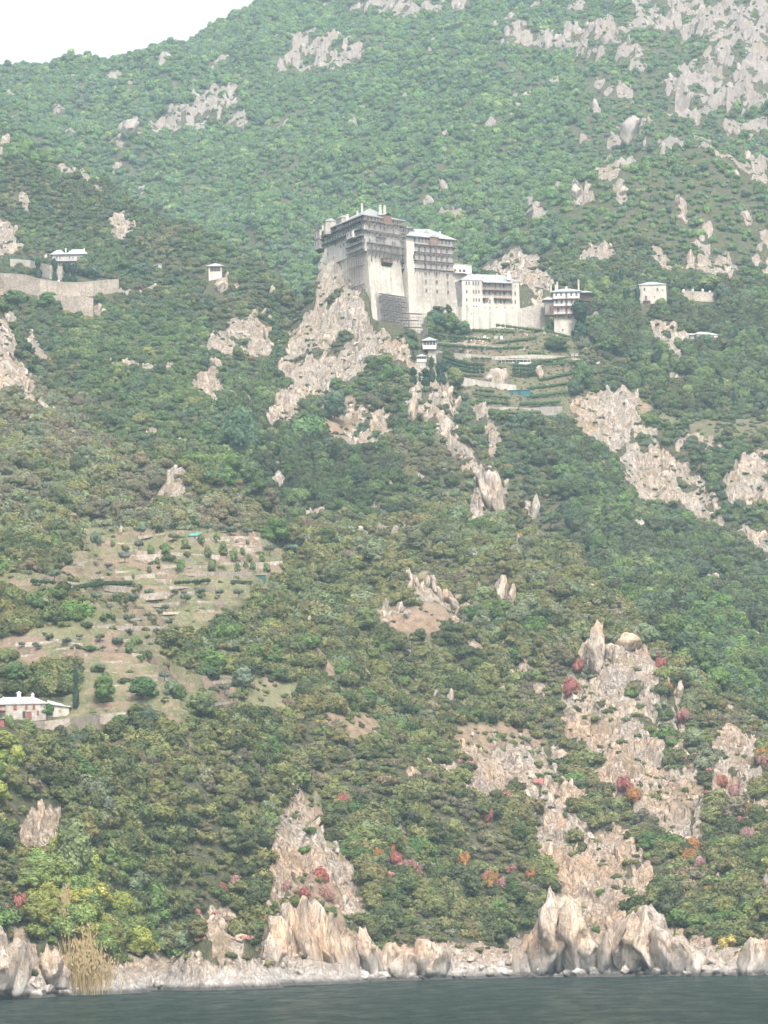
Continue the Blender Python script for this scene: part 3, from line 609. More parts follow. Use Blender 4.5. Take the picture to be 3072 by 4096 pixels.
# ---------------------------------------------------------------- wild vegetation: where each plant stands
def scatter(y0, y1, sp, jit=0.9):
    pts_ = []
    ny = int((y1 - y0) / sp)
    for r_ in range(ny):
        y = y0 + r_ * sp; half = (3900 - 1536) / FPX * y + 6
        xs = np.arange(-half * 0.985, half, sp) + (sp / 2 if r_ % 2 else 0)
        pts_.append(np.stack([xs, np.full(len(xs), y)], 1))
    p = np.concatenate(pts_); p += rng.uniform(-jit / 2, jit / 2, p.shape) * sp
    return p
def plants():
    P1 = scatter(640, 1250, 2.15); P2 = scatter(1250, 1800, 2.5); P3 = scatter(1800, 3300, 4.3)
    P0 = scatter(640, 1250, 1.95)
    p = np.concatenate([P1, P2, P3, P0]); zone = np.concatenate([np.full(len(P1), 0), np.full(len(P2), 1), np.full(len(P3), 2), np.full(len(P0), 0)])
    small = np.arange(len(p)) >= len(p) - len(P0)
    x, y = p[:, 0], p[:, 1]; z = ground_at(x, y)
    u, v = project(x, y, z + 1.5); fu, fv = u / K, v / K
    rk = ground_at(x, y, rock_s); so = ground_at(x, y, soil_s); vis = ground_at(x, y, VIS.astype(float)) > 0.25
    tb = ground_at(x, y, terr)
    e = 2.5; slope = np.hypot(ground_at(x + e, y) - z, ground_at(x, y + e) - z) / e
    q = rng.random(len(x)); patch = fbm(x / 28, y / 40, 4, 120); patch2 = fbm(x / 12, y / 16, 3, 130)
    dens = np.where(rk > 0.45, 0.13 + 0.38 * (patch2 > 0.26), np.where(so > 0.4, 0.45, 0.97))
    dens = np.where((rk > 0.45) & (zone == 2), 0.28, dens)
    dens = np.where((rk > 0.45) & (y < 1000), dens * 0.6, dens)
    dens = np.where((rk <= .45) & (so <= .4) & (patch2 < -0.62) & (zone == 0), 0.5, dens)
    dens = np.where(ground_at(x, y, scar) > .45, 0.30, dens)
    dens = np.where(tb > 0.4, 0.11, dens)
    dens = np.where(ground_at(x, y, gard_s) > 0.4, 1.6, dens)
    dens = np.where(z < 4.0 + 3 * patch2, 0, dens)
    dens = np.where((slope > 2.2), dens * 0.25, dens)
    dens = np.where(small & ((rk > .4) | (so > .3)), dens * .25, dens)
    dens = dens * np.clip(0.32 + 0.68 * slope, 0.55, 1.0)
    keep = q < dens
    for (d0, d1, poly) in CLEAR: keep &= ~((y > d0) & (y < d1) & inpoly(fu, fv, poly))
    lush = polymask(fu, fv, ZLUSH, 10, 40) > 0.5; lime = polymask(fu, fv, ZLIME, 10, 40) > .5; pink = polymask(fu, fv, ZPINK, 12, 40) > .5
    n = len(x); r = rng.random(n); r2 = rng.random(n)
    rad = np.where(zone == 2, 2.7 + 2.4 * r ** 1.5, np.where(zone == 1, 1.7 + 2.0 * r ** 1.6, 2.0 + 3.0 * r ** 1.9))
    rad = np.where(lush, rad * 1.35, rad); rad = np.where((rk > 0.45) | (so > .4), rad * 0.46, rad)
    rad = np.where((zone == 0) & (patch < -0.25), rad * 0.75, rad)
    rad = np.where((zone == 2) & (u > 2300), rad * 0.72, rad)
    tall = np.where(zone == 2, 0.9, 0.82) * (0.85 + 0.4 * r2)
    pid = (rng.random(n) * 6).astype(int)
    pid = np.where((rk > 0.45) | ((patch < -0.3) & ~lush) | ((zone == 2) & (u > 2300) & (r2 < .6)), 6 + (rng.random(n) * 3).astype(int), pid)
    rad = np.where(small, 0.6 + .55 * r, rad); pid = np.where(small, 6 + pid % 3, pid)
    rad = np.where(ground_at(x, y, gard_s) > .4, rad * .48, rad)
    tr = (lush & (r2 < 0.5) & ~small) | ((zone < 2) & (r2 < 0.10) & (rk < .4) & (so < .4) & ~small) | ((zone == 2) & (r2 < 0.16)) | (lime & (r2 < 0.6) & ~small); pid = np.where(tr, 9 + (rng.random(n) * 5).astype(int), pid)
    # kinds of leaf colour, in drifts
    cols = np.zeros((n, 3))
    s = patch * 1.1 + rng.normal(size=n) * 0.42
    T = lambda *c: np.array(c)
    def pick(sel, stops):
        vals = s[sel]; idx = np.digitize(vals, [a for a, _ in stops[1:]]); cols[sel] = np.array([c for _, c in stops])[idx]
    pick(zone == 0, [(-9, HEATH), (-1.0, OLIVE), (-.2, DARK), (.2, OLIVE), (.6, GREEN), (1.0, GREYOL)])
    pick(zone == 1, [(-9, HEATH), (-1.2, OLIVE), (-.5, DARK), (-.15, TEAL), (.3, GREEN), (.95, BRIGHT)])
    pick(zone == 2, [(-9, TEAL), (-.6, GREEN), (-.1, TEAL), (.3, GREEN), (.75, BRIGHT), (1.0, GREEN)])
    pick(lush, [(-9, DARK), (-.2, GREEN), (0.15, TEAL), (.45, GREEN), (.9, BRIGHT)])
    pick(lime, [(-9, BRIGHT), (-.4, LIME), (.2, BRIGHT), (.9, GREEN)])
    b1 = polymask(fu, fv, [[(-60,640),(60,800),(130,860),(255,960),(400,1020),(560,1090),(500,1150),(-60,1150)]], 10, 40) > .5      # dry heath slope on the left ridge
    oliv = polymask(fu, fv, [[(200,1060),(560,1085),(760,1110),(900,1230),(880,1330),(700,1330),(560,1130),(300,1130)], [(830,960),(1000,930),(1160,1100),(1290,1240),(1400,1370),(1659,1570),(1659,1700),(1400,1600),(1200,1450),(1000,1350),(900,1200)]], 14, 40) > .5
    pick(oliv, [(-9, HEATH), (-.6, OLIVE), (.3, GREYOL), (.7, DARK), (1.0, GREEN)])
    pick(b1, [(-9, HEATH), (-.2, GREYOL), (.15, OLIVE), (.6, GREYOL), (1.0, DARK)]); cols[b1] *= 1.1
    rav = polymask(fu, fv, [[(140,640),(420,690),(560,850),(520,960),(560,1080),(440,1010),(280,880),(150,760)]], 12, 40) > .5
    pick(rav & ~b1, [(-9, TEAL), (-.5, GREEN), (.2, BRIGHT), (.45, GREEN), (1.1, LIME)])
    dk = polymask(fu, fv, [[(590,900),(720,930),(860,1000),(900,1100),(700,1100),(560,1060)], [(480,860),(560,860),(570,960),(500,990)]], 12, 40) > .5; cols[dk] *= .78  # leaf colour darkened in the ravine, in place of relief shading
    k_ = pink & (rng.random(n) < 0.34) & (rad < 2.9); cols[k_] = PINK; rad[k_] *= 0.6
    k2 = (rng.random(n) < 0.004) & (zone == 0); cols[k2] = GOLD; rad[k2] *= 0.7
    cols *= (0.78 + 0.48 * rng.random(n))[:, None]; cols *= 1 + 0.05 * rng.normal(size=(n, 3)); cols[zone == 2] *= np.array([1.3, 1.42, 1.36]); cols *= np.array([1.06, 1.0, .88]); g_ = cols.mean(1, keepdims=True); cols = (g_ + (cols - g_) * np.where(zone == 0, 1.05, .92)[:, None]) * np.where(zone == 0, 1.13, 1.1)[:, None]  # far woods lightened in leaf colour to stand in for thicker haze
    cols = np.clip(cols * 1.04, .008, .5)
    return dict(x=x, y=y, z=z, u=u, v=v, rad=rad, tall=tall, pid=pid, col=cols, vis=vis, zone=zone, rot=rng.random(n) * 6.283, tilt=rng.normal(size=(n, 2)) * 0.12, keep=keep, pink=k_, tree=tr)
rock_s, soil_s = np.clip(blur(rock, 4) * 1.7, 0, 1), blur(soil, 1)
gard_s = blur(polymask(FU, FV, [[(970,795),(1000,690),(1120,700),(1250,720),(1250,790),(1240,900),(1140,930),(1080,900),(1000,860)], ], 4, 40), 1)
PL = plants()

def proto_collection():
    col = bpy.data.collections.new('plant_sources'); i = 0
    for key in ('shrub', 'low', 'tree'):
        for me in PROTO[key]:
            o = bpy.data.objects.new('plant_source_%02d' % i, me); col.objects.link(o); i += 1
    return col
PCOL = proto_collection()
def gn_group():
    g = bpy.data.node_groups.new('plant_spread', 'GeometryNodeTree')
    g.interface.new_socket('Geometry', in_out='INPUT', socket_type='NodeSocketGeometry'); g.interface.new_socket('Geometry', in_out='OUTPUT', socket_type='NodeSocketGeometry')
    gi = g.nodes.new('NodeGroupInput'); go = g.nodes.new('NodeGroupOutput'); ip = g.nodes.new('GeometryNodeInstanceOnPoints'); ci = g.nodes.new('GeometryNodeCollectionInfo')
    ci.inputs['Collection'].default_value = PCOL; ci.inputs['Separate Children'].default_value = True; ci.inputs['Reset Children'].default_value = True
    def at(nm, ty):
        a = g.nodes.new('GeometryNodeInputNamedAttribute'); a.data_type = ty; a.inputs['Name'].default_value = nm; return a.outputs[0]
    ip.inputs['Pick Instance'].default_value = True
    L = g.links.new
    L(gi.outputs[0], ip.inputs['Points']); L(ci.outputs[0], ip.inputs['Instance']); L(at('pid', 'INT'), ip.inputs['Instance Index']); L(at('scl', 'FLOAT_VECTOR'), ip.inputs['Scale'])
    er = g.nodes.new('FunctionNodeEulerToRotation'); L(at('rot', 'FLOAT_VECTOR'), er.inputs[0]); L(er.outputs[0], ip.inputs['Rotation'])
    L(ip.outputs[0], go.inputs[0]); return g
GN = gn_group()
def stuff_plants(name, sel, label):
    me = bpy.data.meshes.new(name); n = int(sel.sum())
    co = np.stack([PL['x'][sel], PL['y'][sel], PL['z'][sel] - 0.12 * PL['rad'][sel]], -1)
    me.vertices.add(n); me.vertices.foreach_set('co', co.astype(np.float32).ravel())
    def put(nm, ty, key, a):
        at = me.attributes.new(nm, ty, 'POINT'); at.data.foreach_set(key, a)
    r = PL['rad'][sel]; put('scl', 'FLOAT_VECTOR', 'vector', np.stack([r, r, r * PL['tall'][sel]], -1).astype(np.float32).ravel())
    put('rot', 'FLOAT_VECTOR', 'vector', np.stack([PL['tilt'][sel][:, 0], PL['tilt'][sel][:, 1], PL['rot'][sel]], -1).astype(np.float32).ravel())
    put('pid', 'INT', 'value', PL['pid'][sel].astype(np.int32))
    put('tint', 'FLOAT_VECTOR', 'vector', PL['col'][sel].astype(np.float32).ravel())
    me.materials.append(LEAF)
    o = bpy.data.objects.new(name, me); C.objects.link(o); md = o.modifiers.new('spread', 'NODES'); md.node_group = GN
    o['kind'] = 'stuff'; o['label'] = label; return o

# the plants that show largest become objects of their own
inframe = (PL['u'] > 20) & (PL['u'] < 3050) & (PL['v'] > 20) & (PL['v'] < 3930)
app = PL['rad'] / PL['y'] * PL['vis'] * PL['keep'] * inframe
is_tree = PL['pid'] >= 9
own = np.zeros(len(app), bool)
MARKS = [(500,1700,'upper slope'),(1390,1180,'the monastery rock'),(860,1120,'the square kiosk on its rock'),(270,1040,'the hillside house with the long wall'),(70,1480,'the crag on the ridge'),(830,1560,'the grey crags in the valley'),
 (1290,1950,'the wooded ravine under the monastery rock'),(1660,1620,'the upright rock blade'),(1960,1950,'the pale leaning crag of the middle spur'),(1900,2320,'the row of jagged pinnacles'),(1450,2150,'the lone boulder on the spur crest'),
 (780,2140,'the green-roofed shed'),(1045,2310,'the dark green box hut'),(470,2340,'the long clipped hedge'),(150,2820,'the stone farmhouse'),(300,2750,'the dark cypress by the farmhouse'),(1280,2640,'the bare strip of dry earth'),(1400,2880,'the bare brown slope'),
 (2390,2540,'the rock tower'),(2560,2620,'the flat-topped crag'),(2500,2900,'the great rock face'),(1950,2980,'the grassy rock knob'),(2240,3000,'the tilted boulder'),(2980,3000,'the reddish outcrop'),(2200,3250,'the rocky rib above the cove'),
 (1130,3130,'the small upright stone'),(1200,3400,'the orange landslip'),(150,3300,'the ochre scar'),(290,3350,'the tall bright green tree'),(300,3700,'the yellow-green thicket by the reeds'),(340,3880,'the clump of tan reeds'),(850,3700,'the twin crags above the shore'),
 (1250,3750,'the striped shore crag'),(1560,3450,'the rust coloured bushes'),(1780,3500,'the round bright green bush'),(1750,3750,'the boulder shore'),(2050,3600,'the wooded cove slope'),(2260,3780,'the big orange headland'),(2600,3800,'the white shore rocks'),
 (2620,3380,'the vivid green bush'),(2750,3650,'the dark shrubs over the shore'),(2950,3350,'the pinkish scree'),(2750,1650,'the cypress garden'),(2450,1650,'the broken cliffs'),(2600,1950,'the tall rock wall'),(2900,2350,'the green wooded valley'),(2200,2000,'the chestnut grove'),
 (1720,2700,'the middle of the scrub slope'),(700,3100,'the dense scrub below the farmhouse'),(1150,2450,'the scrub beside the terraces'),(100,2480,'the dark thicket beside the terraces'),(700,3400,'the lower scrub slope'),(450,1850,'the heath ridge'),(250,2120,'the grove at the head of the terraces')]
CNAME = [(DARK,'dark green'),(OLIVE,'olive green'),(HEATH,'greyish brown'),(GREEN,'mid green'),(BRIGHT,'fresh green'),(LIME,'yellow-green'),(GOLD,'golden'),(PINK,'dull pink'),(GREYOL,'grey-green'),(TEAL,'blue-green')]
def describe(u, v, col, rad, noun):
    k = min(range(len(MARKS)), key=lambda i: math.hypot(u - MARKS[i][0], v - MARKS[i][1])); mx, my, ph = MARKS[k]
    c = np.array(col) / np.sum(col); cn = min(CNAME, key=lambda a: np.abs(np.array(a[0]) / sum(a[0]) - c).sum() + 0.6 * abs(math.log(sum(a[0]) / np.sum(col))))[1]
    dx, dy = u - mx, v - my; dist = math.hypot(dx, dy)
    if dist < 70: rel = 'at'
    elif abs(dy) > abs(dx): rel = ('below' if dy > 0 else 'above')
    else: rel = ('to the right of' if dx > 0 else 'to the left of')
    if dist > 230: rel = 'well ' + rel if rel != 'at' else rel
    elif 70 <= dist < 130: rel = 'close ' + rel if 'the' not in rel else 'just ' + rel
    if len(ph.split()) > 6: rel = rel.replace('well ', '').replace('close ', '').replace('just ', '')
    size = 'large' if rad > 2.9 else ('small' if rad < 1.9 else 'mid-sized')
    rel = rel.replace('well ', '').replace('close ', '').replace('just ', '')
    return f'{size} {cn} {noun} {rel} {ph}', ph
AUTO = []
for sel, lim, kind in ((~is_tree, 295, 'shrub'), (is_tree, 200, 'tree')):
    idx = np.argsort(-(app * sel))[:lim]; idx = idx[app[idx] > 0]; own[idx] = True
    for i in idx:
        pid = int(PL['pid'][i]); r = float(PL['rad'][i]); me = (PROTO['shrub'] + PROTO['low'] + PROTO['tree'])[pid]
        lab, ph = describe(PL['u'][i], PL['v'][i], PL['col'][i], r, 'bush' if kind == 'shrub' else 'tree')
        loc = (float(PL['x'][i]), float(PL['y'][i]), float(PL['z'][i] - 0.12 * r))
        if kind == 'shrub':
            o = link('shrub', me, loc=loc); crown = o; o.scale = (r, r, r * float(PL['tall'][i]))
            o.rotation_euler = (float(PL['tilt'][i][0]), float(PL['tilt'][i][1]), float(PL['rot'][i]))
        else:
            o = thing('broadleaf_tree', None, None, loc, float(PL['rot'][i])); crown = link('crown', me, o); tk = link('trunk', TRUNK['tree'], o)
            o.scale = (r, r, r * float(PL['tall'][i]))
        crown['tint'] = [float(c) for c in PL['col'][i]]
        AUTO.append((o, float(PL['u'][i])))
        tag(o, lab, 'bush' if kind == 'shrub' else 'tree', ('bushes ' if kind == 'shrub' else 'trees ') + 'near ' + ph)
rest = PL['keep'] & ~own
stuff_plants('scrub_undergrowth', rest & (PL['zone'] == 0), 'dense evergreen scrub covering the lower slopes')
stuff_plants('mid_slope_undergrowth', rest & (PL['zone'] == 1), 'mixed scrub and woodland round the monastery')
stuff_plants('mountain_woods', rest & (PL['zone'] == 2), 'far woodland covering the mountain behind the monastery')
print('plants', rest.sum(), own.sum())
# ================================================================ buildings
def masonry(name, c1, c2, scale=0.8, bump=0.4, dark=None, streak=0.0):
    m = bpy.data.materials.new(name); m.use_nodes = True; t = m.node_tree; b = t.nodes['Principled BSDF']; b.inputs['Roughness'].default_value = 0.9; b.inputs['Specular IOR Level'].default_value = 0.2
    g = N(t, 'ShaderNodeNewGeometry'); vec = g.outputs['Position']
    v = N(t, 'ShaderNodeTexVoronoi'); v.inputs['Scale'].default_value = scale; t.links.new(vec, v.inputs['Vector'])
    n = noise_node(t, vec, 0.12, 5, 0.65); n2 = noise_node(t, vec, scale * 2.2, 4, 0.65)
    f = mth(t, 'ADD', mth(t, 'MULTIPLY', v.outputs['Color'], 0.55), mth(t, 'MULTIPLY', n2, 0.45))
    col = mixc(t, ramp(t, f, [(0.25, (0, 0, 0)), (0.7, (1, 1, 1))]), c1, c2)
    col = mixc(t, ramp(t, n, [(0.42, (0, 0, 0)), (0.68, (.55, .55, .55))]), col, dark or tuple(c * 0.62 for c in c1))
    if streak:
        mp = N(t, 'ShaderNodeMapping'); mp.inputs['Scale'].default_value = (1, 1, 0.08); t.links.new(vec, mp.inputs[0])
        st = ramp(t, noise_node(t, mp.outputs[0], 0.7, 4, 0.6), [(0.5, (0, 0, 0)), (0.7, (streak,) * 3)]); col = mixc(t, st, col, tuple(c * 0.55 for c in c1))
    t.links.new(col, b.inputs['Base Color'])
    bp = N(t, 'ShaderNodeBump'); bp.inputs['Strength'].default_value = bump; bp.inputs['Distance'].default_value = 0.12; t.links.new(f, bp.inputs['Height']); t.links.new(bp.outputs[0], b.inputs['Normal'])
    return m
PLASTER = masonry('pale_plaster', (.41, .37, .32), (.48, .445, .39), 0.5, 0.1, (.33, .29, .25), 0.6)
GALPL = masonry('gallery_plaster', (.46, .42, .385), (.54, .50, .46), 0.6, 0.1, (.23, .21, .20), 0.6)
LIMEST = masonry('limewashed_stone', (.38, .335, .28), (.51, .465, .40), 0.9, 0.5, (.30, .26, .22), 0.7)
STONE = masonry('field_stone', (.25, .215, .18), (.43, .385, .335), 1.3, 0.6, (.26, .225, .19))
DRYST = masonry('dry_stone', (.26, .205, .165), (.46, .39, .33), 1.6, 1.0, (.17, .145, .10), 0.5)
GREYST = masonry('grey_stone', (.22, .21, .215), (.33, .315, .31), 1.0, 0.5, (.15, .14, .14))
LEADR = masonry('lead_roof', (.235, .24, .235), (.32, .325, .315), 1.2, 0.2, (.19, .195, .19), 0.5)
SLATE = masonry('slate_roof', (.29, .29, .27), (.40, .395, .375), 2.6, 0.5, (.30, .295, .27))
WOODD = mat('dark_timber', (.055, .043, .04), 0.8, 0.3, 2.0)
WOODB = mat('brown_timber', (.17, .10, .075), 0.8, 0.3, 2.0)
GREYW = mat('grey_timber', (.20, .17, .155), 0.8, 0.3, 2.0)
PANE = mat('window_glass', (.035, .04, .05), 0.15, spec=0.5)
FRAMEW = mat('window_frame', (.30, .24, .22), 0.7)
SHUT = mat('red_brown_paint', (.22, .075, .06), 0.7, 0.2, 3.0)
WHITE = masonry('white_paint', (.56, .545, .51), (.64, .625, .59), 0.8, 0.15, (.46, .43, .39), 0.5)
GALV = mat('scaffold_steel', (.30, .25, .23), 0.6)
TEALM = mat('teal_tarpaulin', (.015, .11, .12), 0.6, 0.25, 1.0)
GREENM = mat('green_paint', (.02, .085, .06), 0.6, 0.15, 1.0)
MINT = mat('mint_green_sheet', (.085, .26, .20), 0.5, 0.15, 1.0)

class MB:
    """collects boxes, bars and polygons into one mesh"""
    def __init__(s): s.v, s.f, s.m = [], [], []; s.mats = []; s.cur = 0
    def use(s, m):
        if m not in s.mats: s.mats.append(m)
        s.cur = s.mats.index(m); return s
    def poly(s, pts):
        o = len(s.v); s.v += [tuple(p) for p in pts]; s.f.append(tuple(range(o, o + len(pts)))); s.m.append(s.cur)
    def hexa(s, a):      # 8 corners: bottom ring 0-3, top ring 4-7
        o = len(s.v); s.v += [tuple(p) for p in a]
        for f in ((3, 2, 1, 0), (4, 5, 6, 7), (0, 1, 5, 4), (1, 2, 6, 5), (2, 3, 7, 6), (3, 0, 4, 7)): s.f.append(tuple(o + i for i in f)); s.m.append(s.cur)
    def box(s, o, ax, ay, az, x0, x1, y0, y1, z0, z1):
        g = lambda x, y, z: o + ax * x + ay * y + az * z
        s.hexa([g(x0, y0, z0), g(x1, y0, z0), g(x1, y1, z0), g(x0, y1, z0), g(x0, y0, z1), g(x1, y0, z1), g(x1, y1, z1), g(x0, y1, z1)])
    def bar(s, a, b, r):
        a, b = Vector(a), Vector(b); d = (b - a).normalized(); q = d.cross(Vector((0.31, 0.2, 0.93)) if abs(d.z) < .9 else Vector((1, 0, 0))).normalized() * r; w_ = d.cross(q)
        s.hexa([a - q - w_, a + q - w_, a + q + w_, a - q + w_, b - q - w_, b + q - w_, b + q + w_, b - q + w_])
    def loft(s, r0, r1, cap=True):
        n = len(r0); o = len(s.v); s.v += [tuple(p) for p in r0] + [tuple(p) for p in r1]
        for i in range(n): j = (i + 1) % n; s.f.append((o + i, o + j, o + n + j, o + n + i)); s.m.append(s.cur)
        if cap: s.f.append(tuple(o + n + i for i in range(n))); s.m.append(s.cur); s.f.append(tuple(o + i for i in reversed(range(n)))); s.m.append(s.cur)
    def build(s, name, m=None, parent=None):
        me = bpy.data.meshes.new(name); inv = parent.matrix_basis.inverted() if parent else None
        vv = [tuple(inv @ Vector(p)) for p in s.v] if inv is not None else s.v
        me.from_pydata(vv, [], s.f)
        for x in (s.mats or [m]): me.materials.append(x)
        if s.mats: me.polygons.foreach_set('material_index', s.m)
        me.update(); return link(name, me, parent)
UP = Vector((0, 0, 1))
class Face:
    def __init__(s, a, b, up=None):
        """a wall plane seen from outside: a = left bottom, b = right bottom"""
        s.o = Vector(a); s.ex = (Vector(b) - s.o); s.ex.z = 0; s.L = s.ex.length; s.ex.normalize(); s.up = (up or UP).normalized()
        s.n = s.ex.cross(s.up).normalized()      # outward
        s.up = s.n.cross(s.ex).normalized() if False else s.up
    def pix(s, u, v):
        q = P(u, v, 1000.0) - Vector((0, 0, CAMZ)); c = Vector((0, 0, CAMZ)); t = (s.o - c).dot(s.n) / q.dot(s.n); p = c + q * t
        r = p - s.o; b = (r.dot(s.up) - r.dot(s.ex) * s.ex.dot(s.up)) / 1.0; return r.dot(s.ex), b, p
    def at(s, x, z, y=0): return s.o + s.ex * x + s.up * z + s.n * y
    def frame(s, x, z, y=0, sx=1, sy=1, sz=1):
        return Matrix((( s.ex.x * sx, s.n.x * sy, s.up.x * sz, s.at(x, z, y).x), (s.ex.y * sx, s.n.y * sy, s.up.y * sz, s.at(x, z, y).y), (s.ex.z * sx, s.n.z * sy, s.up.z * sz, s.at(x, z, y).z), (0, 0, 0, 1)))
def unit_window(name, arch=False, frame=FRAMEW, pane=PANE, fw=0.12, bars=True):
    """unit window: x -.5..+.5, z 0..1, y outward"""
    b = MB(); X_, Y_, Z_ = Vector((1, 0, 0)), Vector((0, 1, 0)), Vector((0, 0, 1)); O = Vector((0, 0, 0))
    b.use(pane)
    if arch:
        ring = [(-.42, 0), (.42, 0), (.42, .72)] + [(.42 * math.cos(a), .72 + .24 * math.sin(a)) for a in np.linspace(0.4, 2.74, 6)] + [(-.42, .72)]
        b.loft([(x, -.1, z) for x, z in ring], [(x, .06, z) for x, z in ring])
    else: b.box(O, X_, Y_, Z_, -.42, .42, -.1, .06, .04, .95)
    b.use(frame)
    b.box(O, X_, Y_, Z_, -.5, -.5 + fw, -.1, .12, 0, .93 if not arch else .75); b.box(O, X_, Y_, Z_, .5 - fw, .5, -.1, .12, 0, .93 if not arch else .75)
    b.box(O, X_, Y_, Z_, -.56, .56, -.1, .18, -.05, .03)
    if not arch: b.box(O, X_, Y_, Z_, -.5, .5, -.1, .13, .93, 1.0)
    if bars: b.box(O, X_, Y_, Z_, -.03, .03, .05, .09, .03, .93)
    o = b.build(name); me = o.data; bpy.data.objects.remove(o); return me
WIN = {'plain': unit_window('window'), 'arch': unit_window('window', True), 'dark': unit_window('window', frame=WOODD), 'shut': unit_window('window', frame=SHUT, pane=SHUT), 'white': unit_window('window', frame=WHITE),
       'slit': unit_window('window', frame=STONE, bars=False), 'door': unit_window('door', frame=WOODB, pane=SHUT, bars=False), 'archdark': unit_window('window', True, frame=STONE, bars=False)}
def win(parent, face, u, v, w, h, kind='plain', name='window', y=0.02):
    """w, h in photo pixels; (u, v) is the middle"""
    x, z, p = face.pix(u, v + h / 2); px = p.y / FPX; fore = max(0.35, abs(face.n.y))
    o = link(name, WIN[kind], parent); m = face.frame(x, z, y, w * px / fore, 1.0, h * px)
    o.matrix_basis = parent.matrix_basis.inverted() @ m if parent else m; return o
def solve_d(u, v, z):
    q = P(u, v, 1000.0); return (z - CAMZ) / ((q.z - CAMZ) / 1000.0)
def roof(parent, ring, ridge, m, over=0.0, thick=0.25, name='roof'):
    """ring: 4 eave corners (front-left, front-right, back-right, back-left); ridge: two points"""
    b = MB(); a = [Vector(p) for p in ring]; r0, r1 = Vector(ridge[0]), Vector(ridge[1]); c = sum(a, Vector()) / 4
    if over: a = [p + Vector(((p - c).x, (p - c).y, 0)).normalized() * over for p in a]
    lo = [p - UP * thick for p in a]
    for i in range(4): b.poly([lo[i], lo[(i + 1) % 4], a[(i + 1) % 4], a[i]])
    b.poly(list(reversed(lo)))
    if (r0 - r1).length < 0.05:
        for i in range(4): b.poly([a[i], a[(i + 1) % 4], r0])
    else:
        b.poly([a[0], a[1], r1, r0]); b.poly([a[2], a[3], r0, r1]); b.poly([a[1], a[2], r1]); b.poly([a[3], a[0], r0])
    return b.build(name, m, parent)
def chimney(parent, u, v0, v1, wpx, d, m=PLASTER, cap=True):
    p = P(u, v1, d); q = P(u, v0, d); px = d / FPX; w_ = wpx * px / 2; b = MB(); b.use(m)
    o = Vector((p.x, p.y, 0)); X_, Y_, Z_ = Vector((1, 0, 0)), Vector((0, 1, 0)), UP
    b.box(o, X_, Y_, Z_, -w_, w_, -w_, w_, p.z - 1.0, q.z - (0.3 if cap else 0))
    if cap: b.box(o, X_, Y_, Z_, -w_ * 1.3, w_ * 1.3, -w_ * 1.3, w_ * 1.3, q.z - .3, q.z - .12); b.loft([o + X_ * (w_ * a) + Y_ * (w_ * c) + Z_ * (q.z - .12) for a, c in ((-1, -1), (1, -1), (1, 1), (-1, 1))], [o + X_ * (w_ * a * .3) + Y_ * (w_ * c * .3) + Z_ * (q.z + .25) for a, c in ((-1, -1), (1, -1), (1, 1), (-1, 1))])
    return b.build('chimney', None, parent)
def gallery(parent, face, uv0, uv1, depth=1.3, rail=1.0, brackets=True, m=WOODD, wall_side=0.0, step=2.2, name='balcony', thick=0.34, drop=1.2):
    """a timber balcony along a face between two photo pixels (its floor line)"""
    x0, z0, _ = face.pix(*uv0); x1, z1, _ = face.pix(*uv1); z = (z0 + z1) / 2; b = MB(); b.use(m)
    b.box(face.o, face.ex, face.n, face.up, x0, x1, wall_side, depth, z - thick, z)
    if rail:
        b.use(GREYW); b.box(face.o, face.ex, face.n, face.up, x0, x1, depth - .09, depth, z + rail - .1, z + rail)
        n = max(2, int((x1 - x0) / 0.75))
        for i in range(n + 1):
            x = x0 + (x1 - x0) * i / n; b.box(face.o, face.ex, face.n, face.up, x - .035, x + .035, depth - .07, depth - .01, z, z + rail)
    if brackets:
        b.use(m); n = max(1, int((x1 - x0) / step))
        for i in range(n + 1):
            x = x0 + .1 + (x1 - x0 - .2) * i / n; b.bar(face.at(x, z - thick, depth - .15), face.at(x, z - thick - drop, 0.0), 0.09)
    return b.build(name, None, parent)
def posts(parent, face, uv0, uv1, top_v, depth=1.25, n=8, m=WOODD, name='posts', r=0.08):
    x0, z0, _ = face.pix(*uv0); x1, z1, _ = face.pix(*uv1); _, zt, _ = face.pix(uv0[0], top_v); b = MB(); b.use(m)
    for i in range(n + 1):
        x = x0 + (x1 - x0) * i / n; b.bar(face.at(x, (z0 + z1) / 2, depth - .1), face.at(x, zt, depth - .1), r)
    return b.build('timber_posts' if name == 'posts' else name, None, parent)
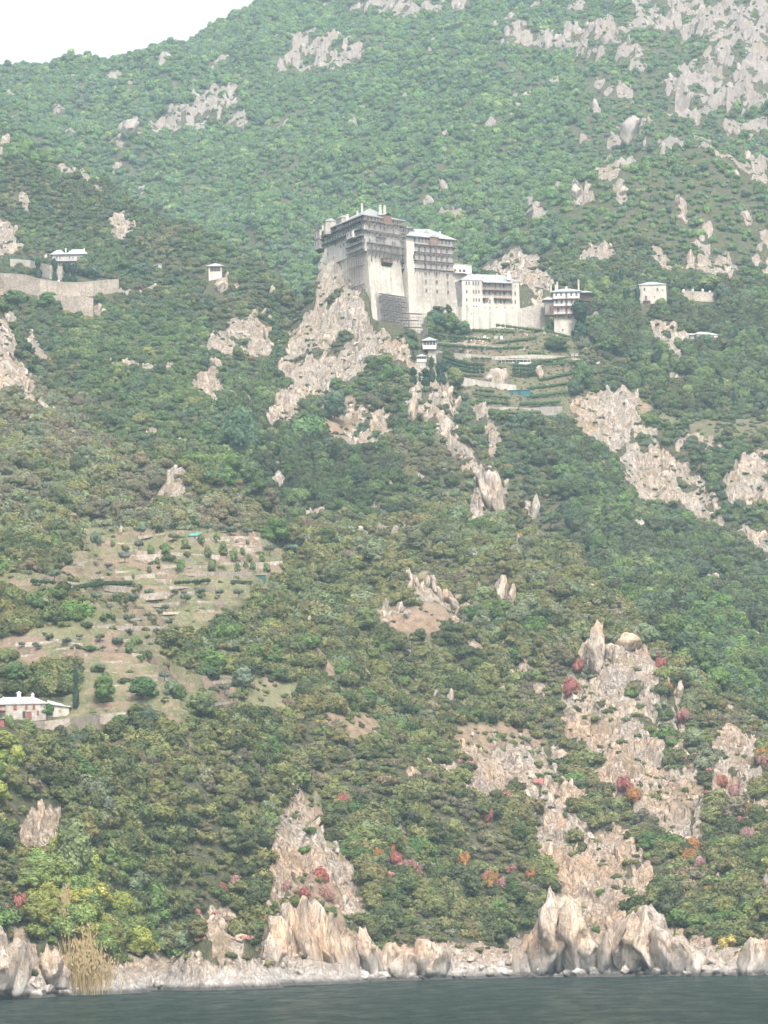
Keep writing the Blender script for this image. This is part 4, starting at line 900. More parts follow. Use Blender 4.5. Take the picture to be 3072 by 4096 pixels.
def scaffold(name, label, face, uvs, depth=(0.4, 1.5), nx=8, nz=8, planks=True, m=GALV, group='scaffolds on the monastery', plank_m=GREYW, jag=0.0, r=0.06):
    """tube scaffold standing in front of a wall: standards, ledgers, diagonals and plank decks"""
    (u0, v0), (u1, v1) = uvs; x0, z1, pp = face.pix(u0, v0); x1, _, _ = face.pix(u1, v0); _, z0, _ = face.pix(u0, v1)
    if x1 < x0: x0, x1 = x1, x0
    t = thing(name, label, 'scaffold', face.at((x0 + x1) / 2, z0), 0, group)
    a = MB().use(m)
    for yy in depth:
        for i in range(nx + 1):
            x = x0 + (x1 - x0) * i / nx; a.bar(face.at(x, z0, yy), face.at(x, z1 - (jag * rng.random()), yy), r)
        for k in range(nz + 1):
            z = z0 + (z1 - z0) * k / nz; a.bar(face.at(x0 - .2, z, yy), face.at(x1 + .2, z, yy), r * 0.85)
    for k in range(0, nz):
        for i in range(k % 2, nx, 2):
            xa = x0 + (x1 - x0) * i / nx; xb = x0 + (x1 - x0) * (i + 1) / nx; za = z0 + (z1 - z0) * k / nz; zb = z0 + (z1 - z0) * (k + 1) / nz; a.bar(face.at(xa, za, depth[1]), face.at(xb, zb, depth[1]), r * 0.7)
    a.build('tube_frame', None, t)
    if planks:
        for k in range(1, nz + 1, 1 if planks is True else planks):
            z = z0 + (z1 - z0) * k / nz; q = MB().use(plank_m); e0 = x0 + (x1 - x0) * 0.15 * rng.random(); e1 = x1 - (x1 - x0) * 0.3 * rng.random() * (jag > 0)
            q.box(face.o, face.ex, face.n, face.up, e0, e1, depth[0], depth[1], z + .02, z + .1); q.build('deck', None, t)
    return t
def wallrun(name, label, cat, tops, bots, m, thick=0.7, group=None, deeper=2.0, dfix=None, coping=None):
    """a free-standing or retaining wall whose top and foot follow photo pixels; the foot meets the ground"""
    G = [land(*b) if dfix is None else P(*b, dfix if not isinstance(dfix, (list, tuple)) else dfix[i]) for i, b in enumerate(bots)]
    T_ = [P(t[0], t[1], g.y) for t, g in zip(tops, G)]
    b = MB().use(m); n = len(G)
    back = Vector((0, thick, 0))
    for i in range(n - 1):
        a0, a1 = Vector((T_[i].x, G[i].y, G[i].z - deeper)), Vector((T_[i + 1].x, G[i + 1].y, G[i + 1].z - deeper))
        b.hexa([a0, a1, a1 + back, a0 + back, T_[i], T_[i + 1], T_[i + 1] + back, T_[i] + back])
    o = b.build(name, None); tag(o, label, cat, group)
    if coping:
        c = MB().use(coping)
        for i in range(n - 1):
            a0, a1 = T_[i], T_[i + 1]; f = Vector((0, -.12, 0)); bk = back + Vector((0, .12, 0)); h = UP * .25
            c.hexa([a0 + f, a1 + f, a1 + bk, a0 + bk, a0 + f + h, a1 + f + h, a1 + bk + h, a0 + bk + h])
        c.build('coping', None, o)
    return o

# ---------------------------------------------------------------- the monastery's great tower-like block
q1 = lambda x, y: (1270 + x * 0.22303, 800 + y * 0.22303)      # zoomed view -> photo pixels
D0 = 1530.0
ze = P(*q1(820, 262), D0).z
cL = P(*q1(100, 560), D0); dl = solve_d(*q1(100, 560), ze); dr = solve_d(*q1(1530, 372), ze)
E0 = P(*q1(825, 262), D0); EL = P(*q1(120, 560), dl); ER = P(*q1(1520, 372), dr)
def ring_at(v_corner, u_shift=0.0):
    z = P(q1(825, 0)[0], 760 + 0, D0).z
    return z
MT = thing('monastery_tower', 'tallest monastery block with stacked dark timber galleries above a sloping pale stone base', 'monastery building', (E0.x, E0.y, ze - 55))
def flat(p, z): return Vector((p.x, p.y, z))
zg = P(*q1(880, 900), D0).z            # foot of the galleries
zb = zg - 34
WL = (EL - E0); WL.z = 0; WR = (ER - E0); WR.z = 0
nL = Vector((WL.y, -WL.x, 0)).normalized(); nL = nL if nL.y < 0 else -nL
nR = Vector((WR.y, -WR.x, 0)).normalized(); nR = nR if nR.y < 0 else -nR
dL, dR = WL.normalized(), WR.normalized()
c0 = E0 - nL * 0.9 - nR * 0.9; aL = EL - nL * 0.9; aR = ER - nR * 0.9 - dR * 0.8
bk = aL + dR * 24 ; br = aR + dL * 22
up_ring = [c0, aR, br, bk, aL]
b = MB(); b.use(GALPL); b.loft([flat(p, zg) for p in up_ring], [flat(p, ze) for p in up_ring]); b.build('upper_wall', None, MT)
# lower masonry, leaning outwards to its foot
s_ = 1.9
lc = c0 - nL * 0.5 - nR * 0.5 + dR * 1.2; lr = aR - nR * 0.5 ; ll = aL - nL * .5 ; lbk = bk; lbr = br
top_ring = [flat(p, zg) for p in (lc, lr, lbr, lbk, ll)]
bot_ring = [flat(lc - dL * 3.8 + dR * 0.8 - nL * -.3, zb), flat(lr + dR * 3.2 - dL * 3.4, zb), flat(lbr + dR * 2, zb), flat(lbk, zb), flat(ll - dR * 1.2, zb)]
b = MB(); b.use(LIMEST); b.loft(bot_ring, top_ring, cap=True); b.build('stone_base', None, MT)
FR = Face(flat(c0, zg), flat(aR, zg)); FL = Face(flat(aL, zg), flat(c0, zg))
upR = (top_ring[0] - bot_ring[0] + top_ring[1] - bot_ring[1]).normalized()
FRb = Face(bot_ring[0], bot_ring[1]); 
nn = (bot_ring[1] - bot_ring[0]).cross(top_ring[0] - bot_ring[0]).normalized(); nn = nn if nn.y < 0 else -nn
FRb.n = nn; FRb.up = nn.cross(FRb.ex).normalized(); FRb.up = FRb.up if FRb.up.z > 0 else -FRb.up
# galleries on both faces: (left v, corner v, right v) in the zoomed view
for (vl, vc, vr, dp) in ((655, 372, 470, 1.5), (795, 525, 655, 1.5)):
    gallery(MT, FL, q1(130, vl), q1(832, vc), dp, 0.9); gallery(MT, FR, q1(812, vc), q1(1545, vr), dp, 0.9)
gallery(MT, FL, q1(560, 745), q1(835, 640), 1.4, 0.9); gallery(MT, FL, q1(545, 840), q1(850, 760), 1.2, 0.0, True, GREYW); gallery(MT, FL, q1(550, 965), q1(855, 865), 1.0, 0.0, True, GREYW)
gallery(MT, FR, q1(880, 762), q1(1560, 860), 1.5, 0.9); gallery(MT, FR, q1(890, 885), q1(1570, 978), 1.5, 0.9, drop=3.0)
gallery(MT, FR, q1(1030, 650), q1(1200, 672), 1.3, 1.0)
# dark timber posts carrying the roof
posts(MT, FL, q1(130, 655), q1(832, 372), q1(0, 560)[1], 1.4, 16); 
# windows, right face
for (x, y) in [(905, 315), (968, 322), (1030, 330), (1085, 338), (1145, 345), (1240, 362), (1290, 368), (1355, 378), (1430, 390)]: win(MT, FR, *q1(x, y), 7, 17, 'dark')
for (x, y) in [(930, 470), (1022, 482), (1130, 500), (1193, 505), (1362, 560)]: win(MT, FR, *q1(x, y), 7.5, 19, 'arch')
for (x, y) in [(932, 600), (1130, 640)]: win(MT, FR, *q1(x, y), 7, 11, 'archdark')
for (x, y) in [(936, 722), (1066, 742), (1192, 755), (1346, 772), (1384, 778)]: win(MT, FR, *q1(x, y), 6.5, 17, 'arch')
for (x, y) in [(968, 850), (1050, 860), (1137, 868), (1202, 880), (1325, 898), (1425, 910)]: win(MT, FR, *q1(x, y), 6.5, 17, 'arch')
for (x, y, h) in [(970, 1068, 17), (1197, 990, 10), (1328, 1018, 14), (1430, 1030, 14), (1337, 1140, 13), (1437, 1160, 13), (1340, 1275, 16), (1440, 1285, 14), (1420, 1500, 8), (1250, 1650, 6)]: win(MT, FRb, *q1(x, y), 5.5, h, 'archdark')
# windows, left face
for i, x in enumerate(np.linspace(165, 790, 17)): win(MT, FL, *q1(x, 600 - (x - 165) * 0.435), 5.5, 14, 'dark')
for i, x in enumerate(np.linspace(180, 560, 9)): win(MT, FL, *q1(x, 730 - (x - 180) * 0.405), 5.5, 14, 'dark')
for x, y in ((683, 505), (740, 490), (793, 480)): win(MT, FL, *q1(x, y), 6, 18, 'arch')
for x, y in ((790, 735), (730, 745), (850, 720), (330, 800), (470, 790), (418, 825), (190, 970), (780, 1085)): win(MT, FL, *q1(x, y), 4.5, 13, 'slit')
# small oriel on the left face, tall oriel at its far end, balcony house low on the right face
def oriel(parent, face, uv0, uv1, depth, m, name='oriel', wins=2, rm=LEADR):
    x0, z1, _ = face.pix(*uv0); x1, z0, _ = face.pix(*uv1); b = MB().use(m); b.box(face.o, face.ex, face.n, face.up, x0, x1, -.2, depth, z0, z1); b.use(WOODD)
    b.hexa([face.at(x0, z0 - 1.4, 0), face.at(x1, z0 - 1.4, 0), face.at(x1, z0 - 1.4, -.1), face.at(x0, z0 - 1.4, -.1), face.at(x0, z0, depth), face.at(x1, z0, depth), face.at(x1, z0, -.1), face.at(x0, z0, -.1)])
    b.use(rm); b.hexa([face.at(x0 - .2, z1, depth + .3), face.at(x1 + .2, z1, depth + .3), face.at(x1 + .2, z1, -.1), face.at(x0 - .2, z1, -.1), face.at(x0 + .2, z1 + .5, depth * .4), face.at(x1 - .2, z1 + .5, depth * .4), face.at(x1 - .2, z1 + .5, -.1), face.at(x0 + .2, z1 + .5, -.1)])
    o = b.build(name, None, parent)
    for i in range(wins):
        x = x0 + (x1 - x0) * (i + .5) / wins; wn = link('window', WIN['plain'], o); wn.matrix_basis = parent.matrix_basis.inverted() @ face.frame(x, z0 + (z1 - z0) * .35, depth + .02, (x1 - x0) / wins * .42, 1, (z1 - z0) * .42)
    return o
oriel(MT, FL, q1(598, 590), q1(712, 672), 2.0, WHITE)
oriel(MT, FL, q1(20, 580), q1(120, 705), 2.0, masonry('rosy_plaster', (.42, .33, .31), (.50, .42, .40), .6, .1)); oriel(MT, FL, q1(25, 725), q1(118, 870), 2.0, PLASTER)
oriel(MT, FRb, q1(1130, 1050), q1(1305, 1150), 1.6, WOODB, 'balcony_house', 2, STONE)
# roof: hipped lead roof over the two wings
ov = 1.5
eR0 = E0 + (nL + nR) * 1.1; eR1 = ER + nR * 1.2 + dR * 1.0; eB1 = eR1 + dL * 15; eL1 = EL + nL * 1.2 + dL * 0.6; eB0 = eL1 + dR * 14
apex = P(*q1(930, 148), D0 + 9.5)
rf = MB().use(LEADR)
midL = eL1 + dR * 7 ; midL = Vector((midL.x, midL.y, ze + 2.6)); midR = eR1 + dL * 7.5; midR = Vector((midR.x - dR.x * 5, midR.y - dR.y * 5, ze + 2.2))
lo = -0.35
for pl in ([eR0, eR1, midR, apex], [eL1, eR0, apex, midL], [eR1, eB1, midR], [eB1, flat(apex + dL * 8 + dR * 8, ze), apex, midR], [flat(apex + dL * 8 + dR * 8, ze), eB0, midL, apex], [eB0, eL1, midL]):
    rf.poly([Vector(p) if i > 9 else Vector(p) for i, p in enumerate(pl)])
rf.use(LEADR)
for a_, b_ in ((eL1, eR0), (eR0, eR1), (eR1, eB1)): rf.poly([a_ + UP * lo, b_ + UP * lo, b_, a_])
rf.use(WOODD); rf.poly([eR0 + UP * lo, eL1 + UP * lo, eB0 + UP * lo, flat(apex + dL * 8 + dR * 8, ze + lo), eB1 + UP * lo, eR1 + UP * lo])
roof_o = rf.build('roof', None, MT)
def chim_on(u, v0, v1, w_, d): 
    c = chimney(MT, u, v0, v1, w_, d); return c
for (x, y0, y1, w_, dd) in [(800, 70, 200, 8, D0 + 8), (1125, 100, 235, 12, D0 + 9), (1205, 105, 240, 10, D0 + 9), (715, 200, 250, 9, D0 + 13), (540, 262, 330, 10, D0 + 16), (62, 560, 590, 6, dl - 1), (100, 462, 540, 8, dl + 2)]:
    u_, v0_ = q1(x, y0); _, v1_ = q1(x, y1); chim_on(u_, v0_, v1_, w_, dd)
# low domed turret and dormer near the far left end of the roof
tp = P(*q1(240, 500), dl - 8 + 3); b = MB().use(STONE); r_ = 3.1; ringb = [tp + Vector((r_ * math.cos(a), r_ * math.sin(a), -3)) for a in np.linspace(0, 2 * math.pi, 9)[:-1]]; ht = P(*q1(240, 395), dl - 5).z
b.loft(ringb, [Vector((p.x, p.y, ht)) for p in ringb]); b.use(LEADR); b.loft([Vector((p.x, p.y, ht)) + (p - tp - Vector((0, 0, -3))) * .1 for p in ringb], [Vector((tp.x + (p.x - tp.x) * .08, tp.y + (p.y - tp.y) * .08, ht + 1.5)) for p in ringb]); b.build('dome_turret', None, MT)
tp = P(*q1(440, 375), D0 + 22); b = MB().use(STONE); b.box(Vector((tp.x, tp.y, tp.z)), dL, nL, UP, -3.0, 3.0, -1.5, 1.5, -4, .9); b.use(LEADR)
b.hexa([tp + dL * x + nL * y + UP * z for x, y, z in ((-3.3, 1.8, .9), (3.3, 1.8, .9), (3.3, -1.8, .9), (-3.3, -1.8, .9), (-2.4, .1, 2.1), (2.4, .1, 2.1), (2.4, -.1, 2.1), (-2.4, -.1, 2.1))]); b.build('dormer', None, MT)
gb = MB().use(LEADR); x0, z0, _ = FR.pix(*q1(1130, 285)); x1, _, _ = FR.pix(*q1(1275, 300))
gb.poly([FR.at(x0, z0 + .2, 2.4), FR.at((x0 + x1) / 2, z0 + 1.4, 2.2), FR.at((x0 + x1) / 2, z0 + 1.6, -3), FR.at(x0, z0 + .5, -3)]); gb.poly([FR.at(x1, z0 + .2, 2.4), FR.at(x1, z0 + .5, -3), FR.at((x0 + x1) / 2, z0 + 1.6, -3), FR.at((x0 + x1) / 2, z0 + 1.4, 2.2)])
gb.use(WOODB); gb.box(FR.o, FR.ex, FR.n, FR.up, x0 + .3, x1 - .3, 0.1, 1.9, z0 - 3.6, z0 + .1); gb.build('gabled_bay', None, MT)

# ---- the narrow return wing between the two blocks
q2 = lambda x, y: (1590 + x * 0.17176, 880 + y * 0.17176)
NW = thing('monastery_link_wing', 'narrow dark galleried wing squeezed between the two tall monastery blocks', 'monastery building', (ER.x + 3, ER.y + 5, ze - 50))
dn = dr + 2.5; zn = P(*q2(375, 195), dn + 2).z; n0 = P(*q2(80, 130), dn); n1 = P(*q2(350, 195), dn + 2); n0.z = n1.z = zn
n1b = n1 + Vector((1.4, 0, 0)) * 0; ndir = (n1 - n0); ndir.z = 0; ndir.normalize(); nback = Vector((-ndir.y, ndir.x, 0)) * 13
rg = [flat(n0 - ndir * 3, 0), flat(n1, 0), flat(n1, 0) + nback, flat(n0 - ndir * 3, 0) + nback]
b = MB().use(GALPL); b.loft([flat(p, zn - 14) for p in rg], [flat(p, zn) for p in rg]); b.build('upper_wall', None, NW)
b = MB().use(GREYST); rg2 = [rg[0], rg[1] + ndir * 1.5, rg[2], rg[3]]; b.loft([flat(p, zn - 48) + ndir * (4.5 if i in (1, 2) else 2) for i, p in enumerate(rg2)], [flat(p, zn - 14) for p in rg]); b.build('lower_wall', None, NW)
FN = Face(flat(rg[0], zn - 40), flat(rg[1], zn - 40))
roof(NW, [flat(p, zn + .1) for p in rg], [flat((rg[0] + rg[3]) / 2, zn + 2.2), flat((rg[1] + rg[2]) / 2 - ndir * 4, zn + 2.2)], LEADR, 1.5)
for v0, v1 in ((310, 345), (530, 555), (660, 690), (805, 850), (985, 1030), (1135, 1170)): gallery(NW, FN, q2(95, v0), q2(365, v1), 1.8, 0.9, True)
for x, y in [(140, 240), (190, 250), (250, 262), (140, 460), (185, 470), (280, 480), (240, 720), (320, 735), (230, 910), (300, 930), (235, 1090)]: win(NW, FN, *q2(x, y), 6, 14, 'archdark' if y > 600 else 'dark')
for i, v in enumerate((1300, 1450, 1620, 1750, 1860)): gallery(NW, FN, q2(190, v), q2(430 + 30 * (i % 2), v + 35), 2.2, 0.0, True, GREYW, thick=.4)

# ---- second block
SB = thing('monastery_east_block', 'second monastery block with pale plaster, five rows of windows and dark galleries', 'monastery building', tuple(P(1735, 1180, 1545)))
ds0 = 1546.0; zs = P(*q2(365, 375), ds0).z; ds1 = solve_d(*q2(1300, 462), zs)
s0 = flat(P(*q2(300, 370), ds0), zs); s1 = flat(P(*q2(1275, 462), ds1), zs); sd = (s1 - s0).normalized(); sb_ = Vector((-sd.y, sd.x, 0)) * 15
zsg = P(*q2(1270, 1190), ds1).z; zsb = zsg - 30
rg = [s0 - sd * 2, s1, s1 + sb_, s0 - sd * 2 + sb_]
b = MB().use(PLASTER); b.loft([flat(p, zsg) for p in rg], [flat(p, zs) for p in rg]); b.build('upper_wall', None, SB)
fr = Vector((sd.y, -sd.x, 0))
b = MB().use(LIMEST); b.loft([flat(p, zsb) + fr * (1.6 if i < 2 else 0) + sd * (2.6 if i in (1, 2) else 0) for i, p in enumerate(rg)], [flat(p, zsg) + fr * .35 * (i < 2) for i, p in enumerate(rg)]); b.build('stone_base', None, SB)
FS = Face(flat(rg[0], zsg - 12), flat(rg[1], zsg - 12)); FSb = Face(flat(rg[0], zsg - 12) + fr * .95, flat(rg[1], zsg - 12) + fr * .95)
a_ = flat(rg[0] + fr * 1.4 - sd * .4, zs); b_ = flat(rg[1] + fr * 1.4 + sd * 1.3, zs); c_ = flat(rg[2] + sd * 1.3 - fr * 1.0, zs); d_ = flat(rg[3] - fr * 1.0, zs)
roof(SB, [a_, b_, c_, d_], [flat(P(*q2(360, 245), ds0 + 7), zs + 4.3), flat(P(*q2(760, 265), ds0 + 9), zs + 4.3)], LEADR)
for v0, v1 in ((560, 630), (735, 815), (935, 1005), (1130, 1190)): gallery(SB, FS, q2(380 if v0 > 600 else 390, v0), q2(1290, v1), 1.3, 0.9 if v0 < 1100 else 0.9, True, drop=1.0 if v0 < 1100 else 3.2)
gallery(SB, FS, q2(1275, 640), q2(1365, 650), 1.0, .9)
for x, y in [(395, 455), (505, 465), (578, 472), (668, 482), (915, 500), (1035, 515), (1130, 525), (1205, 530)]: win(SB, FS, *q2(x, y), 8, 17, 'plain')
for x, y in [(500, 670), (640, 685), (890, 705), (1018, 715), (1145, 722)]: win(SB, FS, *q2(x, y), 9, 18, 'plain')
win(SB, FS, *q2(768, 700), 8, 24, 'dark', 'door')
for x, y in [(385, 855), (508, 862), (772, 882), (905, 895), (1030, 908), (1152, 918)]: win(SB, FS, *q2(x, y), 9, 17, 'plain')
win(SB, FS, *q2(645, 885), 8, 24, 'dark', 'door'); win(SB, FS, *q2(650, 1070), 8, 24, 'dark', 'door')
for x, y in [(778, 1070), (905, 1078), (1033, 1085), (1160, 1095)]: win(SB, FS, *q2(x, y), 8.5, 17, 'plain')
for x, y in [(660, 1235), (912, 1255), (1166, 1280), (662, 1420), (915, 1438), (1170, 1465), (672, 1640), (922, 1660), (1178, 1680)]: win(SB, FSb, *q2(x, y), 7, 14, 'slit')
chimney(SB, *[q2(990, 270)[0], q2(0, 270)[1], q2(0, 380)[1]], 8, ds0 + 5); 
x0, z0, _ = FS.pix(*q2(715, 405)); x1, _, _ = FS.pix(*q2(900, 420)); b = MB().use(WOODB); b.box(FS.o, FS.ex, FS.n, FS.up, x0, x1, 0.1, 1.4, z0 - 3.2, z0); b.use(LEADR); b.hexa([FS.at(x0 - .3, z0, 1.7), FS.at(x1 + .3, z0, 1.7), FS.at(x1 + .3, z0, -.4), FS.at(x0 - .3, z0, -.4), FS.at((x0 + x1) / 2 - .3, z0 + .9, 1.5), FS.at((x0 + x1) / 2 + .3, z0 + .9, 1.5), FS.at((x0 + x1) / 2 + .3, z0 + .9, -.4), FS.at((x0 + x1) / 2 - .3, z0 + .9, -.4)]); bb = b.build('gabled_bay', None, SB)
x0, z0, _ = FS.pix(*q2(590, 260)); b = MB().use(LEADR); p_ = P(*q2(650, 285), ds0 + 6); b.hexa([p_ + sd * x + fr * y + UP * z for x, y, z in ((-1.6, 1, -.6), (1.6, 1, -.6), (1.6, -2, -.6), (-1.6, -2, -.6), (-.1, 1, .7), (.1, 1, .7), (.1, -2, .7), (-.1, -2, .7))]); b.build('dormer', None, SB)

# ---- scaffolds
scaffold('scaffolding', 'thin tube scaffold covering the left flank of the tallest block', Face(flat(bot_ring[4], zb), flat(bot_ring[0], zb)), (q1(560, 830), q1(870, 2050)), (0.6, 1.6), 7, 14, 4)
scaffold('scaffolding', 'thin tube scaffold over the galleried front of the tallest block', FR, (q1(830, 300), q1(1540, 960)), (1.7, 2.5), 14, 10, False, r=0.035)
scaffold('scaffolding', 'grey scaffold in the hollow at the foot of the tallest block', FRb, ((1500, 1175), (1612, 1290)), (0.4, 1.7), 9, 11, 2, m=GREYW)
scaffold('scaffolding', 'dark scaffold tower with projecting decks in the gap between the two tall blocks', FN, ((1622, 1080), (1680, 1240)), (0.5, 3.0), 3, 9, True, m=WOODB, jag=1)
scaffold('scaffolding', 'thin tube scaffold over the upper windows of the pale second block', FS, (q2(380, 470), q2(1310, 1900)), (1.5, 2.3), 13, 14, False, r=0.03)
LFc = Face(P(1560, 1345, 1512), P(1712, 1345, 1518)); scaffold('scaffolding', 'lowest grey scaffold stepping down the rock below the tallest block', LFc, ((1590, 1255), (1700, 1350)), (0.2, 2.5), 8, 7, 2, m=GREYW, jag=5)

# rough rock-and-rubble plinth in the hollow of the front wall
x0, z1, _ = FRb.pix(1500, 1170); x1, z0, _ = FRb.pix(1618, 1300); b = MB().use(GREYST)
b.loft([FRb.at(x, z, .02) for x, z in ((x0, z0), (x1, z0), (x1 - 1, z0 + 8), (x0 + 9, z1 + .8), (x0 + 5, z1), (x0 + 1, z1 - 2))], [FRb.at(x, z, .12) for x, z in ((x0, z0), (x1, z0), (x1 - 1, z0 + 8), (x0 + 9, z1 + .8), (x0 + 5, z1), (x0 + 1, z1 - 2))]); b.build('rubble_patch', None, MT)
# ================================================================ the lesser buildings
q3 = lambda x, y: (1780 + x * 0.37372, 980 + y * 0.37372)
def prism(parent, name, m, ring, z0, z1, cap=True):
    b = MB().use(m); b.loft([flat(p, z0) for p in ring], [flat(p, z1) for p in ring], cap); return b.build(name, None, parent)
def block(name, label, cat, pl, pr, vb, depth, m, d, dr=None, over=0.8, rh=2.0, ridge_in=0.5, rm=SLATE, group=None, deeper=3.0, hip=0.35):
    """a plain hipped building: pl, pr = photo pixels of the front wall's top corners, vb = foot"""
    A = P(*pl, d); z = A.z; d1 = dr if dr else solve_d(*pr, z); B = P(*pr, d1); B.z = z
    z0 = P(pl[0], vb, d).z; t = thing(name, label, cat, (A.x, A.y, z0), 0, group)
    ex = (B - A); ex.z = 0; ex.normalize(); bk_ = Vector((-ex.y, ex.x, 0)) * depth
    ring = [A, B, B + bk_, A + bk_]; prism(t, 'wall', m, ring, z0 - deeper, z)
    L = (B - A).length; hp = min(L * hip, depth * .5) if hip else 0
    if rm: roof(t, [flat(p, z + .05) for p in ring], [flat((A + A + bk_) / 2 + ex * hp, z + rh), flat((B + B + bk_) / 2 - ex * hp, z + rh)], rm, over)
    F_ = Face(flat(A, z0), flat(B, z0)); return t, F_, ring, z, z0
# guesthouse
t, F_, ring, zt, z0 = block('guesthouse', 'long four-storey pale guesthouse with two timber balconies on the curtain wall', 'guesthouse', q3(180, 372), q3(792, 394), q3(0, 668)[1], 11, PLASTER, 1556, over=0.5, rh=3.6, rm=LEADR)
A, B = ring[0], ring[1]; ex = F_.ex; lf = Vector((-3.2, 5.0, 0)).normalized()
prism(t, 'side_wing', GREYST, [A + Vector((-.02, .3, 0)), A + Vector((.5, 4, 0)), A + lf * 9 + Vector((1, 2, 0)), A + lf * 7], z0 - 3, zt - .3)  # side face turned from the light; its shade is put in as darker stone
for row, xs in ((408, [229, 258, 302, 330, 360]), (498, [232, 305, 333, 362]), (586, [233, 307, 335, 365]), (655, [232, 308, 338])):
    for x in xs: win(t, F_, *q3(x, row + (x - 300) * .02), 5.5, 14 if row < 640 else 6, 'plain')
for row, xs in ((432, [414, 473, 537, 590, 627]), (515, [418, 479, 543, 594, 632, 713, 750]), (604, [419, 480, 543, 597, 634, 715, 752]), (674, [428, 480, 550, 640, 720])):
    for x in xs: win(t, F_, *q3(x, row + (x - 550) * .02), 6.5, 16 if row < 640 else 6, 'plain')
win(t, F_, *q3(750, 437), 4, 6, 'slit')
gallery(t, F_, q3(400, 483), q3(703, 486), 1.6, 1.0, True, WOODB); gallery(t, F_, q3(400, 570), q3(455, 572), 1.6, 1.0, True, WOODB); gallery(t, F_, q3(520, 572), q3(700, 575), 1.6, 1.0, True, WOODB)
posts(t, F_, q3(400, 483), q3(703, 486), q3(0, 405)[1], 1.6, 5, WOODB); posts(t, F_, q3(520, 572), q3(700, 575), q3(0, 486)[1], 1.6, 3, WOODB)
x0, z_, _ = F_.pix(*q3(395, 404)); x1, _, _ = F_.pix(*q3(712, 410)); b = MB().use(LEADR); b.hexa([F_.at(x0, z_ - .2, 2.1), F_.at(x1, z_ - .2, 2.1), F_.at(x1, z_ - .2, 0), F_.at(x0, z_ - .2, 0), F_.at(x0, z_, 2.1), F_.at(x1, z_, 2.1), F_.at(x1, z_ + 1.1, 0), F_.at(x0, z_ + 1.1, 0)]); b.build('balcony_roof', None, t)
for x, y0, y1, w_, m in ((268, 305, 352, 5, PLASTER), (410, 345, 370, 8, GREYST), (437, 352, 372, 6, GREYST), (556, 310, 352, 6, PLASTER), (684, 288, 350, 13, WHITE)): chimney(t, q3(x, 0)[0], q3(0, y0)[1], q3(0, y1)[1], w_, 1562, m)
# curtain wall under it and the rampart running right
CW = wallrun('curtain_wall', 'broad pale curtain wall below the guesthouse, pierced by small square holes', 'wall', [q3(x, y) for x, y in ((60, 655), (110, 657), (180, 664), (420, 672), (700, 680), (820, 678))], [q3(x, y) for x, y in ((60, 760), (110, 770), (190, 800), (420, 870), (700, 900), (820, 890))], LIMEST, 2.5, dfix=[1557, 1556, 1553.5, 1556, 1560, 1562], deeper=8)
FW = Face(P(*q3(180, 800), 1553.2), P(*q3(820, 800), 1561.5))
for x, y in ((282, 735), (326, 738), (442, 746), (496, 747)): win(CW, FW, *q3(x, y), 2.6, 5, 'slit')
wallrun('rampart_wall', 'stone rampart climbing from the curtain wall towards the galleried house', 'wall', [q3(x, y) for x, y in ((820, 678), (900, 655), (1000, 632), (1060, 625), (1098, 622))], [q3(x, y) for x, y in ((820, 890), (900, 880), (1000, 870), (1060, 860), (1098, 850))], STONE, 1.5, dfix=[1562, 1563, 1565, 1566, 1567], deeper=6)
# galleried house
q3h = q3
t, F_, ring, zt, z0 = block('galleried_house', 'white house with three timber galleries on a tapering stone tower beside the fat cypress', 'house', q3(1160, 500), q3(1440, 492), q3(0, 738)[1], 9, WHITE, 1556, dr=1556, over=1.2, rh=1.9, rm=SLATE, deeper=0.5)
prism(t, 'stone_tower', LIMEST, [p + Vector((.0, .2, 0)) - F_.n * -.1 for p in (ring[0], ring[1] - F_.ex * 1.5, ring[2] - F_.ex * 1.5, ring[3])], z0 - 30, z0 - .3)
gallery(t, F_, q3(1150, 575), q3(1440, 575), 1.3, 1.0, False, WOODB); gallery(t, F_, q3(1110, 655), q3(1420, 655), 1.6, 1.0, False, WOODB); gallery(t, F_, q3(1112, 742), q3(1390, 742), 1.6, 0.9, True, WOODB)
posts(t, F_, q3(1112, 742), q3(1390, 742), q3(0, 650)[1], 1.6, 6, SHUT)
for y, xs in ((527, (1192, 1245, 1352, 1407)), (606, (1195, 1248, 1355, 1408)), (696, (1210, 1358))):
    for x in xs: win(t, F_, *q3(x, y), 9, 14, 'plain' if y < 650 else 'shut')
for y in (535, 614, 700): win(t, F_, *q3(1300, y), 9, 21, 'plain', 'door')
for x in (1130,): win(t, F_, *q3(x, 690), 5, 14, 'shut')
for x in (1187, 1215, 1270, 1317): win(t, F_, *q3(x, 770), 2.2, 10, 'slit')
win(t, F_, *q3(1260, 905), 7, 8, 'archdark')
prism(t, 'side_wing', GREYW, [ring[0] + F_.ex * -3.6 + Vector((0, 1.5, 0)), ring[0] + Vector((0, 1.5, 0)), ring[0] + Vector((0, 7, 0)), ring[0] + F_.ex * -3.6 + Vector((0, 7, 0))], z0, P(*q3(1120, 590), 1557).z)
w_ = [ring[0] + F_.ex * -4.4 + Vector((0, .4, 0)), ring[0] + Vector((.3, .4, 0)), ring[0] + Vector((.3, 8, 0)), ring[0] + F_.ex * -4.4 + Vector((0, 8, 0))]; zz_ = P(*q3(1120, 582), 1557).z
roof(t, [flat(p, zz_) for p in w_], [flat((w_[0] + w_[3]) / 2 + F_.ex * 2, zz_ + 1.6), flat((w_[1] + w_[2]) / 2, zz_ + 1.8)], SLATE, 0.2, name='side_roof')
w_ = [ring[1] + F_.ex * 0 + Vector((0, -.2, 0)), ring[1] + F_.ex * 5.2 + Vector((0, -.2, 0)), ring[1] + F_.ex * 5.2 + Vector((0, 6, 0)), ring[1] + Vector((0, 6, 0))]; zz_ = P(*q3(1490, 503), 1556).z
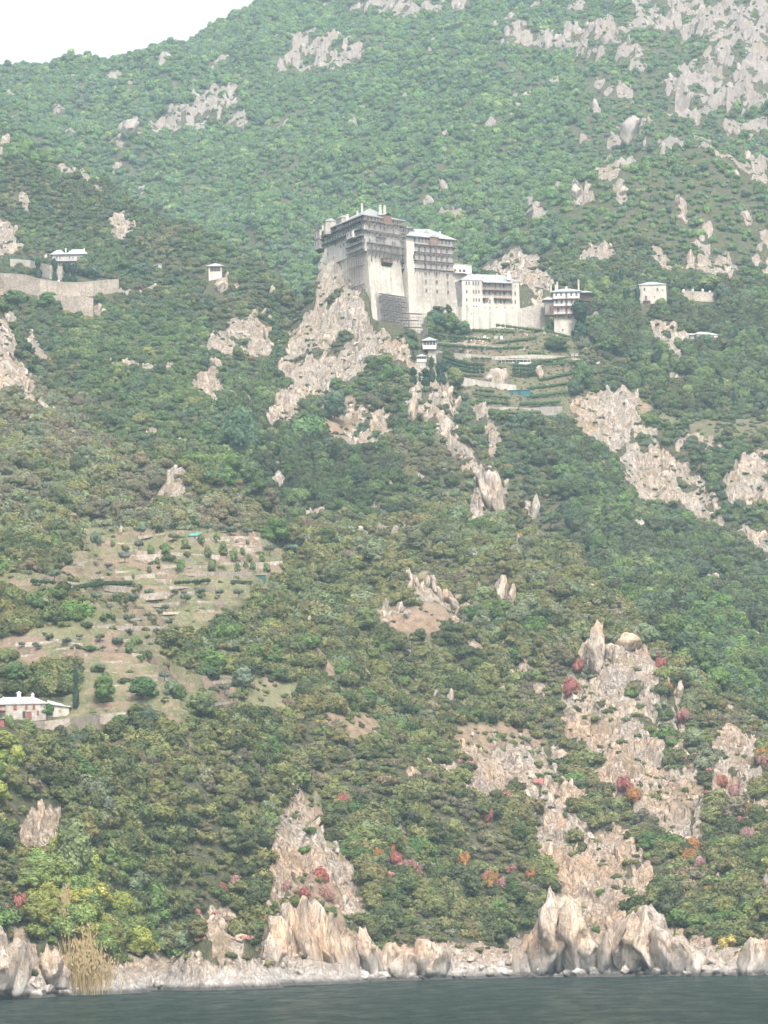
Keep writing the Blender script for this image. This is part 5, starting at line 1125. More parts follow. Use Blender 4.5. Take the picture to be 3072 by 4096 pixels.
roof(t, [flat(p, zz_) for p in w_], [flat((w_[0] + w_[3]) / 2, zz_ + .9), flat((w_[1] + w_[2]) / 2 - F_.ex * 2, zz_ + .9)], SLATE, 0.2, name='porch_roof'); prism(t, 'porch', WOODB, [w_[0] + Vector((.2, 2.5, 0)), w_[1] + Vector((-.8, 2.5, 0)), w_[2] + Vector((-.8, -.5, 0)), w_[3] + Vector((.2, -.5, 0))], zz_ - 3.4, zz_ - .2)
for x, y0, y1, ww in ((1136, 430, 490, 6), (1184, 432, 470, 6), (1203, 398, 470, 6), (1298, 450, 475, 9), (1431, 375, 482, 7)): chimney(t, q3(x, 0)[0], q3(0, y0)[1], q3(0, y1)[1], ww, 1558, masonry('brickish%d' % x, (.38, .27, .21), (.50, .38, .31), 2.0, .3) if ww == 7 else PLASTER)
# small arcaded building in the notch behind
t, F_, ring, zt, z0 = block('arcade_house', 'small pale building with three round arches behind the guesthouse roof', 'building', q3(88, 196), q3(285, 215), q3(0, 330)[1], 6, masonry('cream_wall', (.52, .46, .38), (.60, .54, .46), .8, .2), 1592, rm=SLATE, over=.3, rh=.4, deeper=8)
for x in (108, 160, 203): win(t, F_, *q3(x, 272 if x < 120 else 275), 11, 12, 'archdark')
x0, z_, _ = F_.pix(*q3(78, 300)); x1, _, _ = F_.pix(*q3(230, 316)); b = MB().use(WHITE); b.box(F_.o, F_.ex, F_.n, F_.up, x0, x1, 0, 2.2, z_ - .1, z_ + .3); b.build('terrace_slab', None, t)
# small chapel-like cube on the right
q4 = lambda x, y: (2350 + x * 0.43520, 1050 + y * 0.43520)
def ground_d(u, v, lo, hi): return float(np.clip(land(u, v, lo).y, lo, hi))
dch = ground_d(2600, 1215, 1500, 1680)
t, F_, ring, zt, z0 = block('cube_house', 'square pale stone house with a low tent roof between slim cypresses', 'house', q4(472, 205), q4(722, 208), q4(0, 372)[1], 9, LIMEST, dch, dr=dch, over=.6, rh=1.9, hip=.5, rm=LEADR, deeper=5)
for x, y, k in ((524, 245, 'arch'), (643, 246, 'arch'), (692, 252, 'archdark')): win(t, F_, *q4(x, y), 9 if k == 'arch' else 5, 13 if k == 'arch' else 7, k)
win(t, F_, *q4(538, 325), 11, 20, 'plain', 'door'); win(t, F_, *q4(618, 315), 4, 6, 'shut'); win(t, F_, *q4(643, 370), 10, 9, 'archdark')
gallery(t, F_, q4(510, 352), q4(575, 352), 1.3, .9, True, SHUT)
w_ = [ring[0] + Vector((-3.4, 1.5, 0)), ring[0] + Vector((0, .8, 0)), ring[0] + Vector((0, 8, 0)), ring[0] + Vector((-3.4, 8, 0))]; prism(t, 'timber_wing', WOODB, [p + Vector((.4, .4, 0)) for p in w_], z0 - 3, P(*q4(440, 245), dch).z)
b = MB().use(SLATE); za, zb_ = P(*q4(400, 248), dch).z, P(*q4(468, 215), dch).z; b.hexa([flat(w_[0] + Vector((-.4, -.6, 0)), za - .2), flat(w_[1] + Vector((0, -.6, 0)), zb_ - .2), flat(w_[2], zb_ - .2), flat(w_[3] + Vector((-.4, 0, 0)), za - .2), flat(w_[0] + Vector((-.4, -.6, 0)), za), flat(w_[1] + Vector((0, -.6, 0)), zb_), flat(w_[2], zb_), flat(w_[3] + Vector((-.4, 0, 0)), za)]); b.build('wing_roof', None, t)
# terrace wall with white-capped posts
W_ = wallrun('terrace_wall', 'stone terrace wall with white-capped posts right of the square stone house', 'wall', [q4(x, y) for x, y in ((865, 268), (960, 268), (1060, 272), (1170, 285))], [q4(x, y) for x, y in ((880, 350), (960, 360), (1060, 362), (1200, 365))], DRYST, 1.0, deeper=3, coping=STONE)
for i, (x, y) in enumerate(((883, 252), (966, 248), (1058, 248), (1124, 264))):
    g = land(*q4(x, 352)); p = P(*q4(x, y), g.y - .1); b = MB().use(STONE); b.box(Vector((p.x, p.y, p.z)), Vector((1, 0, 0)), Vector((0, 1, 0)), UP, -.5, .5, -.3, .7, -1.6, -.3); b.use(WHITE); b.loft([Vector((p.x + .6 * math.cos(a), p.y + .2 + .6 * math.sin(a), p.z - .3)) for a in np.linspace(0, 6.28, 9)[:-1]], [Vector((p.x + .25 * math.cos(a), p.y + .2 + .25 * math.sin(a), p.z + .3)) for a in np.linspace(0, 6.28, 9)[:-1]]); b.build('post', None, W_)
# low white house
dl2 = ground_d(2800, 1362, 1400, 1640)
t, F_, ring, zt, z0 = block('cottage', 'low white cottage with three brown windows among the trees', 'house', q4(1008, 655), q4(1205, 668), q4(0, 712)[1], 6, WHITE, dl2, over=.6, rh=1.5, rm=SLATE, deeper=3)
for x, y in ((1059, 680), (1107, 682), (1155, 686)): win(t, F_, *q4(x, y), 7, 13, 'shut')
A = ring[0]; prism(t, 'annexe', PLASTER, [A + Vector((-6.3, 1, 0)), A + Vector((0, 1, 0)), A + Vector((0, 5, 0)), A + Vector((-6.3, 5, 0))], z0 - 3, zt - .5)
w_ = [A + Vector((-6.8, .2, 0)), A + Vector((-.1, .2, 0)), A + Vector((-.1, 5.5, 0)), A + Vector((-6.8, 5.5, 0))]; roof(t, [flat(p, zt - .2) for p in w_], [flat((w_[0] + w_[3]) / 2 + Vector((1, 0, 0)), zt + .8), flat((w_[1] + w_[2]) / 2, zt + .5)], SLATE, 0, name='annexe_roof')
F2 = Face(flat(A + Vector((-6.3, .98, 0)), z0), flat(A + Vector((0, .98, 0)), z0)); win(t, F2, *q4(920, 682), 7, 9, 'dark'); win(t, F2, *q4(990, 690), 9, 18, 'dark', 'door')
# hillside house on the left
q5 = lambda x, y: (160 + x * 0.30139, 980 + y * 0.30139)
dh = ground_d(250, 1062, 1560, 1690)
t, F_, ring, zt, z0 = block('hillside_house', 'grey house with a double hipped slate roof above the long stone wall', 'house', q5(165, 130), q5(608, 132), q5(0, 275)[1], 8, GALPL, dh, dr=dh, over=1.0, rh=0.2, rm=None, deeper=6)
L_ = (ring[1] - ring[0]).length; A, ex = ring[0], F_.ex; bk2 = ring[3] - ring[0]
for f0, f1, nm in ((0, .40, 'roof'), (.40, 1.0, 'roof')):
    w_ = [A + ex * L_ * f0, A + ex * L_ * f1, A + ex * L_ * f1 + bk2, A + ex * L_ * f0 + bk2]; w_ = [p + F_.n * (.9 if i < 2 else -.9) + ex * ((-.9 if i in (0, 3) else 0) if f0 == 0 else (.9 if i in (1, 2) else .02)) for i, p in enumerate(w_)]
    roof(t, [flat(p, zt + .2) for p in w_], [flat((w_[0] + w_[3]) / 2 + ex * 2.6, zt + 2.9), flat((w_[1] + w_[2]) / 2 - ex * 2.6, zt + 2.9)], SLATE, 0, name=nm)
gallery(t, F_, q5(120, 215), q5(608, 218), 1.2, 1.0, True, WOODD)
for x, y in ((225, 165), (265, 170), (395, 165), (440, 170), (505, 170), (560, 175)): win(t, F_, *q5(x, y), 8, 12, 'white')
win(t, F_, *q5(502, 190), 9, 16, 'dark', 'door')
for x in (230, 450, 520): win(t, F_, *q5(x, 255), 7, 8, 'white')
for x, y0, y1 in ((342, 48, 110), (586, 48, 115)): chimney(t, q5(x, 0)[0], q5(0, y0)[1], q5(0, y1)[1], 4.5, dh + 2, WHITE)
p = land(*q5(78, 215), 1500); b = MB().use(STONE); tz = P(*q5(78, 125), p.y); fz = P(*q5(78, 215), p.y); o_ = Vector((fz.x, p.y, fz.z)); hh = tz.z - fz.z
b.box(o_, Vector((1, 0, 0)), Vector((0, 1, 0)), UP, -1.7, 1.5, -.6, 1.2, -2, .3); b.use(PLASTER); b.box(o_, Vector((1, 0, 0)), Vector((0, 1, 0)), UP, -.75, .75, -.4, .7, .3, hh * .55); b.box(o_, Vector((1, 0, 0)), Vector((0, 1, 0)), UP, -.6, .6, -.3, .6, hh * .55, hh * .85); b.loft([o_ + Vector((.6 * a, c, hh * .85)) for a, c in ((-1, -.3), (1, -.3), (1, .6), (-1, .6))], [o_ + Vector((.15 * a, c * .5, hh)) for a, c in ((-1, -.3), (1, -.3), (1, .6), (-1, .6))])
tag(b.build('belfry_pillar', None), 'slim white bell pillar standing on the wall beside the hillside house', 'pillar')
for (x, y, w_, h_, nm, lab, m) in ((750, 250, 12, 14, 'water_tank', 'small white water tank right of the hillside house', WHITE), (248, 480, 9, 7, 'white_crate', 'tiny white box on top of the long stone wall', WHITE)):
    g = land(*q5(x, y + 10), 1450); p = P(*q5(x, y), g.y); px = g.y / FPX; b = MB().use(m); b.box(p, Vector((1, 0, 0)), Vector((0, 1, 0)), UP, -w_ * px / 2, w_ * px / 2, -.5, .6, -h_ * px, h_ * px / 2); b.use(GREYST); b.box(p, Vector((1, 0, 0)), Vector((0, 1, 0)), UP, -w_ * px / 2 - .06, w_ * px / 2 + .06, -.56, .66, h_ * px / 2, h_ * px / 2 + .08); tag(b.build(nm, None), lab, 'tank' if 'tank' in nm else 'box')
g = land(*q5(1580, 330), 1450); t = thing('stone_hut', 'small open-fronted stone hut at the right end of the hillside path', 'hut', g); p = P(*q5(1590, 262), g.y); b = MB().use(PLASTER); X_, Y_ = Vector((1, 0, 0)), Vector((0, 1, 0))
b.box(p, X_, Y_, UP, -.8, .8, -1, 1.5, -3.4, 0); b.use(WOODD); b.box(p, X_, Y_, UP, -2.6, -.8, -.3, 1.5, -3.4, -.4); b.build('wall', None, t); b = MB().use(SLATE); b.hexa([p + Vector(v) for v in ((-3.2, -1.4, -.8), (1.0, -1.4, 0.2), (1.0, 1.8, .2), (-3.2, 1.8, -.8), (-3.2, -1.4, -.6), (1.0, -1.4, .4), (1.0, 1.8, .4), (-3.2, 1.8, -.6))]); b.build('roof', None, t)
# long retaining walls on the left
wallrun('retaining_wall', 'long pinkish dry-stone wall sagging across the slope under the hillside house', 'wall', [(-120, 1090), (0, 1094), (100, 1100), (160, 1118), (250, 1130), (330, 1131), (420, 1122), (475, 1118)], [(-120, 1150), (0, 1155), (100, 1175), (160, 1190), (250, 1195), (330, 1190), (420, 1178), (475, 1170)], DRYST, 1.2, coping=STONE)
wallrun('lower_retaining_wall', 'lower dry-stone retaining wall ending at the white rock', 'wall', [(150, 1180), (250, 1183), (340, 1187), (372, 1192)], [(170, 1238), (250, 1250), (340, 1272), (372, 1280)], DRYST, 1.2)
wallrun('upper_stone_wall', 'upper rubble wall behind the three cypresses under the hillside house', 'wall', [(40, 1035), (120, 1040), (165, 1052), (200, 1060), (260, 1066)], [(60, 1068), (120, 1075), (165, 1105), (200, 1118), (260, 1122)], STONE, 1.0)
wallrun('path_wall', 'low tumbled path wall running from the hillside house to the hut', 'wall', [(400, 1062), (480, 1062), (560, 1063), (640, 1072)], [(400, 1075), (480, 1078), (560, 1078), (640, 1085)], STONE, 1.0)
# square kiosk on its rock
dk = ground_d(860, 1122, 1540, 1640); q6 = lambda x, y: (x * 0.72333, 950 + y * 0.72333)
t, F_, ring, zt, z0 = block('lookout_kiosk', 'small square stone lookout with open top storey and pointed tiled roof', 'kiosk', q6(1153, 158), q6(1226, 160), q6(0, 225)[1], 5.5, PLASTER, dk, dr=dk, over=1.1, rh=1.7, hip=.5, rm=SLATE, deeper=4)
x0, zk, _ = F_.pix(*q6(1163, 188)); x1, zk2, _ = F_.pix(*q6(1217, 162)); b = MB().use(WOODD); b.box(F_.o, F_.ex, F_.n, F_.up, x0, x1, -.3, .03, zk, zk2); b.use(WOODB)  # dark panel stands in for the shaded inside of the open storey
for i in range(4): xx = x0 + (x1 - x0) * i / 3; b.box(F_.o, F_.ex, F_.n, F_.up, xx - .12, xx + .12, .03, .12, zk, zk2)
b.box(F_.o, F_.ex, F_.n, F_.up, x0, x1, .12, .2, zk + .9, zk + 1.02); b.build('open_storey', None, t)
# farmhouse by the terraces
q7 = lambda x, y: (x * 0.18083, 2740 + y * 0.18083)
df = ground_d(160, 2882, 800, 960)
t, F_, ring, zt, z0 = block('farmhouse', 'two-storey rubble-stone farmhouse with pale slate roof and two white chimneys', 'farmhouse', q7(-260, 425), q7(1010, 352), q7(0, 745)[1], 6.5, STONE, df, dr=df, over=.55, rh=1.75, hip=.3, rm=SLATE, deeper=3)
for x, y, w_, h_ in ((335, 470, 13, 25), (582, 460, 10, 22), (750, 455, 10, 24)): win(t, F_, *q7(x, y), w_, h_, 'shut')
win(t, F_, *q7(922, 415), 6, 8, 'shut'); win(t, F_, *q7(840, 610), 8, 15, 'shut'); win(t, F_, *q7(643, 665), 21, 28, 'door', 'door'); win(t, F_, *q7(535, 650), 12, 24, 'dark', 'door'); win(t, F_, *q7(-120, 620), 10, 15, 'shut')
x0, zq, _ = F_.pix(*q7(-60, 590)); x1, zq2, _ = F_.pix(*q7(125, 440)); b = MB().use(WOODD); b.box(F_.o, F_.ex, F_.n, F_.up, x0, x1, -.5, .03, zq + 1.0, zq2); b.use(SHUT); b.box(F_.o, F_.ex, F_.n, F_.up, x0, x1, .03, 1.1, zq + .1, zq + .25)  # dark panel painted in for the shade inside the loggia
for i in range(8): xx = x0 + (x1 - x0) * i / 7; b.box(F_.o, F_.ex, F_.n, F_.up, xx - .04, xx + .04, 1.0, 1.08, zq + .25, zq + 1.1)
b.box(F_.o, F_.ex, F_.n, F_.up, x0, x1, 1.0, 1.08, zq + 1.1, zq + 1.2); b.build('loggia', None, t)
for x, y0, y1, w_ in ((422, 160, 360, 15), (727, 195, 330, 11), (75, 280, 330, 8)): chimney(t, q7(x, 0)[0], q7(0, y0)[1], q7(0, y1)[1], w_, df + .8 if x > 100 else df + 3, WHITE)
A, B = ring[1], ring[1] + Vector((P(*q7(1520, 500), df).x - ring[1].x, 0, 0)); zr = P(*q7(1500, 480), df).z
rgw = [A + Vector((.02, .9, 0)), B + Vector((0, .9, 0)), B + Vector((0, 5.5, 0)), A + Vector((.02, 5.5, 0))]; b = MB().use(LIMEST); b.hexa([flat(rgw[0], z0 - 3), flat(rgw[1], z0 - 3), flat(rgw[2], z0 - 3), flat(rgw[3], z0 - 3), flat(rgw[0], zt - .4), flat(rgw[1], zr), flat(rgw[2], zr), flat(rgw[3], zt - .4)]); b.build('lower_wing', None, t)
b = MB().use(SLATE); b.hexa([flat(rgw[0] + Vector((0, -.4, 0)), zt - .3), flat(rgw[1] + Vector((.5, -.4, 0)), zr - .1), flat(rgw[2] + Vector((.5, .4, 0)), zr + .2), flat(rgw[3], zt + .8), flat(rgw[0] + Vector((0, -.4, 0)), zt - .1), flat(rgw[1] + Vector((.5, -.4, 0)), zr + .1), flat(rgw[2] + Vector((.5, .4, 0)), zr + .4), flat(rgw[3], zt + 1.0)]); b.build('wing_roof', None, t)
F2 = Face(flat(rgw[0], z0), flat(rgw[1], z0)); win(t, F2, *q7(1328, 575), 4, 8, 'shut')
wallrun('farm_retaining_wall', 'tall rubble retaining wall below the stone farmhouse', 'wall', [(120, 2886), (180, 2884), (280, 2872), (400, 2858), (470, 2850), (530, 2848)], [(130, 2905), (190, 2925), (280, 2925), (400, 2915), (470, 2885), (530, 2878)], DRYST, .9, deeper=2)
g = land(2, 2905, 780); p = P(2, 2885, g.y); b = MB().use(SHUT); b.box(p, Vector((1, 0, 0)), Vector((0, 1, 0)), UP, -2.2, .8, -.2, 2, -1.4, .5); b.use(GREYST); b.box(p, Vector((1, 0, 0)), Vector((0, 1, 0)), UP, -2.4, 1.0, -.5, 2.2, .5, .62); tag(b.build('red_shed', None), 'small red-brown shed at the picture edge below the farmhouse', 'shed')
# two garden kiosks
def kiosk(u, v0, vm, vb, w_, label, legs=True):
    d = ground_d(u, vb, 1380, 1560); px = d / FPX; p = P(u, vm, d); top = P(u, v0, d); bot = P(u, vb, d); t = thing('garden_kiosk', label, 'kiosk', bot, 0, 'two small white garden kiosks'); h = w_ * px / 2; X_, Y_ = Vector((1, 0, 0)), Vector((0, 1, 0))
    rg = [p + Vector((a * h * .82, c * h * .82, 0)) for a, c in ((-1, -1), (1, -1), (1, 1), (-1, 1))]; zb_ = bot.z + (top.z - bot.z) * (.32 if legs else 0)
    b = MB().use(WHITE); b.box(p, X_, Y_, UP, -h * .82, h * .82, -h * .82, h * .82, zb_ - p.z, zb_ - p.z + (p.z - zb_) * .45)
    for i in range(5):
        x = -h * .78 + i * h * .39; b.box(p, X_, Y_, UP, x - .09, x + .09, -h * .8, -h * .7, zb_ - p.z + (p.z - zb_) * .45, 0); b.box(p, X_, Y_, UP, x - .09, x + .09, h * .7, h * .8, zb_ - p.z + (p.z - zb_) * .45, 0)
    b.use(GREYW); b.box(p, X_, Y_, UP, -h * .5, h * .5, -h * .3, h * .5, zb_ - p.z, -.05); b.build('cabin', None, t)
    if legs: b = MB().use(STONE); b.box(p, X_, Y_, UP, -h * .2, h * .8, -h * .4, h * .6, bot.z - p.z - 3, zb_ - p.z); b.build('stone_pier', None, t)
    else: b = MB().use(STONE); b.box(p, X_, Y_, UP, -h * .7, h * .7, -h * .7, h * .7, bot.z - p.z - 4, 0 + zb_ - p.z); b.build('stone_pier', None, t)
    roof(t, [flat(q_, p.z) for q_ in rg], [top, top], LEADR, h * .25, .12)
kiosk(1717, 1347, 1366, 1425, 66, 'upper white garden kiosk on a stone pier with a flared pointed roof'); kiosk(1686, 1415, 1428, 1450, 48, 'lower white garden kiosk with railings and a flared pointed roof', False)
# glasshouse, tarpaulin hut, beehives, sheds
X_, Y_ = Vector((1, 0, 0)), Vector((0, 1, 0))
def shed(name, label, cat, u0, u1, v0, vm, vb, depth, m, rm, legs=False, lo=1200, hi=1620, group=None, slope=.25):
    d = ground_d((u0 + u1) / 2, vb, lo, hi); A, B = P(u0, vm, d), P(u1, vm, d); zt_, zb_ = A.z, P(u0, vb, d).z; zr_ = P(u0, v0, d).z; t = thing(name, label, cat, (A.x, A.y, zb_), 0, group)
    b = MB().use(m)
    if legs:
        b.box(Vector((A.x, A.y, 0)), X_, Y_, UP, 0, B.x - A.x, 0, depth, zb_ - 1.5, zb_ + (zt_ - zb_) * .38); n = 9
        for i in range(n + 1): x = (B.x - A.x) * i / n; b.box(Vector((A.x, A.y, 0)), X_, Y_, UP, x - .09, x + .09, -.02, .16, zb_, zt_); b.box(Vector((A.x, A.y, 0)), X_, Y_, UP, x - .09, x + .09, depth - .16, depth, zb_, zt_)
    else:
        b.box(Vector((A.x, A.y, 0)), X_, Y_, UP, 0, B.x - A.x, 0, depth, zb_ - 1.5, zt_)
        b.use(WOODD); b.box(Vector((A.x, A.y, 0)), X_, Y_, UP, (B.x - A.x) * .4, (B.x - A.x) * .55, -.04, .1, zb_, zt_ - (zt_ - zb_) * .15)
    b.build('wall', None, t); b = MB().use(rm); e = .3
    b.hexa([Vector((A.x - e, A.y - e, zt_)), Vector((B.x + e, A.y - e, zt_)), Vector((B.x + e, A.y + depth + e, zr_ - .05)), Vector((A.x - e, A.y + depth + e, zr_ - .05)), Vector((A.x - e, A.y - e, zt_ + .12)), Vector((B.x + e, A.y - e, zt_ + .12)), Vector((B.x + e, A.y + depth + e, zr_ + .1)), Vector((A.x - e, A.y + depth + e, zr_ + .1))]); b.build('roof', None, t); return t
shed('glasshouse', 'long low white open-sided glasshouse above the ivy wall', 'greenhouse', 1992, 2123, 1431, 1442, 1457, 4.5, WHITE, GREYST, True)
shed('tarpaulin_hut', 'long teal hut on the vineyard terrace under the pale rock', 'hut', 2040, 2121, 1557, 1562, 1581, 3.0, TEALM, TEALM)
shed('tool_shed', 'small grey lean-to shed at the right end of the garden terraces', 'shed', 2284, 2312, 1410, 1415, 1432, 2.5, PLASTER, SLATE)
shed('green_roofed_shed', 'little shed with a mint green sheet roof at the head of the terraces', 'shed', 758, 803, 2128, 2144, 2156, 2.4, GREYST, MINT, lo=950, hi=1150)
shed('box_hut', 'dark green box hut with pale flat roof on the terraces', 'hut', 1024, 1062, 2295, 2299, 2320, 2.0, GREENM, SLATE, lo=900, hi=1150)
hv = []
for i, (x, w_, h_) in enumerate(((275, 10, 11), (321, 10, 10), (353, 10, 10), (389, 10, 7), (426, 11, 15), (464, 10, 7), (545, 16, 13), (606, 11, 14))):
    u_, v_ = q3(x, 1005); g = land(u_, v_ + 4, 1480); px = g.y / FPX; p = P(u_, v_, g.y); hx = w_ * px / 2; b = MB().use(WHITE if i != 6 else STONE)
    b.box(p, X_, Y_, UP, -hx, hx, 0, 1.1, -1.0, h_ * px - .12); b.use(GREYST); b.box(p, X_, Y_, UP, -hx - .08, hx + .08, -.08, 1.2, h_ * px - .12, h_ * px); b.use(WOODD); b.box(p, X_, Y_, UP, -hx * .5, hx * .5, -.03, .02, .1, .22)
    tag(b.build('beehive', None), ['first white beehive from the left in the garden row', 'second white beehive in the garden row', 'third white beehive in the garden row', 'low white beehive just left of the tallest one', 'tallest white beehive in the garden row', 'low white beehive just right of the tallest one', 'broad grey stone block in the beehive row', 'last white beehive at the right end of the row'][i], 'beehive', 'beehives in the monastery garden')
# garden terrace walls, pergola vines and ivy
GW = [('highest garden retaining wall, behind the beehives', [(1740, 1368), (1850, 1372), (1990, 1385), (2100, 1392)], 14), ('second garden retaining wall, above the glasshouse', [(1745, 1402), (1860, 1415), (1980, 1425), (2130, 1418), (2260, 1425)], 16),
      ('pale garden retaining wall below the white rock', [(1815, 1500), (1900, 1518), (2000, 1535), (2065, 1540)], 26), ('lowest long garden retaining wall under the vine rows', [(1900, 1622), (2000, 1628), (2120, 1632), (2250, 1625)], 16),
      ('short garden wall at the bottom of the terraces', [(2055, 1697), (2145, 1697)], 20), ('garden wall by the right-hand stair', [(2290, 1432), (2360, 1440), (2400, 1445)], 14), ('garden wall beside the tarpaulin hut', [(2125, 1545), (2200, 1535), (2290, 1525)], 12)]
for lab, l, h_ in GW: wallrun('garden_wall', lab, 'wall', l, [(u, v + h_) for u, v in l], STONE if 'pale' not in lab else LIMEST, .8, group='garden terrace walls')
_b = MB().use(GREYW); _b.bar((0, 0, 0), (0, 0, 1), .06); _o = _b.build('post'); POST_ME = _o.data; bpy.data.objects.remove(_o)
def vine_row(name, label, l, h_, col, group, per=2.2, thick=.9, post=True, drop=None):
    """a run of trained leaves over posts, following photo pixels of its foot"""
    t = None; co, fa, sh, off = [], [], [], 0; POSTS_ = []; rr = np.random.default_rng(int(abs(l[0][0]) + l[0][1])); G = [land(u, v) for u, v in l]
    o0 = G[0]
    for (a, ua), (b_, ub) in zip(zip(G[:-1], l[:-1]), zip(G[1:], l[1:])):
        L = max(1.0, (b_ - a).length); px = a.y / FPX; n = max(1, int(L / (thick * 1.1)))
        for i in range(n):
            p = a.lerp(b_, (i + rr.random() * .6) / n) - o0; hh = h_ * px
            nz = max(1, int(hh / (thick * 1.2))) if drop else 1
            for k in range(nz):
                zc = hh - thick * .5 - (k * thick * 1.1); s = thick * (.6 + .35 * rr.random())
                c_, f_, s_h = crown_mesh('', rr, [(0, 0, 0, s), (s * .6, .1, -.1, s * .6)], 60, .16, core=.75)
                co.append(c_ + np.array([p.x, p.y - .2 * k * 0, p.z + zc])); fa.append(f_ + off); off += len(c_); sh.append(s_h)
        if post:
            m_ = max(1, int(L / 2.6))
            for i in range(m_): p = a.lerp(b_, i / m_) - o0; POSTS_.append((p.x, p.y, p.z - .4, h_ * px + .1))
    t = thing(name, label, 'vine row' if 'vine' in name else 'hedge', o0, 0, group)
    c = link('leaves', mesh_np('leaves', np.concatenate(co), np.concatenate(fa), LEAF, {'shade': np.concatenate(sh)}), t); c['tint'] = col
    for (px_, py_, pz_, hh_) in POSTS_: o = link('post', POST_ME, t, (px_, py_, pz_)); o.scale = (1, 1, hh_)
    return t
VG = 'vine rows on the garden terraces'
for lab, l, h_ in (('upper vine row sloping down to the right from the galleried house', [(1985, 1318), (2080, 1330), (2190, 1345), (2310, 1375)], 22), ('vine row along the beehive terrace', [(1740, 1352), (1860, 1360), (1960, 1372)], 14),
      ('vine row above the middle garden wall', [(1870, 1398), (1990, 1405), (2090, 1405)], 16), ('vine row just right of the upper kiosk', [(1750, 1388), (1860, 1402)], 12), ('vine row left of the tarpaulin hut', [(1895, 1592), (1960, 1598), (2030, 1604)], 18),
      ('vine row right of the tarpaulin hut', [(2110, 1600), (2180, 1594), (2270, 1586)], 18), ('lowest vine row, left half', [(1905, 1616), (1960, 1622), (2040, 1628)], 16), ('lowest vine row, right half', [(2080, 1628), (2160, 1628), (2240, 1622)], 18), ('vine row on the slanting right-hand terrace', [(2160, 1528), (2230, 1518), (2300, 1502)], 14), ('thin vine row behind the fence poles', [(2120, 1560), (2200, 1552), (2280, 1542)], 14)):
    vine_row('vine_row', lab, l, h_, [.06, .115, .04], VG)
for lab, l, h_ in (('grassy vine row under the curtain wall', [(1890, 1332), (1980, 1338), (2060, 1338)], 14), ('vine row below the glasshouse', [(2130, 1462), (2200, 1460), (2270, 1450)], 20), ('vine row beside the round tree on the vine terrace', [(2110, 1430), (2180, 1432)], 18), ('short vine row left of the glasshouse', [(1890, 1450), (1970, 1455)], 20),
      ('vine row under the beehives, right part', [(2000, 1380), (2080, 1372), (2150, 1362)], 14), ('vine row at the far right of the garden', [(2200, 1478), (2280, 1470), (2330, 1462)], 22), ('vine row over the lowest garden wall', [(1960, 1655), (2060, 1662), (2160, 1660)], 14), ('vine row right of the short bottom wall', [(2150, 1690), (2210, 1680)], 16), ('vine row between the hut and the ivy', [(1900, 1568), (1980, 1575)], 14), ('vine row at the bend of the upper terrace', [(2180, 1390), (2250, 1398)], 18)):
    vine_row('vine_row', lab, l, h_, [.075, .125, .045], VG)
vine_row('ivy_wall', 'dark ivy curtain hanging on the terrace wall left of the white rock', [(1775, 1480), (1830, 1502), (1890, 1515), (1935, 1516)], 62, [.035, .065, .028], 'ivy curtains', thick=1.3, post=False, drop=True)
vine_row('ivy_wall', 'dark ivy curtain hanging on the terrace wall right of the white rock', [(2050, 1512), (2110, 1515), (2160, 1505)], 58, [.035, .065, .028], 'ivy curtains', thick=1.3, post=False, drop=True)
HG = 'clipped hedges on the lower terraces'
for lab, l, h_ in (('short dark hedge at the left edge of the upper terraces', [(185, 2282), (245, 2284)], 24), ('long dark clipped hedge across the terraces', [(300, 2365), (400, 2358), (520, 2352)], 20), ('dark hedge with a reddish middle, right of the long one', [(700, 2352), (780, 2352), (840, 2350)], 18), ('small dark hedge below the box hut', [(930, 2340), (1000, 2338)], 10), ('dark clipped hedge left of the long one', [(122, 2365), (220, 2368)], 26)):
    vine_row('hedge', lab, l, h_, [.03, .06, .022], HG, thick=.75, post=False, drop=True)
# dry-stone walls of the lower terraces
TW = [[(420, 2235), (640, 2232), (700, 2250)], [(250, 2262), (400, 2256)], [(540, 2215), (700, 2225), (880, 2240)], [(820, 2165), (930, 2160), (1040, 2166)], [(360, 2318), (480, 2322), (620, 2312)], [(720, 2308), (860, 2302), (1010, 2308)], [(880, 2262), (1000, 2268), (1130, 2262)], [(0, 2345), (120, 2335)], [(270, 2338), (300, 2345), (560, 2370)], [(560, 2390), (680, 2380), (780, 2385)],
      [(600, 2428), (740, 2420)], [(250, 2530), (380, 2518), (520, 2522), (670, 2518)], [(60, 2585), (220, 2580), (330, 2592)], [(580, 2570), (680, 2560)], [(20, 2640), (200, 2625), (350, 2632)], [(450, 2700), (560, 2712), (640, 2720)], [(820, 2740), (950, 2730)], [(850, 2825), (980, 2818)], [(480, 2660), (620, 2650)], [(900, 2120 + 70), (1050, 2200)]]
nm_ = ['under the olive grove', 'behind the first hedge', 'above the almond trees', 'right of the green-roofed shed', 'above the long hedge', 'left of the box hut', 'above the box hut', 'at the edge of the far left thicket', 'around the long hedge', 'below the hedges', 'in the middle of the slope', 'on the grassy middle terrace', 'low on the left side', 'by the dark thicket', 'above the farmhouse trees', 'over the pink earth', 'by the pale path', 'under the slim pine', 'above the pink earth', 'at the top right corner']
for l, n_ in zip(TW, nm_): wallrun('terrace_stone_wall', 'tumbled dry-stone terrace wall ' + n_, 'wall', [(u, v - 13 - 3 * ((i * 7) % 3)) for i, (u, v) in enumerate(l)], [(u, v + 3) for u, v in l], DRYST, .8, group='dry-stone walls on the lower terraces', deeper=.8)

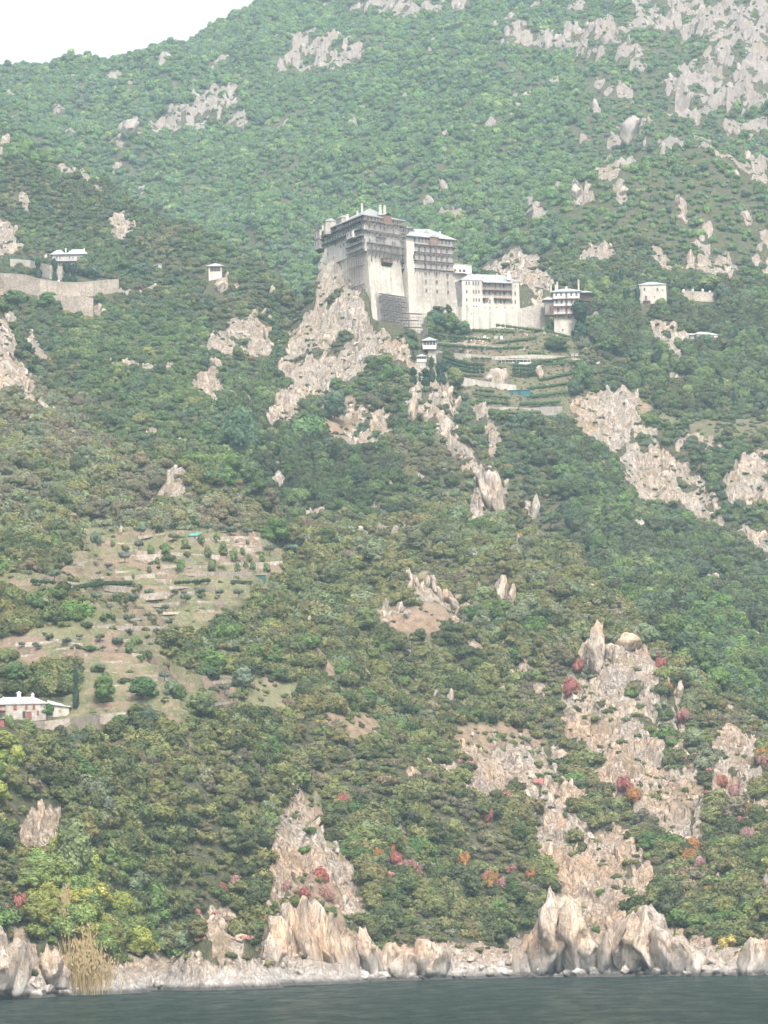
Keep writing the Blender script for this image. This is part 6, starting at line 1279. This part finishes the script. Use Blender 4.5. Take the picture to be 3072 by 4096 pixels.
_r = np.random.default_rng(21); WALLS_EXTRA = []
for vv in range(2150, 2760, 30):
    u = _r.uniform(60, 300)
    while u < 1080:
        L = _r.uniform(70, 200); sl = _r.uniform(-.05, .03); l = [(u, vv + _r.uniform(-6, 6)), (u + L / 2, vv + sl * L / 2 + _r.uniform(-4, 4)), (u + L, vv + sl * L)]
        if all(inpoly(np.array([a / K]), np.array([b_ / K]), SOIL[0][1])[0] for a, b_ in l) and _r.random() < .8:
            h_ = _r.uniform(7, 14); ph = MARKS[min(range(len(MARKS)), key=lambda i: math.hypot(l[1][0] - MARKS[i][0], l[1][1] - MARKS[i][1]))][2]
            o = wallrun('terrace_stone_wall', 'low rubble terrace wall on the terraces near ' + ph, 'wall', [(a, b_ - h_) for a, b_ in l], [(a, b_ + 2) for a, b_ in l], DRYST, .7, group='dry-stone walls on the lower terraces', deeper=.6); AUTO.append((o, l[1][0]))
        u += L + _r.uniform(20, 160)
# ================================================================ loose rock, pinnacles and boulders
def rock_mesh(name, seed, shape=(1, 1, 1), cuts=16, sub=3, rough=0.07, groove=.3, top=9):
    r = np.random.default_rng(seed); bm = bmesh.new(); bmesh.ops.create_icosphere(bm, subdivisions=sub, radius=1.0); p = np.array([v.co[:] for v in bm.verts]); fa = np.array([[v.index for v in f.verts] for f in bm.faces]); bm.free()
    for i in range(cuts):
        n = r.normal(size=3); n /= np.linalg.norm(n); h = 0.42 + 0.4 * r.random(); e = np.maximum(0, p @ n - h); p = p - e[:, None] * n * 0.95
    ang = np.arctan2(p[:, 1], p[:, 0]); st = p[:, 2] + .35 * p[:, 0]
    gr = np.abs(pn(np.cos(ang) * 2.8 + seed, np.sin(ang) * 2.8 + st * .8, 3)); g2 = np.round(pn(np.cos(ang) * 7 + seed, np.sin(ang) * 7 + st * 2.2, 5) * 5) / 5
    q = p * 3.1 + seed; nz = np.round(pn(q[:, 0] + q[:, 2], q[:, 1] - q[:, 2] * .5, 4) * 4) / 4
    f = (.84 + .42 * np.minimum(gr, .45) * (groove / .3) + .15 * g2 + rough * nz)[:, None]
    p = p * np.where(np.arange(3) < 2, f, 1 + (f - 1) * .45)
    p[:, 2] = np.minimum(p[:, 2], top + .22 * pn(p[:, 0] * 3 + seed, p[:, 1] * 3, 9) - .25 * p[:, 0]); p[:, 2] += .12 * pn(p[:, 0] * 4 + seed, p[:, 1] * 4, 8) * (p[:, 2] > .2)
    p[:, 0] += 0.14 * pn(p[:, 2] * 2.5 + seed, p[:, 1] * 1.5, 6); p = p * np.array(shape)
    return mesh_np(name, p, fa, ROCKM)
FIN = [rock_mesh('rock_fin', 40 + i, (.55, .62, 1.0), 26, 3, .17, .30, [.62, 9, .55, .7, .8, .5][i]) for i in range(6)]
BLD = [rock_mesh('boulder', 60 + i, (1.0, .85, .68), 24, 3, .09, .2) for i in range(6)]
# broken rock lying all over the crags: one mass
def rubble():
    n0 = 26000; x0 = rng.uniform(-1, 1, n0); y = rng.uniform(640, 2900, n0) ** 1.0; x = x0 * (3300 - 1536) / FPX * y; z = ground_at(x, y); rk = ground_at(x, y, rock_s); vis = ground_at(x, y, VIS.astype(float)) > .2
    k = (rk > .5) & vis & (z > 1.5); k &= rng.random(n0) < np.where(y < 1750, 1.0, .5)
    x, y, z = x[k], y[k], z[k]; n = len(x); s = (.5 + 1.9 * rng.random(n) ** 2.2) * np.where(y > 1750, 2.2, np.where(y > 1250, 1.35, 1.0)); s = np.where(z < 8, s * .75, s)
    up = 1.0 + 1.3 * rng.random(n)
    me = bpy.data.meshes.new('crag_rubble'); me.vertices.add(n); me.vertices.foreach_set('co', np.stack([x, y, z], -1).astype(np.float32).ravel())
    def put(nm, ty, key, a): at = me.attributes.new(nm, ty, 'POINT'); at.data.foreach_set(key, a)
    put('scl', 'FLOAT_VECTOR', 'vector', np.stack([s, s, s * up], -1).astype(np.float32).ravel())
    put('rot', 'FLOAT_VECTOR', 'vector', np.stack([rng.normal(size=n) * .25, -.28 + rng.normal(size=n) * .22, rng.random(n) * 6.28], -1).astype(np.float32).ravel()); put('pid', 'INT', 'value', (rng.random(n) * 12).astype(np.int32)); me.materials.append(ROCKM)
    col = bpy.data.collections.new('rock_sources')
    for i, m_ in enumerate(FIN + BLD): col.objects.link(bpy.data.objects.new('rock_source_%02d' % i, m_))
    g = GN.copy(); 
    for nd in g.nodes:
        if nd.bl_idname == 'GeometryNodeCollectionInfo': nd.inputs['Collection'].default_value = col
    o = bpy.data.objects.new('crag_rubble', me); C.objects.link(o); md = o.modifiers.new('spread', 'NODES'); md.node_group = g; o['kind'] = 'stuff'; o['label'] = 'broken rock covering the crags and the shore'
rubble()
def put_rock(name, label, u, vb, w_, h_, lean=0.0, yaw=None, m=None, group=None, cat='rock', sink=.25, depth=None, d=None):
    """u: middle, vb: foot, w_/h_ size in photo pixels"""
    g = land(u, vb) if d is None else Vector((P(u, vb, d).x, d, P(u, vb, d).z)); px = g.y / FPX
    me = (m or (FIN if h_ > w_ * 1.25 else BLD)); me = me[int(rng.integers(len(me)))]; hh = h_ * px
    bx = max(abs(v.co.x) for v in me.vertices); bz = max(v.co.z for v in me.vertices)
    sz = hh / (2 - sink) / bz; sx = w_ * px / 2 / bx; o = link(name, me, loc=(g.x, g.y + (depth or 0) * .4, g.z + hh / 2 - sink * hh / 2)); o.scale = (sx, min(sx * 1.1, sx * 1.1), sz)
    o.rotation_euler = (0, lean, (yaw if yaw is not None else rng.uniform(-.4, .4))); tag(o, label, cat, group); return o
for a in [(2390, 2700, 78, 215, .03, 'tall pale rock tower with a broken flat top rising from the scrub'), (2330, 2660, 40, 90, .1, 'small upright rock left of the pale tower'), (2440, 2640, 60, 60, .2, 'low block right of the tower'), (2510, 2600, 120, 70, .1, 'pale overhanging ledge at the top of the great rock face'),
          (1655, 1712, 44, 150, .05, 'slim upright blade of ochre rock below the garden kiosks'), (1800, 1600, 26, 60, .3, 'upper end of the slanting white rock rib'), (1830, 1640, 28, 60, .35, 'lower end of the slanting white rock rib'), (1790, 1730, 60, 70, 0, 'pale crown of rock on the middle spur'), (1803, 1830, 26, 110, 0, 'narrow vertical rock rib on the middle spur'),
          (1985, 2060, 80, 190, -.22, 'tall smooth rock slab leaning left on the middle spur'), (1945, 2030, 50, 130, -.3, 'grey slab beside the tall leaning one'), (1925, 1960, 50, 90, 0, 'broken white crest above the leaning slab'), (2140, 2080, 40, 110, .1, 'pale broken pillar on the far side of the spur'),
          (1640, 2340, 26, 55, -.25, 'leftmost jagged pinnacle of the row on the spur'), (1668, 2350, 20, 40, -.2, 'short second pinnacle of the row'), (1712, 2362, 22, 60, .1, 'slim third pinnacle of the row'), (1738, 2372, 26, 80, -.25, 'tallest sharp pinnacle of the row'), (1760, 2395, 28, 60, -.3, 'slab leaning on the tallest pinnacle'), (1640, 2375, 30, 60, .2, 'pale triangular rock below the first pinnacle'),
          (1795, 2420, 46, 70, -.55, 'upper slab of the slanting pale ridge'), (1820, 2450, 46, 70, -.55, 'middle slab of the slanting pale ridge'), (1850, 2482, 36, 56, -.4, 'lowest slab of the slanting pale ridge'), (1540, 2500, 40, 20, .5, 'flat slab on the bare pink ground'), (1530, 2465, 50, 26, .6, 'tilted flat stones left of the bare ground'),
          (1440, 2148, 44, 34, 0, 'lone round pale boulder on the spur crest'), (1488, 2182, 20, 26, .2, 'small boulder right of the lone round one'), (1902, 2258, 24, 50, 0, 'pointed white stone alone in the scrub'), (2075, 2192, 26, 60, 0, 'twin white stones above the lone cypress-shaped rock'), (2010, 2440, 60, 150, .05, 'rusty brown rock pillar half hidden by scrub'), (2050, 2420, 30, 80, .1, 'narrow white splinter beside the rusty pillar'),
          (2045, 2715, 34, 44, .3, 'white wedge rock in the scrub left of the tower'), (2235, 3060, 72, 70, .6, 'big tilted pinkish boulder left of the great rock face'), (2720, 2810, 34, 74, .05, 'small rock stub right of the great rock face'), (1128, 3140, 34, 68, -.3, 'small upright leaning stone above the orange slope'),
          (395, 1268, 26, 60, .1, 'white rock knob at the end of the lower wall'), (330, 1230, 20, 22, 0, 'small pale stone on the wall slope'), (1052, 1275, 18, 50, .5, 'small slanting stone on the ridge above the valley'), (1080, 1290, 26, 30, 0, 'pale round stone on the ridge above the valley'), (1090, 1190, 30, 55, .1, 'pinkish crag right of the square kiosk'), (880, 1160, 60, 40, .2, 'rock under the square kiosk'),
          (485, 2145, 20, 34, 0, 'white stone at the head of the lower terraces'), (447, 2128, 14, 12, 0, 'tiny white stone left of the terrace head stone'), (1235, 2500, 26, 40, .4, 'small pale stone in the dark scrub'), (2520, 560, 90, 110, .3, 'rounded pale crag high on the far mountain'), (2300, 800, 50, 70, 0, 'small crag on the far slope right of the monastery'), (520, 560, 70, 90, .4, 'upright crag on the far mountain left'),
          (1995, 1532, 118, 66, 0, 'broad pale rock breaking through the garden terraces'), (1960, 1530, 60, 40, 0, 'lower left shoulder of the pale garden rock'), (2155, 1510, 50, 50, -.3, 'slanting pale rock right of the ivy')]:
    put_rock('rock_pinnacle' if a[3] > a[2] * 1.25 else 'boulder', a[5], a[0], a[1], a[2], a[3], a[4])
# tall shore crags: overlapping slabs dipping to the right
SLABS = [(1085, 3935, 90, 240, -.10), (1120, 3945, 110, 330, -.14), (1175, 3950, 110, 400, -.18), (1225, 3945, 120, 420, -.22), (1290, 3940, 120, 400, -.28), (1340, 3935, 100, 330, -.30), (1390, 3930, 80, 230, -.32), (1470, 3925, 70, 260, -.25), (1510, 3920, 60, 190, -.28), (1560, 3915, 90, 170, -.1), (1620, 3915, 120, 160, .1), (1700, 3915, 120, 190, -.15), (1750, 3912, 90, 170, -.1),
         (2130, 3905, 110, 200, .15), (2190, 3905, 120, 330, .1), (2240, 3905, 120, 420, .02), (2300, 3905, 110, 380, -.1), (2345, 3900, 80, 220, -.1), (2440, 3900, 90, 230, .1), (2520, 3900, 130, 300, .05), (2600, 3900, 130, 330, -.2), (2660, 3900, 120, 250, -.3), (2730, 3900, 110, 190, -.25), (2790, 3900, 90, 120, -.2),
         (60, 3960, 130, 240, .0), (10, 3965, 90, 200, .1), (205, 3955, 70, 210, .05), (240, 3960, 60, 130, -.15), (800, 3850, 50, 140, .2), (840, 3850, 60, 120, -.1), (930, 3870, 70, 200, -.12), (960, 3890, 60, 150, -.2), (3020, 3895, 110, 170, .2)]
for i, (u, v, w_, h_, ln) in enumerate(SLABS):
    spot = 'at the left edge of the shore' if u < 150 else 'left of the reeds' if u < 300 else 'above the shore boulders right of the reeds' if u < 1000 else 'in the striped shore crag' if u < 1420 else 'right of the striped shore crag' if u < 1800 else 'in the big orange headland' if u < 2400 else 'in the pale headland further right' if u < 2850 else 'at the right edge of the shore'
    dd = float(shore_d(P(u, v, 800).x / 800 * FPX + 1536)) + 3.0
    o = put_rock('shore_slab', ('tall' if h_ > 250 else 'short') + ' tilted rock slab ' + spot, u, v, w_ * 1.3, h_ * .88, ln, group='rock slabs ' + spot, d=dd, sink=.12); o.scale[1] *= 1.5; AUTO.append((o, float(u)))
nb = 0
for i in range(190):
    u = float(rng.uniform(-30, 3080)); t_ = rng.random(); x_u = P(u, 3930, 800).x / 800 * FPX + 1536; d = float(shore_d(x_u)) + float(rng.uniform(-2.5, 4 + 10 * t_)); x = (x_u - 1536) / FPX * d
    z = float(ground_at(np.array([x]), np.array([d]))[0]); s = float((.7 + 2.3 * rng.random() ** 2)); 
    if z > 7 or z < -1.6: continue
    me = BLD[i % 6]; o = link('shore_boulder', me, loc=(x, d, max(z, -.3) + s * .25)); o.scale = (s, s * .9, s * rng.uniform(.7, 1.2)); o.rotation_euler = (rng.normal() * .3, rng.normal() * .3, rng.random() * 6.28)
    uu, vv = project(x, d, z)
    spot = next(n for lim, n in ((200, 'at the foot of the left shore crag'), (420, 'in front of the tan reeds'), (760, 'on the low white shore right of the reeds'), (1030, 'on the shore left of the striped crag'), (1420, 'at the foot of the striped shore crag'), (1800, 'on the boulder shore right of the striped crag'), (2150, 'on the rubble beach left of the orange headland'), (2450, 'at the foot of the orange headland'), (2800, 'at the foot of the pale headland'), (9999, 'on the white shore at the right end')) if uu < lim)
    tag(o, ('big' if s > 2 else 'mid-sized' if s > 1.2 else 'small') + (' wet' if z < 0 else '') + ' pale boulder ' + spot, 'boulder', 'boulders ' + spot); AUTO.append((o, uu)); nb += 1

# ================================================================ trees that stand out
def put_tree(kind, u, vb, h_, w_, col, label, name=None, cat='tree', group=None, auto=False):
    g = land(u, vb); px = g.y / FPX; H_, W_ = h_ * px, w_ * px
    t = thing(name or {'tree': 'broadleaf_tree', 'cypress': 'cypress_tree', 'olive': 'olive_tree', 'shrub': 'shrub'}[kind], label, cat, g - Vector((0, 0, .15)), float(rng.random() * 6.28), group)
    me = PROTO[kind][int(rng.integers(len(PROTO[kind])))]
    c = link('crown', me, t); c['tint'] = [float(k * rng.uniform(.9, 1.1)) for k in col]
    if kind == 'cypress': c.scale = (W_ / 2 / .155, W_ / 2 / .155, H_)
    elif kind == 'olive': c.scale = (W_ / 2 / .9, W_ / 2 / .9, H_ / 1.6)
    elif kind == 'tree': c.scale = (W_ / 2 / .8, W_ / 2 / .8, H_ / 1.9)
    else: c.scale = (W_ / 2 / .95, W_ / 2 / .95, H_ / 1.05)
    if kind in TRUNK: tk = link('trunk', TRUNK[kind], t); tk.scale = c.scale if kind != 'cypress' else (H_, H_, H_)
    if auto: AUTO.append((t, float(u)))
    return t
CYC = (.028, .055, .030)
for u, v, h_, w_, lab in [(127, 1070, 35, 12, 'smallest cypress at the left end of the upper wall'), (152, 1113, 80, 26, 'dark cypress left of the bell pillar'), (219, 1124, 95, 20, 'slim pointed cypress in front of the hillside house'), (268, 1128, 82, 30, 'broad dark cypress right of the slim one by the long wall'), (292, 1127, 70, 28, 'shorter broad cypress beside the big one by the long wall'),
    (2324, 1352, 155, 58, 'fat dark cypress in front of the galleried house'), (2450, 1176, 80, 18, 'left cypress of the tall trio'), (2467, 1174, 92, 18, 'middle cypress of the tall trio'), (2487, 1172, 104, 20, 'right and tallest cypress of the trio'), (2502, 1226, 75, 16, 'left cypress of the pair beside the timber wing'), (2517, 1223, 72, 16, 'right cypress of the pair beside the timber wing'), (2552, 1238, 96, 20, 'slim cypress touching the square stone house'),
    (2572, 1552, 72, 13, 'thin cypress beside the little garden wall'), (2916, 1638, 72, 11, 'left of the three thin cypresses at the dry field'), (2937, 1645, 82, 11, 'middle of the three thin cypresses at the dry field'), (2959, 1638, 62, 10, 'right of the three thin cypresses at the dry field'), (2946, 1404, 98, 17, 'pointed cypress below the white cottage'), (2885, 1588, 80, 24, 'dark cypress in the grove above the dry field'), (2625, 1500, 90, 40, 'broad dark cypress clump under the pale scree'), (2640, 1470, 80, 28, 'dark cypress behind the broad clump'),
    (1654, 1452, 46, 9, 'needle-thin cypress left of the lower garden kiosk'), (1654, 1537, 72, 27, 'left cypress of the row under the kiosks'), (1679, 1528, 38, 10, 'tiny cypress between the row under the kiosks'), (1703, 1537, 72, 34, 'broad cypress in the row under the kiosks'), (1727, 1520, 95, 24, 'tallest cypress of the row under the kiosks'), (1754, 1532, 78, 20, 'second cypress from the right under the kiosks'), (1772, 1533, 88, 22, 'rightmost cypress of the row under the kiosks'), (1841, 1517, 32, 8, 'tiny cypress standing before the ivy wall'),
    (304, 2838, 155, 23, 'tall slim cypress right of the stone farmhouse'), (969, 2811, 60, 9, 'young thin cypress on the pink earth')]:
    put_tree('cypress', u, v, h_, w_, CYC, lab, group='cypresses')
for u, v, h_, w_, col, lab in [(1800, 1335, 82, 85, GREEN, 'bushy tree at the foot of the curtain wall, left end'), (1745, 1318, 60, 70, TEAL, 'dark tree below the pale second block'), (1850, 1350, 60, 70, GREEN, 'tree under the left part of the curtain wall'), (2108, 1318, 78, 100, GREEN, 'round green tree before the rampart wall'), (2196, 1318, 40, 42, GREEN, 'small round tree at the rampart foot'), (2362, 1210, 88, 56, BRIGHT, 'light green tree right of the galleried house'),
    (2222, 1408, 62, 92, GREEN, 'rounded tree on the vine terrace'), (2338, 1406, 52, 54, GREYOL, 'pale tree right of the vine terrace'), (2333, 1560, 110, 90, GREEN, 'dark tree at the corner of the garden bowl'), (2300, 1590, 60, 70, TEAL, 'dark tree at the lower right of the garden bowl'), (2705, 1222, 66, 68, GREEN, 'round dark tree right of the square stone house'), (2840, 1175, 74, 112, BRIGHT, 'broad light green tree behind the terrace wall'), (2895, 1222, 84, 80, TEAL, 'dark tree at the end of the terrace wall'),
    (2435, 1425, 82, 110, GREEN, 'wide tree left of the pale scree'), (2530, 1460, 60, 70, TEAL, 'dark tree under the pale scree'), (2825, 1410, 66, 72, TEAL, 'dark bushy tree below the white cottage'), (2746, 1602, 60, 60, LIME, 'bright yellow-green tree in the cypress garden'), (2785, 1570, 64, 66, BRIGHT, 'light green tree behind the yellow one'), (2140, 1715, 60, 130, DARK, 'dark broad tree at the bottom of the garden bowl'), (2085, 1690, 44, 90, TEAL, 'low tree below the bottom garden wall'),
    (962, 1835, 200, 150, TEAL, 'huge dark green tree in the ravine left of the rock'), (1240, 1770, 110, 190, GREEN, 'big chestnut below the foot of the monastery rock'), (1340, 1690, 120, 110, TEAL, 'tree against the lower monastery rock'), (1560, 1520, 70, 130, GREEN, 'dark green tree on the right shoulder of the rock'), (1820, 1560, 90, 80, BRIGHT, 'light tree left of the pale garden wall'),
    (290, 3560, 250, 160, BRIGHT, 'tall bright green tree above the shore thicket'), (2595, 3410, 80, 84, GREEN, 'vivid green rounded bush beside the rock ridge'), (1640, 3440, 90, 90, GREEN, 'vivid green bush in the ravine, left of the other'), (1750, 3540, 86, 84, GREEN, 'round vivid green bush low in the ravine'), (2690, 3690, 150, 130, DARK, 'dark rounded tree over the pale headland'), (1850, 3620, 160, 150, DARK, 'large dark oak above the rubble beach'),
    (415, 2820, 110, 92, GREEN, 'full green tree right of the farmhouse cypress'), (570, 2830, 95, 110, GREEN, 'spreading green tree above the farm wall'), (690, 2790, 70, 60, GREYOL, 'grey-green tree right of the spreading one'), (722, 2800, 60, 50, GREEN, 'small green tree right of the grey-green one'), (800, 2880, 110, 125, OLIVE, 'large olive-toned oak right of the farm wall'), (970, 2770, 80, 90, SILVER, 'pale flat-topped tree on the pink earth'), (1115, 2730, 56, 84, GREEN, 'bright umbrella-shaped tree by the dark thicket'), (195, 2870, 56, 62, GREEN, 'small tree leaning on the farmhouse wall'),
    (112, 2950, 66, 84, BRIGHT, 'small forked tree below the farmhouse'), (30, 2905, 50, 60, BRIGHT, 'light bush at the farmhouse corner'), (20, 3010, 80, 110, LIME, 'yellow-green tree at the picture edge below the farmhouse'), (480, 2920, 56, 90, GREEN, 'leafy shrub under the farm retaining wall'), (600, 2920, 80, 90, TEAL, 'dark round shrub right of the farm wall'), (240, 2960, 60, 60, DARK, 'dark shrub below the farm wall, left'), (300, 3000, 60, 90, TEAL, 'dark bushy tree below the farm wall'), (170, 2760, 76, 90, GREEN, 'dark tree behind the farmhouse roof'), (60, 2740, 80, 110, GREEN, 'green tree behind the left end of the farmhouse'), (260, 2730, 70, 70, OLIVE, 'olive-toned tree behind the farmhouse cypress'),
    (1110, 2190, 110, 130, GREEN, 'large rounded oak at the upper right of the terraces'), (371, 1112, 60, 110, TEAL, 'broad dark bush on the wall right of the cypresses'), (330, 1105, 66, 76, OLIVE, 'olive-toned tree beside the broad cypresses'), (430, 1100, 50, 80, GREEN, 'green bush near the end of the long wall'), (488, 1096, 70, 86, GREEN, 'round green tree right of the long wall'), (340, 1062, 50, 56, GREEN, 'light tree hiding the middle of the hillside house'), (560, 1110, 56, 90, TEAL, 'dark bush above the path wall'), (60, 1230, 70, 110, GREEN, 'green tree under the left end of the long wall'), (190, 1235, 66, 100, GREEN, 'green tree below the middle of the long wall'), (400, 1215, 50, 80, GREEN, 'green bush at the end of the lower wall'),
    (380, 2170, 50, 50, GREYOL, 'round oak at the upper left of the terraces')]:
    put_tree('tree' if h_ > w_ * .62 and h_ > 50 else 'shrub', u, v, h_, w_, [c * 1.15 for c in col], lab, name=None)
o6 = lambda x, y: (x * .7233, 2080 + y * .7233)
for i, (x, y, s) in enumerate([(780, 85, 46), (875, 75, 50), (960, 125, 46), (1150, 100, 46), (1280, 100, 56), (1370, 95, 46), (690, 250, 52), (600, 305, 34), (545, 330, 26), (770, 180, 46), (535, 455, 50), (650, 465, 44), (735, 462, 46), (825, 440, 46), (965, 425, 32), (1015, 425, 26), (1110, 440, 44), (1215, 452, 42), (1320, 430, 46), (610, 520, 34), (695, 505, 26), (885, 538, 30), (915, 510, 34), (1030, 505, 48), (840, 580, 38), (715, 595, 46), (935, 610, 36), (975, 605, 26), (865, 640, 32), (815, 665, 28), (715, 665, 36), (650, 715, 50), (555, 690, 42), (440, 700, 30), (370, 710, 40), (275, 705, 40), (195, 705, 28), (570, 770, 28), (645, 775, 18), (215, 762, 34), (555, 850, 46), (300, 345, 56), (120, 710, 30), (380, 345, 22), (1490, 215, 56), (1610, 200, 60), (250, 380, 40), (1240, 970, 50), (910, 915, 46), (1130, 830, 50), (1290, 1030, 46), (520, 1110, 36), (160, 320, 34)]):
    u, v = o6(x, y); lab, ph = describe(u, v, SILVER, 2.2, 'olive'); put_tree('olive', u, v, s * .8, s, GREYOL if i % 3 else SILVER, 'round silvery olive tree on the terraces near ' + MARKS[min(range(len(MARKS)), key=lambda i: math.hypot(u - MARKS[i][0], v - MARKS[i][1]))][2], group='olive trees on the lower terraces', auto=True)
for i, (x, y, s) in enumerate([(835, 215, 44), (920, 235, 48), (1000, 320, 46), (1170, 300, 46), (1235, 195, 44), (1295, 245, 46), (1110, 150, 40), (1200, 150, 34), (1315, 290, 36), (1400, 305, 34), (1475, 295, 34), (1450, 260, 36), (1380, 240, 34), (1340, 200, 26), (1370, 175, 20), (735, 335, 22), (825, 310, 26), (870, 265, 30), (1360, 275, 28), (1150, 220, 44), (1025, 160, 34), (710, 745, 44), (760, 720, 34), (735, 700, 34), (625, 165, 26), (760, 405, 30)]):
    u, v = o6(x, y); put_tree('tree', u, v, s * 1.15, s * .8, [c * 1.1 for c in BRIGHT], 'young light green fruit tree on the terraces near ' + MARKS[min(range(len(MARKS)), key=lambda i: math.hypot(u - MARKS[i][0], v - MARKS[i][1]))][2], name='fruit_tree', group='fruit trees on the lower terraces', auto=True)
# rust coloured smoke bushes
REDS = [(735,1755),(760,1768),(780,1790),(800,1828),(825,1835),(840,1850),(852,1866),(862,1838),(815,1862),(875,1882),(888,1888),(742,1735),(620,1922),(565,2002),(545,2022),(572,2042),(655,1942),(705,1946),(1000,1872),(1052,1900),(1062,1922),(1090,1932),(1100,1742),(1112,1762),(1150,1902),(1135,1950),(1272,1684),(1285,1722),(1275,1733),(1412,1424),(1427,1442),(1250,1455),(1500,1842),(1512,1872),(1490,1862),(1530,1932),(1560,1752),(1540,1772),(1610,1762),(1645,1640),(1652,1662),(1560,1702),(1590,1722),(1350,1712),(1368,1735),(480,1932),(505,1922),(12,1975),(40,1962),(695,1900),(770,1760),(790,1842),(1048,1780),(1232,1500),(1440,1500),(1480,1560),(1600,1790),(1620,1820),(1575,1880)]
for i, (x, y) in enumerate(REDS):
    u, v = x * K, y * K; s = 46 + 42 * rng.random(); col = RUST if rng.random() < .4 else PINK if rng.random() < .6 else (.30, .15, .05)
    ph = MARKS[min(range(len(MARKS)), key=lambda i: math.hypot(u - MARKS[i][0], v - MARKS[i][1]))][2]; cw = 'rust red' if col is RUST else 'dull pink' if col is PINK else 'orange brown'
    put_tree('shrub', u, v, s * .85, s, col, f'{cw} smoke bush near {ph}', name='smoke_bush', cat='bush', group='smoke bushes near ' + ph, auto=True)
# reeds
def reeds(u, vb, h_, w_, label):
    g = land(u, vb); px = g.y / FPX; r = np.random.default_rng(5); co, fa = [], []; n = 900
    m = mat('dry_reed', (.29, .215, .105), .8, .3, 2.0)
    for i in range(n):
        x, y = r.normal() * w_ * px * .27, r.normal() * 1.6; hh = h_ * px * (.45 + .6 * r.random()) * (1 - .35 * min(1, abs(x) / (w_ * px * .5))); z0_ = float(ground_at(np.array([g.x + x]), np.array([g.y + y]))[0]) - g.z - .3; a = r.random() * 3.14; wx, wy = math.cos(a) * .05, math.sin(a) * .05; lx, ly = x * .12 + r.normal() * .35, r.normal() * .35
        o = len(co); co += [(x - wx, y - wy, z0_), (x + wx, y + wy, z0_), (x + lx * .4 + wx, y + ly * .4 + wy, z0_ + hh * .6), (x + lx * .4 - wx, y + ly * .4 - wy, z0_ + hh * .6), (x + lx, y + ly, z0_ + hh), (x + lx + .14, y + ly, z0_ + hh * .88), (x + lx - .14, y + ly, z0_ + hh * .88)]
        fa += [(o, o + 1, o + 2), (o, o + 2, o + 3), (o + 3, o + 2, o + 4), (o + 4, o + 5, o + 6)]
    o = link('reed_clump', mesh_np('reed_clump', co, fa, m), loc=g); tag(o, label, 'reeds')
reeds(345, 3925, 165, 165, 'large clump of dry tan reeds behind the white shore'); reeds(268, 3700, 110, 60, 'smaller tan reed tuft up the slope above the large clump')

# ---------------------------------------------------------------- labels: where look and neighbours leave several alike, name the place in the row
def settle_labels():
    from collections import defaultdict
    by = defaultdict(list)
    for o, u in AUTO: by[o['label']].append((u, o))
    nums = ['', 'one', 'two', 'three', 'four', 'five', 'six', 'seven', 'eight', 'nine', 'ten', 'eleven', 'twelve']
    ordn = ['', 'first', 'second', 'third', 'fourth', 'fifth', 'sixth', 'seventh', 'eighth', 'ninth', 'tenth', 'eleventh', 'twelfth']
    for lab, l in by.items():
        if len(l) < 2: continue
        l.sort(key=lambda a: a[0]); n = len(l)
        for i, (u, o) in enumerate(l):
            if n == 2: s = 'left one' if i == 0 else 'right one'
            elif i == 0: s = 'leftmost one'
            elif i == n - 1: s = 'rightmost one'
            elif i < n / 2 and i < 12: s = ordn[i + 1] + ' from left'
            elif n - i < 13: s = ordn[n - i] + ' from right'
            else: s = 'middle one'
            o['label'] = lab + ', ' + s
settle_labels()
for o in C.objects:
    l = o.get('label')
    if l and len(str(l).split()) > 16: o['label'] = ' '.join(w_ for w_ in str(l).split() if w_ not in ('the', 'a'))
